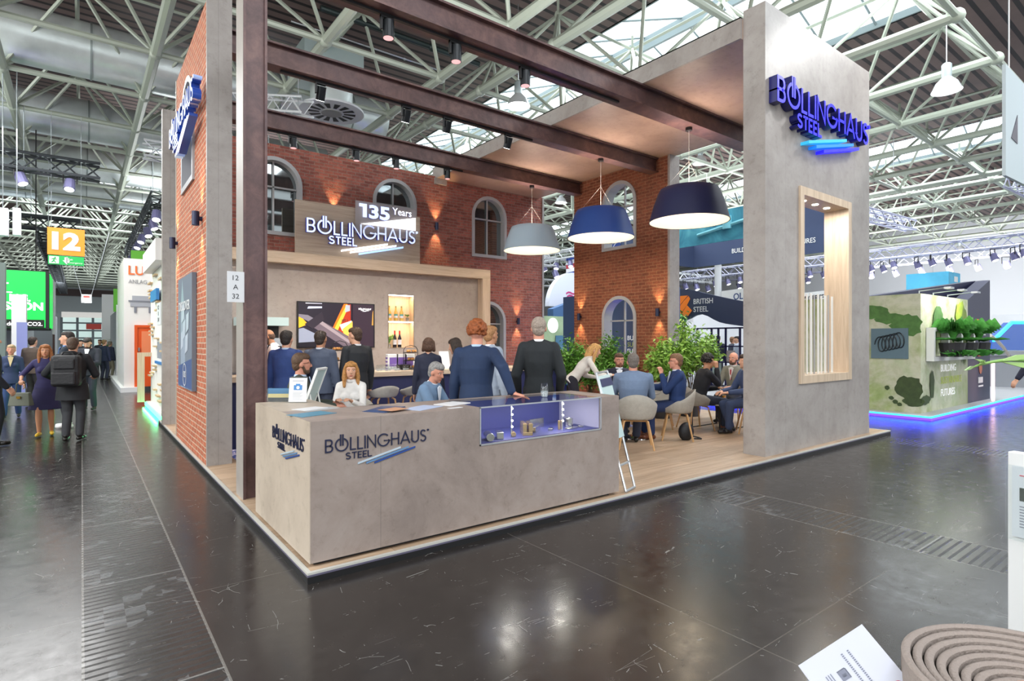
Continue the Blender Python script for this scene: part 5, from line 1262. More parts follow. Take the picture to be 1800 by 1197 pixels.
# big pale banner, top right
t = thing('hanging_banner', 'large pale grey banner hanging at the top right edge', 'banner', (12, 4, 6))
a = ony(1768, 112, 2.6); b = ony(1768, 308, 2.6); c_ = ony(1900, 308, 2.6)
MB().prism([(0, b.z - a.z), (c_.x - a.x, b.z - a.z + .3), (c_.x - a.x, .0 + 0), (0, 0)], a, XR, ZU, .05).build('banner_cloth', M('pale_banner', 'C6D2D6', .6), t)
MB().prism([(.33, -1.2), (.75, -1.22), (.75, -.7)], a + Vector((0, -.01, 0)), XR, ZU, .005).build('dark_print', M('banner_print', '5A5660'), t)
MB().frust(a + Vector((.3, .02, 0)), (a.x + .3, a.y + .02, ZB), .012, n=5).build('wire', ALU, t)

# ================================================ NEIGHBOURING STANDS, LEFT OF THE BOOTH ALONG THE AISLE
STW = M('stand_wall_white', 'E6E3DC', .5)
t = thing('exhibition_wall', 'white wall with short wooden slats and blue lettering just behind the booth', 'wall', (1.5, 15, 0))
MB().box((1.40, 13.45, .12), (1.7, 17, 3.7)).box((1.3, 13.4, 0), (1.7, 17, .12)).build('wall', STW, t)
MB().box((1.2, 13.6, 3.3), (1.40, 16.6, 3.75)).build('header_box', WHITE, t)
STK = M('pale_slat', 'C8AD86', .5)
rd = random.Random(3)
for i in range(32):
    y = 13.6 + rd.random() * 3.0; z = .3 + i * .092
    if abs(z - 1.2) < .16: continue
    MB().box((1.33, y, z), (1.40, y + rd.uniform(.25, .6), z + .035)).build('wood_slat', STK, t)
MB().box((1.36, 13.5, 1.12), (1.40, 15.6, 1.18)).build('blue_line', M('line_blue', '2F74B0', .5), t)
MB().box((1.30, 14.6, 2.55), (1.36, 15.9, 2.8)).build('blue_lettering', M('line_blue', '2F74B0', .5), t)
pl = MB()
for i in range(5): pl.box((1.37, 13.7 + i * .35, 1.25), (1.40, 13.76 + i * .35, 1.62))
pl.build('grey_rods', M('rod_grey', '9AA0A8', .4), t)
t = thing('stand_number_plate', 'small plate reading 12 B 31 on the white slatted wall', 'sign', (1.3, 14, 2.1))
a = onx(278, 541, 1.3); b = onx(267, 570, 1.3)
bx('plate', (1.30, 13.75, 1.98), (1.34, 14.45, 2.45), M('plate_grey', 'D5D7DA'), t)
for s_, z in (('12', 2.31), ('B', 2.18), ('31', 2.05)): text(s_, (1.295, 14.1, z), YF, ZU, .09, INK, t, .002, 0, align='CENTER', width=None if s_ == 'B' else .22)
l = MB().box((1.27, 13.42, .02), (1.30, 17, .1)).build('led_edge', M('green_led', '1EEB6A', emis=7, ecol=(.05, 1, .3))); tag(l, 'glowing green light strip along the foot of the white slatted wall', 'light strip')
area('green_led_glow', (1.22, 15.2, .06), .05, 9, rot=(0, R(60), 0), color=(.1, 1, .35), sy=3.4)
t = thing('oak_portal', 'narrow oak portal frame beside the aisle behind the white slatted wall', 'portal', (1.1, 16.8, 0))
MB().box((1.1, 16.75, .12), (1.25, 16.85, 1.35)).box((1.25, 16.76, 1.25), (1.40, 16.84, 1.35)).build('frame', OAK_Z, t)
t = thing('exhibition_wall', 'tall white stand wall with orange letters and a machine picture', 'wall', (2, 22, 0))
MB().box((1.08, 22, .15), (3.5, 22.2, 4.3)).box((1.08, 22.2, .15), (1.25, 26, 4.3)).build('wall', STW, t)
MB().box((.98, 21.7, 0), (1.5, 29.8, .15)).build('plinth', WHITE, t)
text('LU', (1.2, 21.98, 3.78), XR, ZU, .3, M('orange_text', 'DC6A30', .5, emis=.1), t, .01, .02, width=.42); text('ANLAG', (1.2, 21.98, 3.5), XR, ZU, .13, M('grey_text', '9A9A9C'), t, .01, 0, width=.5)
pm = MB(); pm.mat(M('machine_grey', 'A7A9AE', .4)).box((1.25, 21.97, 2.75), (1.9, 21.99, 2.9)).box((1.3, 21.97, 2.95), (1.8, 21.99, 3.1)); pm.mat(M('machine_dark', '7F8188', .4)).box((1.2, 21.96, 2.9), (1.9, 21.98, 2.95)).box((1.35, 21.97, 2.55), (1.42, 21.99, 2.75)).box((1.75, 21.97, 2.55), (1.82, 21.99, 2.75)); pm.build('machine_picture', None, t)
t = thing('orange_door', 'bright orange door with a window in the tall white stand wall', 'door', (1.6, 21.95, .15))
OR_ = M('door_orange', 'E2571C', .4)
MB().box((1.36, 21.9, .15), (1.44, 21.99, 2.15)).box((1.44, 21.905, 2.07), (2.3, 21.985, 2.15)).build('door_frame', OR_, t); MB().box((1.44, 21.93, .15), (2.3, 21.97, 2.07)).build('door_leaf', OR_, t)
MB().box((1.55, 21.92, 1.15), (2.2, 21.93, 1.95)).build('window', M('orange_glass', 'F08C60', .15), t); MB().box((1.46, 21.88, 1.3), (1.5, 21.93, 1.42)).build('handle', ALU, t)
GRN = M('lime_green_board', '63B530', .5)
for a_, lab in ((((1.5, 26, 4.5), (3.2, 26.1, 5.1)), 'lime green board above the tall white stand wall'), (((1.1, 30, 2.9), (1.9, 30.1, 3.9)), 'lime green board farther along the right side of the aisle')):
    tag(bx('green_board', *a_, GRN), lab, 'board')
t = thing('distant_stand', 'dark glass fronted stand along the right side of the aisle', 'exhibition stand', (1.3, 33, 0))
bx('body', (1.25, 30.2, .1), (3, 38, 3.0), M('dark_glass_front', '4A5254', .2), t); bx('white_post', (1.2, 29.95, .1), (1.35, 30.15, 3.2), WHITE, t); bx('plinth', (1.05, 30.1, 0), (3, 38.1, .1), WHITE, t)
t = thing('distant_stand', 'white sign tower at the far end of the right stands', 'exhibition stand', (2, 42, 0))
bx('body', (1.2, 42, 0), (5, 44, 3.4), M('stand_grey', 'B9BFC2', .5), t); bx('white_panel', (ony(179, 600, 40).x, 40, 1.6), (ony(203, 600, 40).x, 40.2, 4.3), WHITE, t); bx('post', (ony(203, 600, 40).x, 40, 0), (ony(203, 600, 40).x + .1, 40.2, 4.3), ALU, t)

# ---- left side of the aisle
t = thing('led_screen', 'big green video wall with white slogan at the left', 'screen', (-3, 26, 2))
SG = M('screen_green', '18B848', .3, emis=1.1, ecol='12B040'); 
MB().box((-6, 26, 2.1), (-1.02, 26.1, 4.08)).build('screen', SG, t); MB().box((-1.02, 26, 2.05), (-.92, 26.12, 4.12)).box((-6, 26.1, 2.05), (-1.0, 30, 4.12)).build('casing', BLACK, t)
MB().box((-.92, 26.3, 2.1), (-.9, 28.6, 4.05)).build('side_screen', SG, t); MB().box((-.92, 28.7, 1.9), (-.88, 31, 4.05)).build('side_panel', WHITE, t)
MB().box((-6, 25.98, 2.1), (-1.05, 26.0, 2.38)).build('caption_bar', M('caption_black', '101810', emis=.1), t)
MB().box((-2.6, 25.98, 3.3), (-1.9, 25.99, 3.33)).box((-2.45, 25.98, 3.85), (-2.3, 25.99, 3.9)).box((-2.2, 25.98, 3.6), (-2.0, 25.99, 3.65)).build('screen_marks', M('screen_white', 'FFFFFF', emis=1), t)
TW = M('screen_white', 'FFFFFF', emis=1)
text('NG.', (-1.42, 25.97, 3.02), XR, ZU, .24, TW, t, .01, .05, align='RIGHT'); text('SSION', (-1.08, 25.97, 2.72), XR, ZU, .27, TW, t, .01, .05, width=1.05, align='RIGHT'); text('reducing CO2.', (-1.1, 25.97, 2.17), XR, ZU, .13, TW, t, .01, .02, width=1.1, align='RIGHT')
for x in (-5, -3, -1.3): MB().frust((x, 26.5, 4.1), (x, 26.5, ZB), .02, n=5).build('hanging_wire', BLACK, t)
a = ony(20, 517, 21.5); b = ony(46, 517, 21.5)
t = thing('white_column', 'white square column standing in front of the green video wall', 'column', (a.x, 21.5, 0)); MB().box((a.x, 21.5, 0), (b.x, 21.9, a.z)).build('column', WHITE, t)
t = thing('glass_column', 'lilac glass panel column left of the aisle', 'column', (-2.3, 19.5, 0))
a = ony(29, 600, 20.5); b = ony(48, 600, 20.5); MB().box((a.x, 20.5, 0), (b.x, 20.6, 2.15)).build('panel', M('lilac_glass', '8E94C8', .2, emis=.15), t)
t = thing('dark_partition', 'dark shopfront edge at the far left of the picture', 'partition', (-3.5, 18, 0))
a = ony(0, 600, 18); b = ony(9, 600, 18); MB().box((a.x - 2, 18, 0), (b.x, 18.3, 3.5)).build('partition', M('slate_green_panel', '6F7C78', .4), t)
for u0, lab in ((-6, 'left one of two tall white block letters hanging at the top left'), (22, 'right one of two tall white block letters hanging at the top left')):
    a = ony(u0, 412, 21); b = ony(u0 + (20 if u0 < 0 else 14), 366, 21)
    t = thing('hanging_letter', lab, 'sign', (a.x, 21, a.z))
    bx('letter', (a.x, 21, a.z), (b.x, 21.3, b.z), M('letter_white', 'E3E6EC', .4, emis=.15), t)
    MB().frust(((a.x + b.x) / 2, 21.1, b.z), ((a.x + b.x) / 2, 21.1, ZB), .012, n=4).build('wire', ALU, t)
for i, (x, y, w_, d_, h_2, c_, lab) in enumerate(((-7, 31, 5, 8, 3.2, 'B9BEC2', 'grey stand behind the green video wall'), (-5.5, 41, 4.2, 8, 3.2, 'A4A9AC', 'dark grey stand far along the left of the aisle'))):
    t = thing('distant_stand', lab, 'exhibition stand', (x, y, 0))
    bx('body', (x, y, 0), (x + w_, y + d_, h_2), M('stand_' + c_, c_, .6), t); bx('post', (x + w_, y, 0), (x + w_ + .1, y + .1, h_2 + .6), M('post_brown', '6A5048'), t)
# blue light strip low on the left stand, reflected by the floor
l = bx('led_edge', (-2.2, 18.2, .03), (-2.12, 25.5, .1), M('violet_led', '5A4CFF', emis=6, ecol=(.3, .25, 1))); tag(l, 'violet light strip along the floor at the left side of the aisle', 'light strip')
# aisle signs
t = thing('hall_number_sign', 'orange hanging sign with a white 12 above a green emergency exit strip', 'sign', (-.6, 24, 4.5))
a = ony(83, 397, 24); b = ony(149, 450, 24); zt = 1.65 + (598.5 - 400) / 995 * 18.7; zb = 1.65 + (598.5 - 449) / 995 * 18.9; zc_ = 1.65 + (598.5 - 466) / 995 * 18.9
bx('orange_panel', (a.x, 24, zb), (b.x, 24.08, zt), M('sign_orange', 'EE8A1E', .45, emis=.25), t)
text('12', ((a.x + b.x) / 2, 23.985, zb + .2), XR, ZU, (zt - zb) * .62, WHITE, t, .02, .07, width=(b.x - a.x) * .76, align='CENTER')
bx('green_panel', (a.x + .02, 24, zc_), (b.x - .02, 24.06, zb - .03), M('exit_green', '14A04A', .45, emis=.4), t)
h = zb - .03 - zc_; m = MB(); m.box((a.x + .05, 23.98, zc_ + .03), (a.x + .3, 24.0, zc_ + h - .03)); m.prism([(-.1, 0), (0, -.12), (.1, 0), (.045, 0), (.045, .1), (-.045, .1), (-.045, 0)], ((a.x + b.x) / 2, 23.98, zc_ + h / 2), XR, ZU, .01); m.box((b.x - .48, 23.98, zc_ + .02), (b.x - .465, 24.0, zc_ + h - .02)); m.build('pictogram', WHITE, t)
rm = MB(); cx_, cz_ = a.x + .17, zc_ + h / 2; rm.ball((cx_ + .03, 23.97, cz_ + .08), .022, n=8, m=6); rm.tube([(cx_, 23.97, cz_ + .05), (cx_, 23.97, cz_ - .02), (cx_ + .05, 23.97, cz_ - .09)], .014, 5); rm.tube([(cx_, 23.97, cz_ - .02), (cx_ - .06, 23.97, cz_ - .08)], .014, 5); rm.tube([(cx_ - .06, 23.97, cz_ + .02), (cx_, 23.97, cz_ + .05), (cx_ + .07, 23.97, cz_ + .01)], .012, 5); rm.build('running_figure', M('exit_green', '14A04A'), t)
text('Exit', (b.x - .44, 23.98, zc_ + h * .55), XR, ZU, .06, WHITE, t, .004, .01); text('Emergency', (b.x - .44, 23.98, zc_ + h * .2), XR, ZU, .05, WHITE, t, .004, .01, width=.38)
m = MB()
for x in (a.x + .1, b.x - .1): m.frust((x, 24.04, zt), (x, 24.04, ZB), .008, n=4)
m.build('wire', ALU, t)
t = thing('exit_sign', 'small red and green hanging exit sign at the far end of the aisle', 'sign', (1, 48, 5))
a = ony(143, 532, 48); b = ony(161, 518, 48)
m = MB(); m.mat(WHITE).box((a.x, 48, a.z), (b.x, 48.05, b.z)); m.mat(M('exit_green', '14A04A')).box((a.x + .3, 47.98, a.z + .05), (b.x - .25, 48, a.z + .35)); m.mat(M('sign_red', 'D2362C')).box((a.x + .1, 47.98, b.z - .22), (b.x - .1, 48, b.z - .08)); m.build('panel', None, t)
m = MB(); m.frust((a.x, 48, b.z), (a.x - 1, 48, ZB), .015, n=4).frust((b.x, 48, b.z), (b.x + 1, 48, ZB), .015, n=4); m.build('wire', ALU, t)

# ================================================ FOREGROUND, BOTTOM RIGHT: own stand's display
t = thing('display_table', 'narrow white display table below the lower right corner', 'table', (1.6, .3, 0))
c0 = onz(1500, 1330, .74)
def fgp(u, v, z): return onz(u, v, z)
P_ = [fgp(1330, 1290, .74), fgp(1990, 1290, .74), fgp(2300, 1700, .74), fgp(1330, 1700, .74)]
m = MB(); m.hull8([q + Vector((0, 0, -.03)) for q in P_][::-1] + [q for q in P_][::-1]); m.build('top', WHITE, t)
for q in P_: MB().frust((q.x, q.y, 0), (q.x, q.y, .71), .02, n=8).build('leg', ALU, t)
# coiled felt roll
ctr = onz(1842, 1222, .93); 
t = thing('felt_roll', 'coil of grey-beige felt strips standing on edge at the bottom right', 'roll', (ctr.x, ctr.y, .74))
FELT = M('beige_felt', '8A7F78', .85, bump=.3, bscale=120)
rx = .26
for i in range(9):
    r1 = .246 - i * .0215; zt_ = .955 - i * .006
    MB().lathe([(r1 - .0045, .74), (r1, .745), (r1, zt_ - .004), (r1 - .005, zt_), (r1 - .012, zt_), (r1 - .017, zt_ - .004), (r1 - .017, .745), (r1 - .0125, .74)], (ctr.x, ctr.y, 0), 64, False).build('felt_layer', FELT, t, smooth='auto')
MB().lathe([(.0, .74), (.058, .74), (.058, .925), (.0, .93)], (ctr.x, ctr.y, 0), 40, False).build('core', M('terracotta_core', 'A87458', .7), t, smooth='auto')
# leaflet in a small stand
a, b, c_ = atd(1515, 1097, 1.33), atd(1403, 1170, 1.33), atd(1640, 1275, 1.2)
t = thing('leaflet', 'white tilted leaflet with red emblem and small drawings at the bottom right', 'leaflet', (a.x, a.y, .8))
nn = (a - b).normalized(); dd = (c_ - a); dd = (dd - nn * dd.dot(nn)).normalized(); wl = (a - b).length; hl = .30
T = Matrix((nn, -dd, nn.cross(-dd))).transposed().to_4x4(); T.translation = b      # local x along top edge, -y down the sheet
MB().box((0, -hl, -.001), (wl, 0, 0), T).build('sheet', M('leaflet_paper', 'B4B7C4', .45), t)
RED = M('leaflet_red', 'C8324A', .5); GRP = M('leaflet_print', '6C7080', .5)
q = MB(); q.mat(GRP)
for i in range(2):
    for j in range(22):
        q.box((wl * (.62 - i * .09) , -.028 - j * .0042, .0002), (wl * (.62 - i * .09) + .0045, -.0255 - j * .0042, .0008), T)
for i in range(3): q.box((.035 + i * .006, -.045, .0002), (.037 + i * .006, -.072, .0008), T)
for (x, y) in ((.062, -.05), (.062, -.105)):
    for k in range(4):
        dx, dy = ((0, 0), (.02, 0), (0, -.02), (.02, -.02))[k]
        q.box((x + (dx if k != 1 else .02), y + (0 if k != 2 else -.02), .0002), (x + (.02 if k in (0, 2) else .0 + .0016 + (0.02 if k == 3 else .02)), y + (.0016 if k in (0,) else .0016 if k == 2 else -.02) , .0008), T)
q.box((.068, -.058, .0002), (.078, -.064, .0008), T)
q.mat(RED)
for i in range(18):
    a0 = 2 * PI * i / 18; a1 = 2 * PI * (i + 1) / 18; cx_, cy_ = wl * .86, -.13
    vs = [T @ Vector((cx_ + r_ * math.cos(w_), cy_ + r_ * math.sin(w_), .0008)) for r_, w_ in ((.011, a0), (.013, a0), (.013, a1), (.011, a1))]; q.poly(vs)
q.box((wl * .82, -.134, .0002), (wl * .9, -.126, .0008), T)
for j in range(10): q.box((wl * .84, -.15 - j * .005, .0002), (wl * .9, -.147 - j * .005, .0008), T)
for j in range(14): q.box((.012, -.05 - j * .004, .0002), (.015, -.048 - j * .004, .0008), T)
q.build('printing', None, t)
s = MB(); s.frust(T @ Vector((wl * .5, -hl, 0)), (T @ Vector((wl * .5, -hl, 0))).xy.to_3d() + Vector((0, 0, .74)), .006, n=8); s.build('stand_rod', ALU, t)
# white info board with brochure pocket at right edge
t = thing('info_board', 'white display board with a clear brochure pocket at the right edge', 'display board', (3, 1.2, 0))
a = atd(1771, 793, 2.2); b = atd(1900, 790, 2.0)
r_ = (b - a); r_.z = 0; L_ = r_.length; r_.normalize()
m = MB().prism([(0, -a.z), (L_, -a.z), (L_, 0), (0, 0)], a, r_, ZU, .04); m.build('board', M('board_white', 'DADCDD', .45), t, bevel=.004)
n_ = r_.cross(Vector(ZU))
MB().prism([(.008, -.33), (.3, -.33), (.3, -.045), (.008, -.045)], a + n_ * .03, r_, ZU, .003).build('pocket', TGLASS, t)
q = MB(); q.mat(M('brochure_paper', 'CFD3DA', .5)).prism([(.02, -.32), (.29, -.32), (.29, -.05), (.02, -.05)], a + n_ * .012, r_, ZU, .004); q.mat(M('dark_photo', '2E3A34')).prism([(.045, -.18), (.2, -.18), (.2, -.13), (.045, -.13)], a + n_ * .014, r_, ZU, .002)
q.mat(M('leaflet_red', 'C8324A')).prism([(.045, -.085), (.2, -.085), (.2, -.082), (.045, -.082)], a + n_ * .014, r_, ZU, .002); q.mat(GRP)
for j in range(8): q.prism([(.045, -.2 - j * .011), (.2, -.2 - j * .011), (.2, -.203 - j * .011), (.045, -.203 - j * .011)], a + n_ * .014, r_, ZU, .002)
q.build('brochure', None, t)
# a plant reaches in from the right edge
t = thing('hanging_branch', 'green twig with narrow leaves reaching in from the right edge', 'plant', atd(1880, 640, 1.5))
pts = [atd(u, v, 1.5) for u, v in ((1700, 650), (1722, 641), (1745, 636), (1775, 632), (1805, 633), (1900, 640))]
m = MB(); 
for i in range(len(pts) - 1): m.frust(pts[i], pts[i + 1], 0.002 + i * .001, .003 + i * .001, 8)
m.build('stem', M('twig_green', '7FA858', .5), t, smooth='auto')
m = MB()
for (u, v), (u2, v2), w_ in (((1715, 643), (1697, 651), .004), ((1735, 637), (1714, 631), .004), ((1755, 634), (1830, 622), .007), ((1760, 635), (1845, 650), .007), ((1722, 641), (1733, 633), .004)):
    A_, B_ = atd(u, v, 1.5), atd(u2, v2, 1.46); s_ = Vector((0, 0, 1)) * w_; M_ = A_.lerp(B_, .45)
    m.hull8([A_ - s_ * .2, M_ - s_, B_, M_ + s_] + [q_ + Vector((.003, .004, 0)) for q_ in (A_ - s_ * .2, M_ - s_, B_, M_ + s_)])
m.build('leaves', M('twig_leaf', '9CC077', .5), t)
pt = MB(); base = pts[-1]; pt.frust(base, (base.x, base.y, .5), .02, .03, 8); pt.frust((base.x, base.y, 0), (base.x, base.y, .5), .16, .2, 20); tag(pt.build('plant_pot', M('dark_pot', '2E2C30')), 'plant pot outside the right edge carrying the twig', 'pot')
# ================================================ FURNITURE
SHELLM = M('grey_felt_shell', 'A9A49A', .85, bump=.4, bscale=160, vary=.08, vscale=20)
def shell(mb, z0, rw, rd_, hback, harm, th=.012, hfront=.0):
    """bucket seat: local, sitter faces +y; back at -y"""
    n = 40; prof = 9; rings_o = []; rings_i = []
    for j in range(prof + 1):
        t_ = j / prof
        ro, ri = [], []
        for i in range(n):
            a = 2 * PI * i / n; s_ = math.sin(a)           # s=1 front(+y), -1 back
            w = (1 - s_) / 2
            hh = hfront + (harm - hfront) * min(1, w * 2.1) + (hback - harm) * max(0, (w - .55) / .45) ** 1.3
            k = min(1, t_ / .4) if t_ < .4 else 1
            rad = (t_ / .4) * .8 if t_ < .4 else .8 + .2 * math.sin((t_ - .4) / .6 * PI / 2)
            zz = 0 if t_ < .4 else hh * (1 - math.cos((t_ - .4) / .6 * PI / 2)) if hh > 0 else 0
            flare = 1 + .08 * max(0, (t_ - .6)) * (1 + w)
            for lst, off in ((ro, 0), (ri, th)):
                lst.append(Vector((rw * (rad - (off / rw if t_ > .4 else 0)) * math.cos(a) * flare, rd_ * (rad - (off / rw if t_ > .4 else 0)) * s_ * flare, z0 + zz + (off if t_ <= .45 else off * .3))))
        rings_o.append(ro); rings_i.append(ri)
    R_ = [[mb.bm.verts.new(p) for p in r] for r in rings_o + rings_i[::-1]]
    for a, b in zip(R_[1:], R_[2:-1]):
        for i in range(n): mb.face([a[i], a[(i + 1) % n], b[(i + 1) % n], b[i]])
    mb.face(R_[1]); mb.face(R_[-2][::-1])
def arm_chair(label, loc, rz, group=None):
    t = thing('shell_armchair', label, 'chair', loc, rz, group=group)
    m = MB(); shell(m, .43, .30, .27, .37, .2, hfront=.02); m.build('seat_shell', SHELLM, t, world=False, smooth=True)
    for sx in (-1, 1):
        for sy in (-1, 1):
            MB().tube([(sx * .12, sy * .11, .425), (sx * .17, sy * .15, .40), (sx * .25, sy * .235, 0)], .014, 8).build('leg', OAK_LEG, t, world=False, smooth='auto')
    MB().tube([(-.15, -.13, .41), (.15, -.13, .41)], .012, 6).tube([(-.15, .13, .41), (.15, .13, .41)], .012, 6).build('seat_rail', OAK_LEG, t, world=False)
    return t
def bar_stool(label, loc, rz, group=None):
    t = thing('bar_stool', label, 'bar stool', loc, rz, group=group)
    m = MB(); shell(m, .70, .235, .21, .18, .1, hfront=.01); m.build('seat_shell', SHELLM, t, world=False, smooth=True)
    for sx in (-1, 1):
        for sy in (-1, 1): MB().tube([(sx * .1, sy * .09, .69), (sx * .14, sy * .12, .66), (sx * .22, sy * .21, 0)], .014, 8).build('leg', OAK_LEG, t, world=False, smooth='auto')
    MB().tube([(-.2, .18, .25), (.2, .18, .25), (.2, -.18, .25), (-.2, -.18, .25), (-.2, .18, .25)], .008, 6).build('foot_ring', ALU, t, world=False)
    return t
FW = Vector((sN, cN, 0)); RT = Vector((cN, -sN, 0))
def rzf(r_, f_):
    d = RT * r_ + FW * f_; return math.atan2(-d.x, d.y)
def base(u, d, z=PZ):
    p = atd(u, 598.5, d); return Vector((p.x, p.y, z))
arm_chair('grey felt shell chair on pale oak legs under the man in the grey-blue shirt', base(1117, 8.35), rzf(.15, 1))
arm_chair('grey shell chair under the man in navy holding his chin', base(1190, 9.1), rzf(-1, .25))
arm_chair('grey felt shell chair mostly hidden behind the small round table', base(1095, 10.3), rzf(.1, -1))
arm_chair('pale shell chair behind the table beside the light green shrub', base(1158, 10.3), rzf(-.3, -1))
arm_chair('grey shell chair under the curly-haired man', base(1222, 10.1), rzf(1, .2))
arm_chair('grey shell chair partly hidden behind the pylon', base(1322, 9.7), rzf(-1, .3))
arm_chair('grey lounge chair under the bald man with glasses near the pylon', base(1292, 11.2), rzf(-.8, -.5))
arm_chair('shell chair under the grey-haired man in the light blue jacket', base(735, 7.0), rzf(1, -.2))
arm_chair('shell chair under the fair-haired woman in the white blouse', base(617, 7.6), rzf(0, -1))
arm_chair('shell chair under the seated man in the dark green jacket', base(525, 6.75), rzf(1, .2))
bar_stool('pale shell bar stool right behind the fair-haired woman', Vector((3.75, 8.25, PZ)), 0)
bar_stool('pale shell bar stool at the bar between the two seated people', Vector((4.3, 8.25, PZ)), 0)
bar_stool('pale shell bar stool at the bar right of the man in light grey-blue', Vector((6.2, 8.3, PZ)), 0)
bar_stool('pale shell bar stool at the bar behind the man in the black suit', Vector((6.95, 8.3, PZ)), 0)
TT = M('pale_table_top', 'B6ADA0', .4)
def table(label, loc, r_, h, name='round_table'):
    t = thing(name, label, 'table', loc)
    x, y, z = loc
    MB().lathe([(r_ - .01, z + h - .02), (r_, z + h - .012), (r_, z + h)], (x, y, 0), 40).build('table_top', TT, t, smooth='auto')
    MB().frust((x, y, z + .02), (x, y, z + h - .02), .03, n=14).build('column', CHROME, t, smooth='auto')
    MB().lathe([(.25, z), (.24, z + .015), (.03, z + .03)], (x, y, 0), 32).build('foot', CHROME, t, smooth='auto')
    return t
table('small round table between the men at the right', base(1118, 9.2), .38, .74)
table('small round table before the fair-haired woman behind the counter', base(628, 6.85), .38, .74)
table('small round table beside the grey-haired man behind the counter', base(812, 7.4), .36, .74)
# low square table with black legs
p = base(1262, 10.3); t = thing('low_table', 'low table on thin black steel legs beside the curly-haired man', 'table', p)
MB().box((p.x - .4, p.y - .3, PZ + .44), (p.x + .4, p.y + .3, PZ + .46)).build('table_top', TT, t)
for sx in (-1, 1):
    for sy in (-1, 1): MB().box((p.x + sx * .38 - .01, p.y + sy * .28 - .01, PZ), (p.x + sx * .38 + .01, p.y + sy * .28 + .01, PZ + .44)).build('leg', BLACK, t)
MB().box((p.x - .39, p.y - .29, PZ), (p.x + .39, p.y - .27, PZ + .015)).box((p.x - .39, p.y + .27, PZ), (p.x + .39, p.y + .29, PZ + .015)).build('floor_rail', BLACK, t)
q = p + Vector((0, 0, .461))
glass_at(q + Vector((.12, -.05, 0)), 'beer_glass', 'glass of amber drink on the low black-legged table', 'glass', .13, .035, .85, M('amber_drink', 'C98A2A', .1))
tag(MB().lathe([(.05, 0), (.1, .02), (.1, .025)], q + Vector((-.1, .0, 0)), 24).build('snack_plate', M('plate_white', 'E6E4E0', .3), smooth='auto'), 'white plate on the low table', 'plate')
o = MB()
for i in range(6): o.ball(q + Vector((-.1 + .05 * math.cos(i), .05 * math.sin(i * 1.1), .035)), .022, n=8, m=6)
tag(o.build('snack_pile', M('golden_snack', 'C98F3E', .6)), 'pile of golden snacks on the plate', 'food', kind='stuff')
# on the round tables
tp = base(1118, 9.2, PZ + .741)
tag(MB().box(tp + Vector((-.3, .0, 0)), tp + Vector((-.02, .2, .015))).build('laptop_base', M('dark_laptop', '2C2C30', .4)), 'dark closed laptop with papers at the left of the small round table', 'laptop')
tag(MB().box(tp + Vector((-.26, .02, .016)), tp + Vector((.0, .18, .022))).build('paper_stack', PAPER), 'white papers lying on the dark laptop', 'paper')
glass_at(tp + Vector((.2, -.15, 0)), 'water_glass', 'tumbler on the round table before the man with his hand at his chin', 'glass', .1, .032)
tp = base(628, 6.85, PZ + .741)
tag(MB().lathe([(.04, 0), (.1, .035), (.11, .055), (.1, .055), (.04, .008)], tp + Vector((.2, -.12, 0)), 28).build('snack_bowl', M('black_bowl', '1D1D26', .3), smooth='auto'), 'dark bowl of sweets on the table before the fair-haired woman', 'bowl')
tag(MB().box(tp + Vector((-.12, -.2, 0)), tp + Vector((.05, -.1, .01))).build('phone', BLACK), 'black phone lying on the table before the fair-haired woman', 'phone')

# things on the bar
BZ = 1.126
def onbar(u, y=9.15): r0 = ray(u, 640); d = y / r0.y; return Vector((r0.x * d, y, BZ))
p = onbar(709, 9.2); t = thing('bar_bowl', 'black round bowl standing on the bar by the tiered stand', 'bowl', p)
MB().lathe([(.05, 0), (.12, .05), (.13, .09), (.12, .09), (.05, .01)], p, 24).build('bowl', BLACK, t, smooth='auto')
def tier(u, y, h, label, n=3):
    p = onbar(u, y); t = thing('tiered_stand', label, 'serving stand', p)
    for i in range(n): MB().lathe([(.13, .02 + i * h / n), (.14, .03 + i * h / n), (.14, .035 + i * h / n)], p, 24).build('tray', M('tray_dark', '3A3434', .4), t)
    f = MB(); f.tube([p + Vector((-.14, 0, 0)), p + Vector((-.14, 0, h * .85)), p + Vector((-.1, 0, h * .98)), p + Vector((0, 0, h * 1.04)), p + Vector((.1, 0, h * .98)), p + Vector((.14, 0, h * .85)), p + Vector((.14, 0, 0))], .006, 6); f.build('frame', BLACK, t)
    for i in range(n):
        m = MB(); rd = random.Random(i + int(u))
        for k_2 in range(8): m.ball(p + Vector((rd.uniform(-.1, .1), rd.uniform(-.08, .08), .055 + i * h / n)), .025, n=8, m=6)
        tag(m.build('pastry_pile', M('pastry', 'C58A4A', .7)), 'pastries on the %s tray of the %s' % (('bottom', 'middle', 'top')[i], 'right tiered stand' if u > 700 else 'left tiered stand'), 'food', kind='stuff')
tier(722, 9.2, .42, 'black arched three-tier stand with pastries at the middle of the bar')
tier(597, 9.2, .5, 'tall three-tier stand with pastries before the wall screen')
PUR = M('purple_print', '7A5CA8', .5)
for i, (u, lab) in enumerate(((689, 'left'), (704, 'middle'), (718, 'right'))):
    p = onbar(u, 9.42); t = thing('gift_box', 'white carton with purple panel on the bar, %s of three' % lab, 'box', p, group='purple and white cartons on the bar')
    bx('carton', p + Vector((-.1, -.05, 0)), p + Vector((.1, .05, .28)), WHITE, t, bevel=.004); bx('purple_panel', p + Vector((-.07, -.053, .06)), p + Vector((.07, -.05, .22)), PUR, t)
p = onbar(682, 9.42); t = thing('stacked_cups', 'purple and white striped stack left of the cartons on the bar', 'stack', p)
m = MB()
for i in range(8): m.mat((PUR, WHITE)[i % 2]).lathe([(.04, i * .032), (.045, i * .032 + .03)], p, 16)
m.build('stack', None, t)
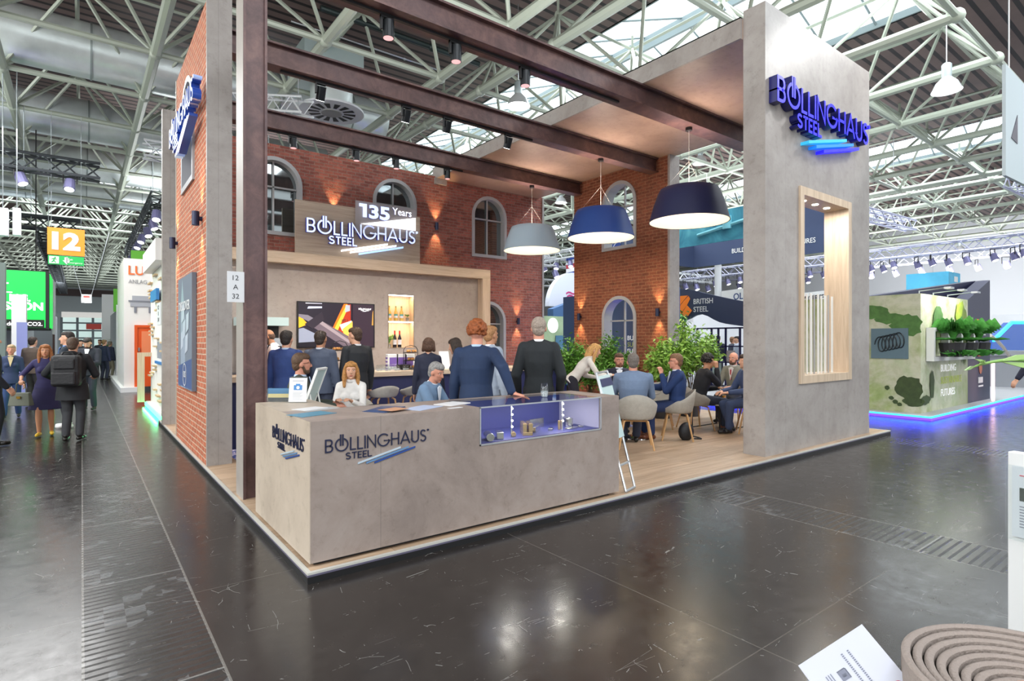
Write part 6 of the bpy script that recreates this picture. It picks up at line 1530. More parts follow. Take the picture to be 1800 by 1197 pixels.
for i in range(12):
    u = 664 + i * 5.2; p = onbar(u, 9.0 + (i % 3) * .09)
    glass_at(p, 'wine_glass', 'clear glass in the row standing on the bar beside the cartons', 'glass', .11, .03, .1, M('water', 'F4F8FA'), 'glasses on the bar')
p = onbar(601, 9.3); 
tag(MB().box(p + Vector((.28, -.1, 0)), p + Vector((.5, .1, .3))).build('card_stand', M('plate_grey', 'D5D7DA')), 'pale printed card standing on the bar behind the dark-haired man', 'card')
p = onbar(784, 9.2); tag(MB().hull8([p + Vector(q) for q in ((-.1, 0, 0), (.1, 0, 0), (.1, .1, 0), (-.1, .1, 0), (-.1, .08, .32), (.1, .08, .32), (.1, .1, .32), (-.1, .1, .32))]).build('menu_board', PAPER), 'white tilted menu card on the bar beside the bob-haired woman', 'card')
# coffee cabinet behind the bar, left
p = ony(466, 640, 12.2); t = thing('back_cabinet', 'pale coffee cabinet behind the bar at the left end', 'cabinet', (2.9, 12.2, PZ))
bx('body', (1.9, 12.0, PZ), (3.35, 12.55, 1.0), M('dark_cabinet', '3B3A40'), t); bx('machine', (2.5, 12.05, 1.0), (3.3, 12.5, 1.7), ALU, t); bx('canopy', (2.45, 12.0, 1.95), (3.38, 12.55, 2.12), M('pale_teal_panel', 'B9CFCF'), t); bx('back', (2.5, 12.45, 1.7), (3.3, 12.52, 1.95), BLACK, t)

# niche plants
for x, z, h, lab in ((6.41, 2.131, .12, 'little potted herb on the upper niche shelf'), (5.92, 1.481, .3, 'thin sprig in a vase on the lower niche shelf')):
    p = Vector((x, 12.7, z)); t = thing('potted_herb', lab, 'plant', p)
    MB().lathe([(.035, 0), (.045, .08)], p, 14).build('pot', M('grey_pot', '8C8A86', .7), t)
    m = MB(); fronds(m, p + Vector((0, 0, .08)), 16, h * .7, .012, .9, int(x * 100)); m.build('foliage', LEAF3, t)

# big shrubs
def shrub(label, loc, r_, h, z0, n, mat, seed, leaf=.045, rz=1.0, name='potted_shrub'):
    t = thing(name, label, 'plant', loc); rd = random.Random(seed); x, y, z = loc
    MB().lathe([(.2, 0), (.26, .4), (.24, .4), (.22, .36)], loc, 24).build('pot', M('anthracite_pot', '3A3A3E', .5), t, smooth='auto')
    st = MB(); tips = []
    for i in range(26):
        a = rd.uniform(0, 2 * PI); k = rd.random() ** .6; top = Vector((x + math.cos(a) * r_ * k, y + math.sin(a) * r_ * k, z + z0 + (h - z0) * rd.uniform(.45, 1) * (1 - .25 * k)))
        mid = Vector((x + math.cos(a) * r_ * k * .4, y + math.sin(a) * r_ * k * .4, z + (h * .5)))
        st.tube([Vector((x + rd.uniform(-.06, .06), y + rd.uniform(-.06, .06), z + .35)), mid, top], .007, 4); tips += [(mid, top)]
    st.build('stem', STEM, t)
    m = MB()
    for i in range(n):
        a_, b_ = tips[rd.randrange(len(tips))]; c_ = a_.lerp(b_, rd.random() ** .7) + Vector((rd.gauss(0, .09), rd.gauss(0, .09), rd.gauss(0, .08)))
        e = Euler((rd.uniform(-.9, .9), rd.uniform(-.9, .9), rd.uniform(0, 2 * PI))).to_matrix(); s_ = leaf * rd.uniform(.6, 1.25)
        m.poly([c_ + e @ Vector(q) * s_ for q in ((-1, 0, 0), (-.2, .38, .08), (.5, .3, .05), (1.05, 0, -.1), (.5, -.3, .05), (-.2, -.38, .08))])
    m.build('foliage', mat, t, recalc=False)
LG = M('light_green_leaf', '8FB84E', .5, vary=.4, vscale=9); MG = M('fresh_green_leaf', '5E9232', .5, vary=.45, vscale=7)
shrub('fresh green bushy plant in a pot between the black-suited man and the fair woman', base(1000, 12.2), .5, 1.78, .25, 4200, MG, 1)
shrub('fresh green bushy plant before the low round-headed window', Vector((9.6, 8.9, PZ)), .55, 1.85, .25, 4200, MG, 2)
shrub('second fresh green plant behind the leaning woman', base(1038, 12.4), .42, 1.5, .2, 2600, MG, 5)
shrub('light green leafy plant behind the man with his hand at his chin', base(1163, 11.6), .42, 1.68, .3, 2400, LG, 3, .06)
shrub('tall light green shrub beside the grey end panel of the brown wall', base(1212, 11.9), .62, 2.05, .3, 4600, LG, 4, .06)
t_ = base(1195, 19.5, .085); shrub('dark leafy plant on the neighbouring stand below the orange logo', t_, .35, 2.6, 1.9, 500, LEAF1, 8, .07)
shrub('leafy plant at the far end of the aisle beside the right stands', Vector((1.55, 40.2, 0)), .5, 2.2, .8, 900, MG, 9, .1)

p = base(1206, 9.0); t = thing('backpack', 'black backpack slumped on the floor under the chair of the man in navy', 'backpack', p)
MB().ball(p + Vector((0, 0, .13)), (.15, .1, .15), n=16, m=10).build('bag_body', M('black_nylon', '1B1C20', .6, bump=.3, bscale=30), t, smooth=True)
MB().tube([p + Vector(q) for q in ((.1, -.08, .02), (.2, -.14, .015), (.26, -.06, .015), (.14, .0, .05))], .012, 6).build('strap', M('black_nylon', '1B1C20'), t)
# ================================================ PEOPLE
SKIN = {'a': M('skin_fair', 'D9A588', .55), 'b': M('skin_tan', 'BC8766', .55), 'c': M('skin_ruddy', 'CE9078', .55)}
def cloth(c, name=None, k=.6): return M('cloth_' + (name or '') + c, c, .8, vary=.12, vscale=5, bump=k, bscale=7)
LIP = M('lip', 'A8584C', .5); EYEW = M('eye_white', 'E8E4E0', .3); IRIS = M('iris_dark', '2A2420', .2)
def remesh(mb, vox, smooth=2, fac=.5):
    bmesh.ops.recalc_face_normals(mb.bm, faces=mb.bm.faces)
    me = bpy.data.meshes.new('r'); mb.bm.to_mesh(me); mb.bm.free()
    o = bpy.data.objects.new('r', me); COL.objects.link(o)
    m = o.modifiers.new('r', 'REMESH'); m.mode = 'VOXEL'; m.voxel_size = vox; m.use_smooth_shade = True
    if smooth: s_ = o.modifiers.new('s', 'SMOOTH'); s_.iterations = smooth; s_.factor = fac
    dg = bpy.context.evaluated_depsgraph_get(); dg.update()
    out = bpy.data.meshes.new_from_object(o.evaluated_get(dg))
    bpy.data.objects.remove(o); bpy.data.meshes.remove(me)
    for p in out.polygons: p.use_smooth = True
    return out
def put(name, me, mat, parent, label=None):
    me.materials.clear(); me.materials.append(mat)
    o = bpy.data.objects.new(name, me); COL.objects.link(o); o.parent = parent
    if label: o['label'] = label
    return o
def ik(a, b, l1, l2, pole):
    a, b, pole = Vector(a), Vector(b), Vector(pole); d = b - a; L_ = min(d.length, (l1 + l2) * .995); d.normalize(); b = a + d * L_
    x = (l1 * l1 - l2 * l2 + L_ * L_) / (2 * L_); h = math.sqrt(max(l1 * l1 - x * x, 0))
    pp = pole - d * pole.dot(d); pp.normalize()
    return a + d * x + pp * h, b
def ring(c, rx, ry, X, Y, n=20): return [c + X * (rx * math.cos(2 * PI * i / n)) + Y * (ry * math.sin(2 * PI * i / n)) for i in range(n)]
def hand(mb, wr, d, nrm, side, k, curl=.5):
    """wr wrist, d finger direction, nrm back of the hand direction"""
    d = d.normalized(); nrm = (nrm - d * nrm.dot(d)).normalized(); s_ = d.cross(nrm) * side     # towards the thumb
    mb.caps([wr - d * .03 * k, wr + d * .012 * k], [.024 * k, .023 * k], 10)
    for i in range(4):
        o_ = (i - 1.5) * .019 * k
        b0 = wr + d * .012 * k - s_ * o_ * .7; b1 = wr + d * .085 * k - s_ * o_
        mb.caps([b0, b1], [.0155 * k, .0115 * k], 8)
        L_ = (.062, .072, .066, .05)[i] * k; a1 = curl * .8; a2 = curl * 1.9
        p1 = b1 + (d * math.cos(a1) - nrm * math.sin(a1)) * L_ * .5; p2 = p1 + (d * math.cos(a2) - nrm * math.sin(a2)) * L_ * .55
        mb.caps([b1, p1, p2], [.0098 * k, .0092 * k, .0078 * k], 8)
    t0 = wr + d * .025 * k + s_ * .02 * k; t1 = t0 + (d * .6 + s_ * .7 - nrm * .3).normalized() * .038 * k; t2 = t1 + (d * .9 + s_ * .15 - nrm * .35).normalized() * .032 * k
    mb.caps([t0, t1, t2], [.014 * k, .011 * k, .009 * k], 8)
def person(label, loc, rz, H=1.78, sit=None, lean=0, side=0, head=(0, 0), LH=None, RH=None, LHw=None, RHw=None, top='20222A', bot='24262E', shoe='15130F', skin='a', hair='short', hc='3B2A20', female=False, jacket=True, collar=None, shirt=None, tie=None, glasses=False, beard=None, skirt=False, face=False, vox=.011, hvox=.0065, feet=None, curl=.45, flow=0, build=1.0, knees=None, rolled=False, tname=None, hands=True, twist=0):
    t = thing('person', label, 'person', loc, rz); k = H / 1.75; B_ = build
    X, Y, Z = Vector((1, 0, 0)), Vector((0, 1, 0)), Vector((0, 0, 1))
    hipz = (sit + .085) if sit else H * .525
    hip = Vector((0, 0, hipz))
    ls = Euler((-lean, side, 0)).to_matrix()
    sx, sy, sz = ls @ Matrix.Rotation(twist, 3, 'Z') @ X, ls @ Matrix.Rotation(twist, 3, 'Z') @ Y, ls @ Z
    sp = lambda z, y=0, x=0: hip + sz * (z * H) + sy * (y * H) + sx * (x * H)       # along the spine
    shw = (.098 if female else .112) * B_
    neck = sp(.303); hd = neck - sz * .004 * H
    hm = Euler((-lean * .35 + head[1], side * .4, head[0])).to_matrix()
    hx, hy, hz_ = hm @ X, hm @ Y, hm @ Z
    hc0 = hd + hz_ * .082 * H + hy * .014 * H
    hp = lambda x, y, z: hc0 + hx * (x * H) + hy * (y * H) + hz_ * (z * H)
    # arms
    W2L = wmat(t).inverted(); arms = {}
    for nm, sg, tl, tw in (('L', -1, LH, LHw), ('R', 1, RH, RHw)):
        sh = sp(.262, -.005, sg * shw * .9)
        tg = (W2L @ Vector(tw)) if tw else (Vector(tl) if tl else sh + Vector((sg * .045 * H, .03 * H, -.335 * H)))
        pole = Vector((sg * .35, -.3, -1)) if tg.z > sh.z - .12 * H else (Vector((sg * .6, -1, -.4)) if (tg - sh).y > .05 else Vector((sg * .3, -1, 0)))
        el, wr = ik(sh, tg, .178 * H, .15 * H, pole); arms[sg] = (sh, el, wr)
    # legs
    legs = {}
    for sg in (-1, 1):
        hj = hip + Vector((sg * .05 * H, 0, -.005 * H))
        if sit:
            ft = Vector((sg * .09, .40 if not feet else 0, .075)) if not feet else Vector(feet[0 if sg < 0 else 1])
            kn, an = ik(hj, ft, .245 * H, .235 * H, Vector((sg * .15, 1, 1)))
        else:
            ft = Vector((sg * .085, -.01 + sg * .03, .075)) if not feet else Vector(feet[0 if sg < 0 else 1])
            kn, an = ik(hj, ft, .245 * H, .24 * H, Vector((0, 1, .1)))
        legs[sg] = (hj, kn, an)
    # body: head, neck, core, hands as one mesh
    b = MB()
    hmx = Matrix((hx, hy, hz_)).transposed()
    b.ball(hp(0, -.008, .012), (.0445 * H, .054 * H, .054 * H), hmx, 20, 14)
    b.ball(hp(0, .014, -.03), (.033 * H, .034 * H, .034 * H), hmx, 16, 10)
    b.ball(hp(0, .022, -.012), (.036 * H, .026 * H, .03 * H), hmx, 14, 10)
    b.caps([hp(0, .046, .008), hp(0, .056, -.014)], [.0055 * H, .009 * H], 8)
    b.ball(hp(0, .038, -.037), (.014 * H, .009 * H, .007 * H), hmx, 10, 6); b.ball(hp(0, .04, -.055), (.012 * H, .009 * H, .009 * H), hmx, 10, 6)
    for sg in (-1, 1): b.ball(hp(sg * .045, -.004, -.004), (.006 * H, .011 * H, .017 * H), hmx, 10, 8); b.ball(hp(sg * .026, .036, .014), (.012 * H, .006 * H, .004 * H), hmx, 8, 6)
    nr = (.026 if female else .033) * H
    b.frust(neck - sz * .04 * H, hp(0, -.006, -.03), nr * 1.1, nr, 16)
    b.ball(neck - sz * .03 * H, (.06 * H, .035 * H, .03 * H), None, 12, 8)
    b.caps([sp(.0), sp(.12), sp(.24)], [.055 * H, .05 * H, .05 * H], 12)
    for sg, (a_, e_, w_) in arms.items(): b.caps([sp(.24), a_, e_, w_], [.03 * H, .022 * H, .019 * H, .014 * H], 10)
    for sg, (a_, k_2, n_) in legs.items():
        if skirt: b.caps([sp(0), a_, k_2, k_2.lerp(n_, .35), n_], [.05 * H, .045 * H, .029 * H, .031 * H, .018 * H], 12)
        else: b.caps([sp(0), a_, k_2, n_], [.03 * H, .03 * H, .024 * H, .016 * H], 8)
    me = remesh(b, vox * .85, 3)
    if hands:
        hb = MB()
        for sg, (a_, e_, w_) in arms.items():
            d = (w_ - e_).normalized(); up = Vector((sg * .9, .1, .25)) if d.z < -.6 else Vector((sg * .15, 0, 1))
            if (RHw if sg > 0 else LHw): d = (d + Vector((0, 0, -d.z * .9))).normalized(); up = Vector((0, 0, 1))
            hand(hb, w_ + d * .015 * k, d, up, -sg, k * (.9 if female else 1.02), curl)
        m2 = remesh(hb, hvox, 1, .3)
        bm = bmesh.new(); bm.from_mesh(me); bm.from_mesh(m2); bm.to_mesh(me); bm.free(); bpy.data.meshes.remove(m2)
        for p in me.polygons: p.use_smooth = True
    put('body', me, SKIN[skin], t)
    # top garment
    g = .006 * H if jacket else .0
    T_ = MB()
    hemz = -.065 if jacket and not sit else (-.03 if not female else -.04)
    fem = female
    lv = [(hemz, .098 + (.004 if jacket else 0), .07), (0, .097, .068), (.08, .086 if not fem else .07, .062 if not fem else .054), (.17, .1 if not fem else .085, .071 if not fem else .066), (.24, .108 if not fem else .09, .066 if not fem else .058), (.275, .095 if not fem else .08, .052), (.3, .05, .042)]
    rg = [ring(sp(z, -.004 if z > .1 else 0), rx * H * B_ + g, ry * H * B_ + g, sx, sy) for z, rx, ry in lv]
    T_.loft(rg)
    if B_ > 1.05: T_.ball(sp(.07, .012), (.09 * H * B_, .08 * H * B_, .08 * H), None, 14, 10)
    if fem: T_.ball(sp(.18, .04, -.035), .036 * H, n=12).ball(sp(.18, .04, .035), .036 * H, n=12)
    for sg, (a_, e_, w_) in arms.items():
        w2 = e_.lerp(w_, .12 if rolled else .93); r3 = (.03 if jacket else .026) * H if rolled else (.023 if jacket else .019) * H
        T_.caps([sp(.292, -.004, sg * .02), a_], [.026 * H, .03 * H], 12); T_.caps([sp(.23, 0, sg * .05), a_, e_, w2], [.045 * H, (.035 if not fem else .03) * H + g * .5, (.031 if not fem else .026) * H + g * .4, r3 + g * .3], 14)
    TM = cloth(top, tname); put('jacket' if jacket else 'shirt', remesh(T_, vox, 3), TM, t)
    if shirt or collar:
        c_ = MB(); c_.lathe([(0, 0)] * 0 or [(.043 * H, -.012 * H), (.036 * H, .012 * H), (.034 * H, .014 * H)], (0, 0, 0), 20)
        bmesh.ops.transform(c_.bm, matrix=Matrix.Translation(sp(.3, .002)) @ Matrix((sx, sy, sz)).transposed().to_4x4(), verts=c_.bm.verts)
        c_.build('collar', cloth(collar or shirt, k=.1), t, world=False, smooth=True)
    if jacket and shirt:
        f_ = MB(); f_.prism([(-.03 * H, 0), (0, -.13 * H), (.03 * H, 0), (.0, .012 * H)], (0, 0, 0), (1, 0, 0), (0, 0, 1), .012)
        y0 = .071 * H * B_ + g
        bmesh.ops.transform(f_.bm, matrix=Matrix.Translation(sp(.287, 0) + sy * (y0 * .84)) @ Matrix((sx, sy, sz)).transposed().to_4x4() @ Matrix.Rotation(R(14), 4, 'X') @ Matrix.Rotation(PI, 4, 'Z'), verts=f_.bm.verts)
        f_.build('shirt_front', cloth(shirt, k=.1), t, world=False)
        if tie:
            f_ = MB().hull8([sp(z, 0) + sy * (y0 * yy) + sx * (s_ * .008 * H) + sz * dz for z, yy, dz in ((.27, .93, 0), (.16, 1.1, 0)) for s_, q in ((-1, 0), (1, 0), (1, 1), (-1, 1)) for yy in (yy + .04 * q,)]); f_.build('tie', cloth(tie, k=.1), t, world=False)
    # bottoms
    P_ = MB()
    if skirt:
        zs = [(.03, .08, .058), (-.04, .105, .075), (-.12, .125, .085), (-.24, .15, .1)]
        P_.loft([ring(Vector((0, 0, hipz + z * H)), rx * H, ry * H, X, Y, 28) for z, rx, ry in zs]); put('skirt', remesh(P_, vox, 2), cloth(bot), t)
    else:
        P_.ball(hip, (.092 * H * B_, .07 * H * B_, .06 * H), None, 16, 10)
        for sg, (a_, k_2, n_) in legs.items():
            P_.caps([hip + X * sg * .03 * H, a_, k_2, k_2.lerp(n_, .9)], [.055 * H, .055 * H * B_, .041 * H, .033 * H], 14)
        put('trousers', remesh(P_, vox, 3), cloth(bot), t)
    for sg, (a_, k_2, n_) in legs.items():
        fd = Vector((sg * .12, 1, 0)).normalized() if not sit else Vector(((k_2 - a_).x, max((k_2 - a_).y, .05), 0)).normalized()
        F_ = MB(); pz = max(n_.z - .05, .012)
        h0 = Vector((n_.x, n_.y, pz + .02)) - fd * .035 * k
        tilt = 0 if n_.z < .12 else .04
        F_.caps([h0, h0 + fd * .1 * k + Z * .0, h0 + fd * .2 * k - Z * tilt], [.034 * k, .036 * k, .028 * k], 12)
        if not skirt: F_.caps([h0 + Z * .05 * k + fd * .02, h0 + fd * .08 * k + Z * .02], [.034 * k, .033 * k], 10)
        for v in F_.bm.verts:
            if v.co.z < pz - .005: v.co.z = pz - .01
        F_.build('shoe', M('shoe_' + shoe, shoe, .35), t, world=False, smooth=True)
    # hair
    hcM = M('hair_' + hc, hc, .6, vary=.35, vscale=40, bump=.6, bscale=60); h_2 = MB()
    if hair in ('short', 'bob', 'long', 'grey'):
        h_2.ball(hp(0, -.02, .022), (.0485 * H, .048 * H, .054 * H), hmx, 18, 12); h_2.ball(hp(0, .0, .044), (.043 * H, .05 * H, .03 * H), hmx, 16, 10)
        h_2.ball(hp(0, -.03, -.01), (.04 * H, .034 * H, .04 * H), hmx, 14, 10)
    if hair == 'bob':
        h_2.ball(hp(0, -.022, -.012), (.058 * H, .045 * H, .052 * H), hmx, 16, 10)
        for sg in (-1, 1): h_2.caps([hp(sg * .04, .008, .03), hp(sg * .05, .002, -.045)], [.017 * H, .016 * H], 10)
    if hair == 'long':
        for sg in (-1, 1): h_2.caps([hp(sg * .03, .022, .05), hp(sg * .046, .01, .01), hp(sg * .052, .008, -.05), hp(sg * .05, .02, -.12)], [.015 * H, .015 * H, .018 * H, .012 * H], 10)
        h_2.caps([hp(0, -.04, .0), hp(0, -.05, -.07), hp(0, -.045, -.12)], [.045 * H, .045 * H, .03 * H], 12)
    if hair == 'bald': 
        h_2.ball(hp(0, -.03, -.008), (.043 * H, .034 * H, .036 * H), hmx, 16, 10)
        for sg in (-1, 1): h_2.ball(hp(sg * .038, -.015, .0), (.009 * H, .026 * H, .022 * H), hmx, 10, 8)
    if hair == 'curly':
        rd = random.Random(5)
        for i in range(210):
            v = Vector((rd.gauss(0, 1), rd.gauss(-.35, 1), rd.gauss(.45, 1))).normalized()
            if v.z < -.45 or (v.y > .45 and v.z < .35): continue
            h_2.ball(hp(v.x * .053, -.01 + v.y * .058, .02 + v.z * .06), .0095 * H * rd.uniform(.7, 1.35), n=8, m=6)
        h_2.ball(hp(0, -.014, .02), (.048 * H, .051 * H, .054 * H), hmx, 14, 10)
        m3 = remesh(h_2, .0055, 0)
    else: m3 = remesh(h_2, .008, 2)
    put('hair', m3, hcM, t)
    if beard:
        d_ = MB(); d_.ball(hp(0, .02, -.048), (.032 * H, .031 * H, .022 * H), hmx, 14, 8); d_.ball(hp(0, .047, -.03), (.016 * H, .007 * H, .004 * H), hmx, 8, 6)
        for sg in (-1, 1): d_.caps([hp(sg * .038, .0, -.01), hp(sg * .03, .02, -.05)], [.009 * H, .01 * H], 8)
        put('beard', remesh(d_, .007, 1), M('hair_' + beard, beard, .7), t)
    if face:
        for sg in (-1, 1):
            MB().ball(hp(sg * .0175, .0405, .004), (.0072 * H, .004 * H, .003 * H), hmx, 10, 8).build('eye_white', EYEW, t, world=False, smooth=True)
            MB().ball(hp(sg * .0175, .0438, .004), (.0034 * H, .002 * H, .0029 * H), hmx, 8, 6).build('iris', IRIS, t, world=False, smooth=True)
            MB().caps([hp(sg * .009, .0445, .014), hp(sg * .026, .039, .016)], [.0022 * H, .0018 * H], 6).build('eyebrow', hcM, t, world=False, smooth=True)
        MB().ball(hp(0, .0465, -.0375), (.0125 * H, .004 * H, .0042 * H), hmx, 12, 6).build('mouth', LIP, t, world=False, smooth=True)
    if glasses:
        gl = MB()
        for sg in (-1, 1):
            pts = [hp(sg * .019 + .014 * math.cos(a), .052, .003 + .011 * math.sin(a)) for a in [2 * PI * i / 14 for i in range(15)]]
            gl.tube(pts, .0016, 4); gl.tube([hp(sg * .033, .052, .007), hp(sg * .046, 0, .006)], .0018, 4)
        gl.tube([hp(-.006, .053, .006), hp(.006, .053, .006)], .0016, 4); gl.build('glasses', BLACK, t, world=False)
    return t, arms, hp, sp
V = Vector
def hold(u, v, d): return atd(u, v, d)
away, toward, right_, left_ = rzf(0, 1), rzf(0, -1), rzf(1, 0), rzf(-1, 0)
# --- behind the counter
person('tall ginger curly-haired man in a dark blue jacket with one hand on the counter', base(837, 6.05), rzf(.1, 1), 1.83, top='1B2E4E', bot='1E2538', hair='curly', hc='8E4A1E', lean=.08, RHw=(3.50, 4.60, 1.115), collar='A9C2DC', vox=.009, hvox=.0055, curl=.15, skin='c')
person('man with close-cropped grey hair in a black suit standing behind the display case', base(947, 6.75), rzf(.05, 1), 1.9, top='1D2226', bot='191B20', hair='short', hc='9A8C80', collar='E6E6EA', vox=.009, skin='c', build=.93, LH=(-.25, .12, .93), RH=(.25, .12, .93))
person('man in pale grey-blue suit behind the ginger-haired man', base(861, 7.7), rzf(.8, .7), 1.82, top='A3AFC0', bot='9AA4B4', hair='short', hc='A87A50', collar='E8E8F0', skin='b')
t_, A_, hp_, sp_ = person('seated woman with long fair hair in a white blouse holding a small card', base(617, 7.4), rzf(.05, -1), 1.68, sit=.46, top='E9E6E2', bot='2A2C38', hair='long', hc='B98448', female=True, jacket=False, collar='E9E6E2', face=True, LH=(-.09, .34, .82), RH=(.09, .34, .82), vox=.008, hvox=.0055, curl=.6, head=(R(14), 0))
c_ = wmat(t_) @ ((A_[1][2] + A_[-1][2]) / 2 + V((0, .075, .01)))
T = Matrix.Translation(c_) @ Matrix.Rotation(toward, 4, 'Z'); tag(MB().box((-.06, -.035, -.003), (.06, .035, .003), T).build('card', PAPER), 'small white card held by the fair-haired woman in both hands', 'card')
person('seated man with short brown hair and glasses in a dark green jacket, turned away', base(527, 6.75), rzf(.85, .35), 1.82, sit=.52, top='3A4138', bot='23262C', hair='short', hc='5A4330', glasses=True, beard='5A4330', collar='B8CCE4', shirt='B8CCE4', vox=.009, skin='c', LH=(-.15, .38, .8), RH=(.2, .38, .8))
person('seated grey-haired man in a light blue jacket bending over the table', base(742, 7.0), rzf(1, -.3), 1.76, sit=.46, lean=.26, top='6F8AA8', bot='2B3345', hair='short', hc='8E8C8A', collar='DFE6F0', shirt='DFE6F0', face=True, LH=(-.1, .5, .82), RH=(.12, .48, .82), head=(R(-10), R(-12)), vox=.009, hvox=.0055, skin='c')
person('woman with a straight brown bob in a dark jacket seen from behind at the bar', base(753, 8.6), away, 1.66, top='2A2E42', bot='23273A', hair='bob', hc='5B4030', female=True)
person('dark-haired person half hidden behind the ginger-haired man', base(806, 8.3), rzf(-1, .2), 1.66, top='3B3F4C', bot='2A2C36', hair='bob', hc='33261E', female=True, head=(0, R(-15)))
person('man in a royal blue suit seen from behind at the bar', base(503, 8.0), away, 1.76, top='2A4076', bot='22305A', hair='short', hc='2A2422', collar='B4C8E4')
person('man in a dark grey suit seen from behind before the wall screen', base(563, 8.25), rzf(.15, 1), 1.76, top='4A5366', bot='3C4354', hair='short', hc='3C3028', collar='D8DCE4', skin='b', build=1.05)
person('man in a black suit in left profile before the wall screen', base(627, 8.5), rzf(-.75, .65), 1.82, top='24262A', bot='202226', hair='short', hc='4A3626', collar='E6E6EA', face=True, head=(R(25), R(-4)), skin='a')
t_, A_, hp_, sp_ = person('bearded barman in a white shirt with dark braces behind the bar', base(487, 9.75), rzf(-.9, -.3), 1.84, top='ECECEC', bot='26282E', hair='bald', hc='5A4234', beard='3E2C22', jacket=False, collar='ECECEC', lean=.12, head=(0, R(-20)), LH=(-.2, .3, 1.12), RH=(.2, .3, 1.12), skin='b')
for sg in (-1, 1): MB().tube([sp_(.0, .075, sg * .045), sp_(.2, .082, sg * .05), sp_(.297, .03, sg * .055), sp_(.27, -.065, sg * .05), sp_(.1, -.078, sg * .02), sp_(0, -.078, sg * .03)], .009, 6).build('brace', BLACK, t_, world=False)
person('fair-haired person with glasses sitting low behind the bar by the brick wall', Vector((7.45, 10.3, PZ)), rzf(-.1, -1), 1.66, sit=.44, top='4A3A40', bot='23273A', hair='bob', hc='A88460', female=True, glasses=True, face=True, head=(R(-15), 0), skin='c')
# --- seating area at the right
t_, A_, hp_, sp_ = person('fair-haired woman in a cream sweater bending over the table to the right', base(1006, 10.0), rzf(1, -.1), 1.7, lean=.72, top='DDD6CC', bot='22202A', hair='long', hc='C99A5C', female=True, jacket=False, face=True, RH=(.1, .68, .98), LH=(-.12, .45, .92), vox=.009, head=(0, R(-4)), feet=((-.09, -.08, .075), (.09, .02, .075)))
MB().ball(hp_(0, -.06, .03), (.03, .02, .02), n=10).build('hair_clip', BLACK, t_, world=False)
person('bearded man with glasses in a dark jacket facing the camera across the table', base(1088, 10.15), rzf(-.1, -1), 1.78, sit=.46, top='23273A', bot='20222C', hair='short', hc='5C4030', beard='6B4630', glasses=True, shirt='E8ECF2', collar='E8ECF2', face=True, LH=(-.2, .35, .8), RH=(.2, .35, .8), vox=.009, skin='c', head=(R(10), 0))
person('heavy grey-haired man in a grey-blue shirt seen from behind in the shell chair', base(1113, 8.4), rzf(.1, 1), 1.84, sit=.47, top='6D7F9A', bot='23283A', hair='short', hc='6E6660', jacket=False, collar='6D7F9A', build=1.22, LH=(-.2, .38, .82), RH=(.22, .38, .82), vox=.009, skin='c')
person('man with glasses in a navy jacket resting his hand at his chin', base(1190, 9.1), rzf(-1, .12), 1.82, sit=.46, top='1F3766', bot='1E2F58', shoe='6B3A22', hair='short', hc='7C5A40', glasses=True, shirt='C9D2E0', collar='C9D2E0', face=True, RH=(.14, .50, .82), LH=(-.01, .24, 1.03), curl=.9, vox=.009, hvox=.0055, feet=((-.14, .42, .075), (.14, .5, .075)), skin='c')
person('curly dark-haired man in a black jacket and brown shoes, seated', base(1226, 10.05), rzf(1, .05), 1.8, sit=.46, lean=.3, top='1F2026', bot='2A3040', shoe='8A4A28', hair='curly', hc='1C1714', face=True, RH=(.02, .34, 1.08), LH=(-.15, .42, .72), curl=.8, vox=.009, feet=((-.1, .5, .075), (.12, .42, .075)), skin='b')
person('balding man with glasses and beard in grey jacket facing left', base(1293, 11.1), rzf(-.75, -.6), 1.8, sit=.46, lean=.1, top='7C7A6E', bot='2C2E34', hair='bald', hc='4A382C', beard='4E382A', glasses=True, shirt='C9C4C0', tie='A83238', face=True, RH=(.15, .4, .7), LH=(-.15, .4, .7), vox=.009, skin='c')
person('person in a slate blue suit sitting half behind the pylon', base(1320, 9.7), rzf(-1, -.1), 1.8, sit=.46, lean=.15, top='3F4E72', bot='3A4868', shoe='17161A', hair='short', hc='3B2A20', RH=(.12, .45, .7), LH=(-.12, .45, .7), feet=((-.1, .45, .075), (.1, .3, .075)))
# --- on the neighbouring stand and at the right edge
person('distant man in a dark blue suit with headset behind the black shelf', base(1252, 21, .085), rzf(-.3, 1), 1.82, top='2A3460', bot='262E52', hair='short', hc='2E2420', vox=.018, hands=False)
person('distant man in a black suit beside the headset man behind the black shelf', base(1262, 20, .085), rzf(.6, .8), 1.78, top='1E2230', bot='1E2230', hair='short', hc='3A2E26', vox=.018, hands=False)
person('distant dark-haired man in a pale jacket behind the black shelf at right', base(1296, 20.5, .085), rzf(-1, 0), 1.76, top='B4BCCC', bot='2A3040', hair='short', hc='201A18', vox=.018, hands=False)
person('distant fair-haired man facing the man in the pale jacket', base(1287, 20.8, .085), rzf(1, 0), 1.74, top='4A4E5C', bot='2A3040', hair='short', hc='8A6448', vox=.018, hands=False)
person('walking person in a dark suit at the right edge, only sleeve and hand in view', base(1828, 10.5, 0), rzf(-.4, 1), 1.86, top='1E2036', bot='1C1E30', hair='short', hc='2E2420', LH=(-.47, .12, .93), collar='E6E6EA', vox=.012)
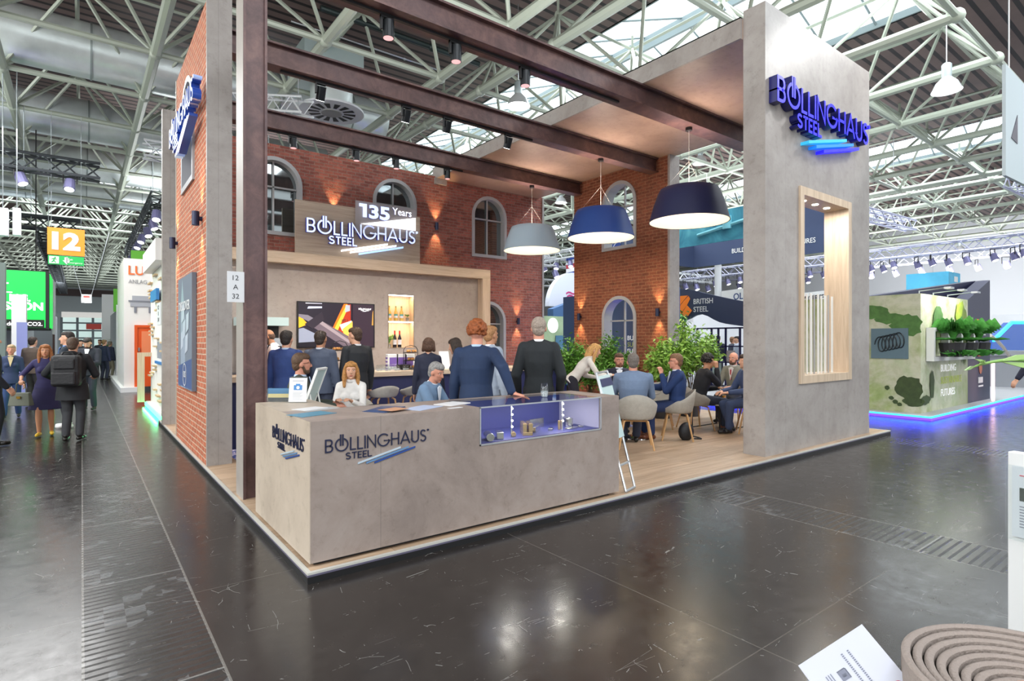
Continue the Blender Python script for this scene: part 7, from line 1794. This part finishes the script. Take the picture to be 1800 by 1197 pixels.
# --- in the aisle
person('man in a dark suit at the far left edge, seen from behind', base(-17, 8.8, 0), rzf(.5, .85), 1.82, top='20242C', bot='1E2128', hair='short', hc='3A3028', collar='D8DCE4', RH=(.27, .12, .92))
person('woman with short blond hair in a navy trouser suit at the left', base(20, 12.0, 0), rzf(.55, -.8), 1.6, top='2B3A5C', bot='2B4270', hair='short', hc='B59A78', female=True, shirt='C8B48A', collar='C8B48A', face=True, feet=((-.1, -.15, .075), (.1, .15, .075)), skin='c')
person('man in a brown jacket seen from behind farther down the aisle', base(57, 14.2, 0), away, 1.78, top='5E5048', bot='3A3836', hair='short', hc='33241E', collar='E8E8F0')
t_, A_, hp_, sp_ = person('woman in a navy dress and yellow flat shoes with a green handbag', base(80, 9.8, 0), rzf(.55, -.8), 1.62, top='33305C', bot='2E2A52', shoe='D8B028', hair='long', hc='9A6236', female=True, jacket=False, skirt=True, rolled=True, RH=(.3, .2, .98), LH=(-.22, .2, .95), face=True, feet=((-.08, -.05, .075), (.08, .06, .075)), vox=.01, skin='b')
# her bag
hw = wmat(t_) @ A_[1][2]; 
p = Vector((hw.x, hw.y, hw.z - .30)); t = thing('handbag', 'olive green handbag with gold clasp hanging from the forearm of the woman in navy', 'handbag', p)
T = Matrix.Translation(p) @ Matrix.Rotation(rzf(1, .1), 4, 'Z') @ Matrix.Rotation(R(90), 4, 'Z'); BAG = M('olive_leather', '5C6152', .4)
MB().hull8([T @ Vector(q) for q in ((-.17, -.06, -.12), (.17, -.06, -.12), (.17, .06, -.12), (-.17, .06, -.12), (-.14, -.03, .1), (.14, -.03, .1), (.14, .03, .1), (-.14, .03, .1))]).build('bag_body', BAG, t, bevel=.01)
MB().tube([T @ Vector(q) for q in ((-.08, 0, .1), (-.07, 0, .24), (0, 0, .29), (.07, 0, .24), (.08, 0, .1))], .009, 6).build('handle', BAG, t); MB().box((-.03, -.062, .0), (.03, -.05, .04), T).build('clasp', M('gold_clasp', 'C9A24A', .25, .9), t)
t_, A_, hp_, sp_ = person('man in a black hooded coat with a large black backpack seen from behind', base(128, 9.3, 0), rzf(-.35, .95), 1.74, top='202226', bot='34363A', hair='short', hc='4E3C2E', build=1.08, LH=(-.34, .22, 1.02), RH=(.22, .28, 1.05), vox=.01)
MB().ball(sp_(.29, -.05), (.11, .085, .07), n=14).build('hood', cloth('17181C'), t_, world=False, smooth=True)
MB().loft([ring(Vector((0, 0, z)), rx, ry, Vector((1, 0, 0)), Vector((0, 1, 0)), 24) for z, rx, ry in ((.68, .235, .165), (.8, .225, .155), (.95, .2, .14))]).build('coat_skirt', cloth('202226'), t_, world=False, smooth='auto')
t = thing('backpack', 'large black backpack on the back of the man in the hooded coat', 'backpack', wmat(t_) @ sp_(.15, -.13), rzf(-.35, .95))
BK = M('black_nylon', '1B1C20', .6, bump=.3, bscale=30)
m = MB(); m.box((-.19, -.14, -.26), (.19, .06, .24)); m.build('bag_body', BK, t, world=False, bevel=.05)
m = MB(); m.box((-.16, -.2, -.23), (.16, -.12, -.02)); m.build('front_pocket', BK, t, world=False, bevel=.025); m = MB(); m.box((-.14, -.17, .02), (.14, -.12, .18)); m.build('upper_pocket', BK, t, world=False, bevel=.02)
MB().tube([(-.08, .0, .24), (-.05, 0, .29), (.05, 0, .29), (.08, 0, .24)], .012, 6).build('grab_handle', BK, t, world=False)
for sg in (-1, 1): MB().tube([(sg * .1, .05, .22), (sg * .12, .16, .27), (sg * .14, .3, .12), (sg * .16, .24, -.12), (sg * .16, .05, -.2)], .018, 6).build('shoulder_strap', BK, t, world=False)
MB().tube([(-.15, -.13, .1), (-.05, -.175, .19), (.1, -.175, .19)], .004, 4).tube([(-.14, -.2, -.05), (.14, -.2, -.05)], .004, 4).build('zip', M('zip_grey', '6A6A70', .3, .5), t, world=False)
person('tall man in a dark suit and blue shirt looking left behind the backpack man', base(119, 10.7, 0), rzf(-.85, -.35), 1.86, top='26303C', bot='26282E', shoe='E4E4E4', hair='short', hc='2E2622', shirt='6F92C8', collar='6F92C8', face=True, head=(R(5), R(4)))
t_, A_, hp_, sp_ = person('bearded man in a dark suit reading a paper in the aisle', base(157, 13.4, 0), rzf(.25, -1), 1.78, top='262A34', bot='2A2E3A', hair='short', hc='2A221E', beard='2A221E', shirt='ECECF0', collar='ECECF0', face=True, head=(0, R(-28)), LH=(-.12, .36, 1.12), RH=(.14, .34, 1.1), curl=.8)
c_ = wmat(t_) @ ((A_[1][2] + A_[-1][2]) / 2 + V((0, .09, .05))); T = Matrix.Translation(c_) @ Matrix.Rotation(rzf(.25, -1), 4, 'Z') @ Matrix.Rotation(R(-20), 4, 'X')
tag(MB().box((-.15, -.1, -.006), (.15, .1, .006), T).build('paper', PAPER), 'white folded paper held by the bearded man in the aisle', 'paper')
c_ = wmat(t_) @ (A_[1][1] + V((.03, .08, -.42))); t = thing('shoulder_bag', 'brown patterned bag hanging from the arm of the reading man', 'bag', c_)
MB().box(c_ + V((-.06, -.14, -.16)), c_ + V((.06, .14, .16))).build('bag_body', M('brown_bag', '7A5E54', .6), t, bevel=.02); MB().tube([c_ + V((0, -.1, .16)), c_ + V((0, 0, .42)), c_ + V((0, .1, .16))], .008, 5).build('strap', M('brown_bag', '7A5E54'), t)
for u, d, H_, top, bot, hc_, f_, lab in ((193, 25.0, 1.66, '2A3048', '8A8272', '8E8478', .9, 'distant man in a navy jacket and beige trousers at the right of the aisle'), (183, 23.5, 1.72, '222A44', '22283A', '8A6A48', 1, 'distant man in navy left of the one in beige trousers'),
      (176, 26.5, 1.74, '30323A', '2A2C30', '6A4A38', -1, 'distant person far down the aisle facing the camera'), (142, 22.0, 1.72, '2C2C34', '26262C', '2A2220', -1, 'distant dark-haired person just right of the tall man in the aisle'), (133, 24.0, 1.70, '23242C', '23242C', '1F1A18', 1, 'distant dark-haired person behind the tall man in the aisle')):
    person(lab, base(u, d, 0), rzf(.2, f_), H_, top=top, bot=bot, hair='short', hc=hc_, vox=.018, hands=False)
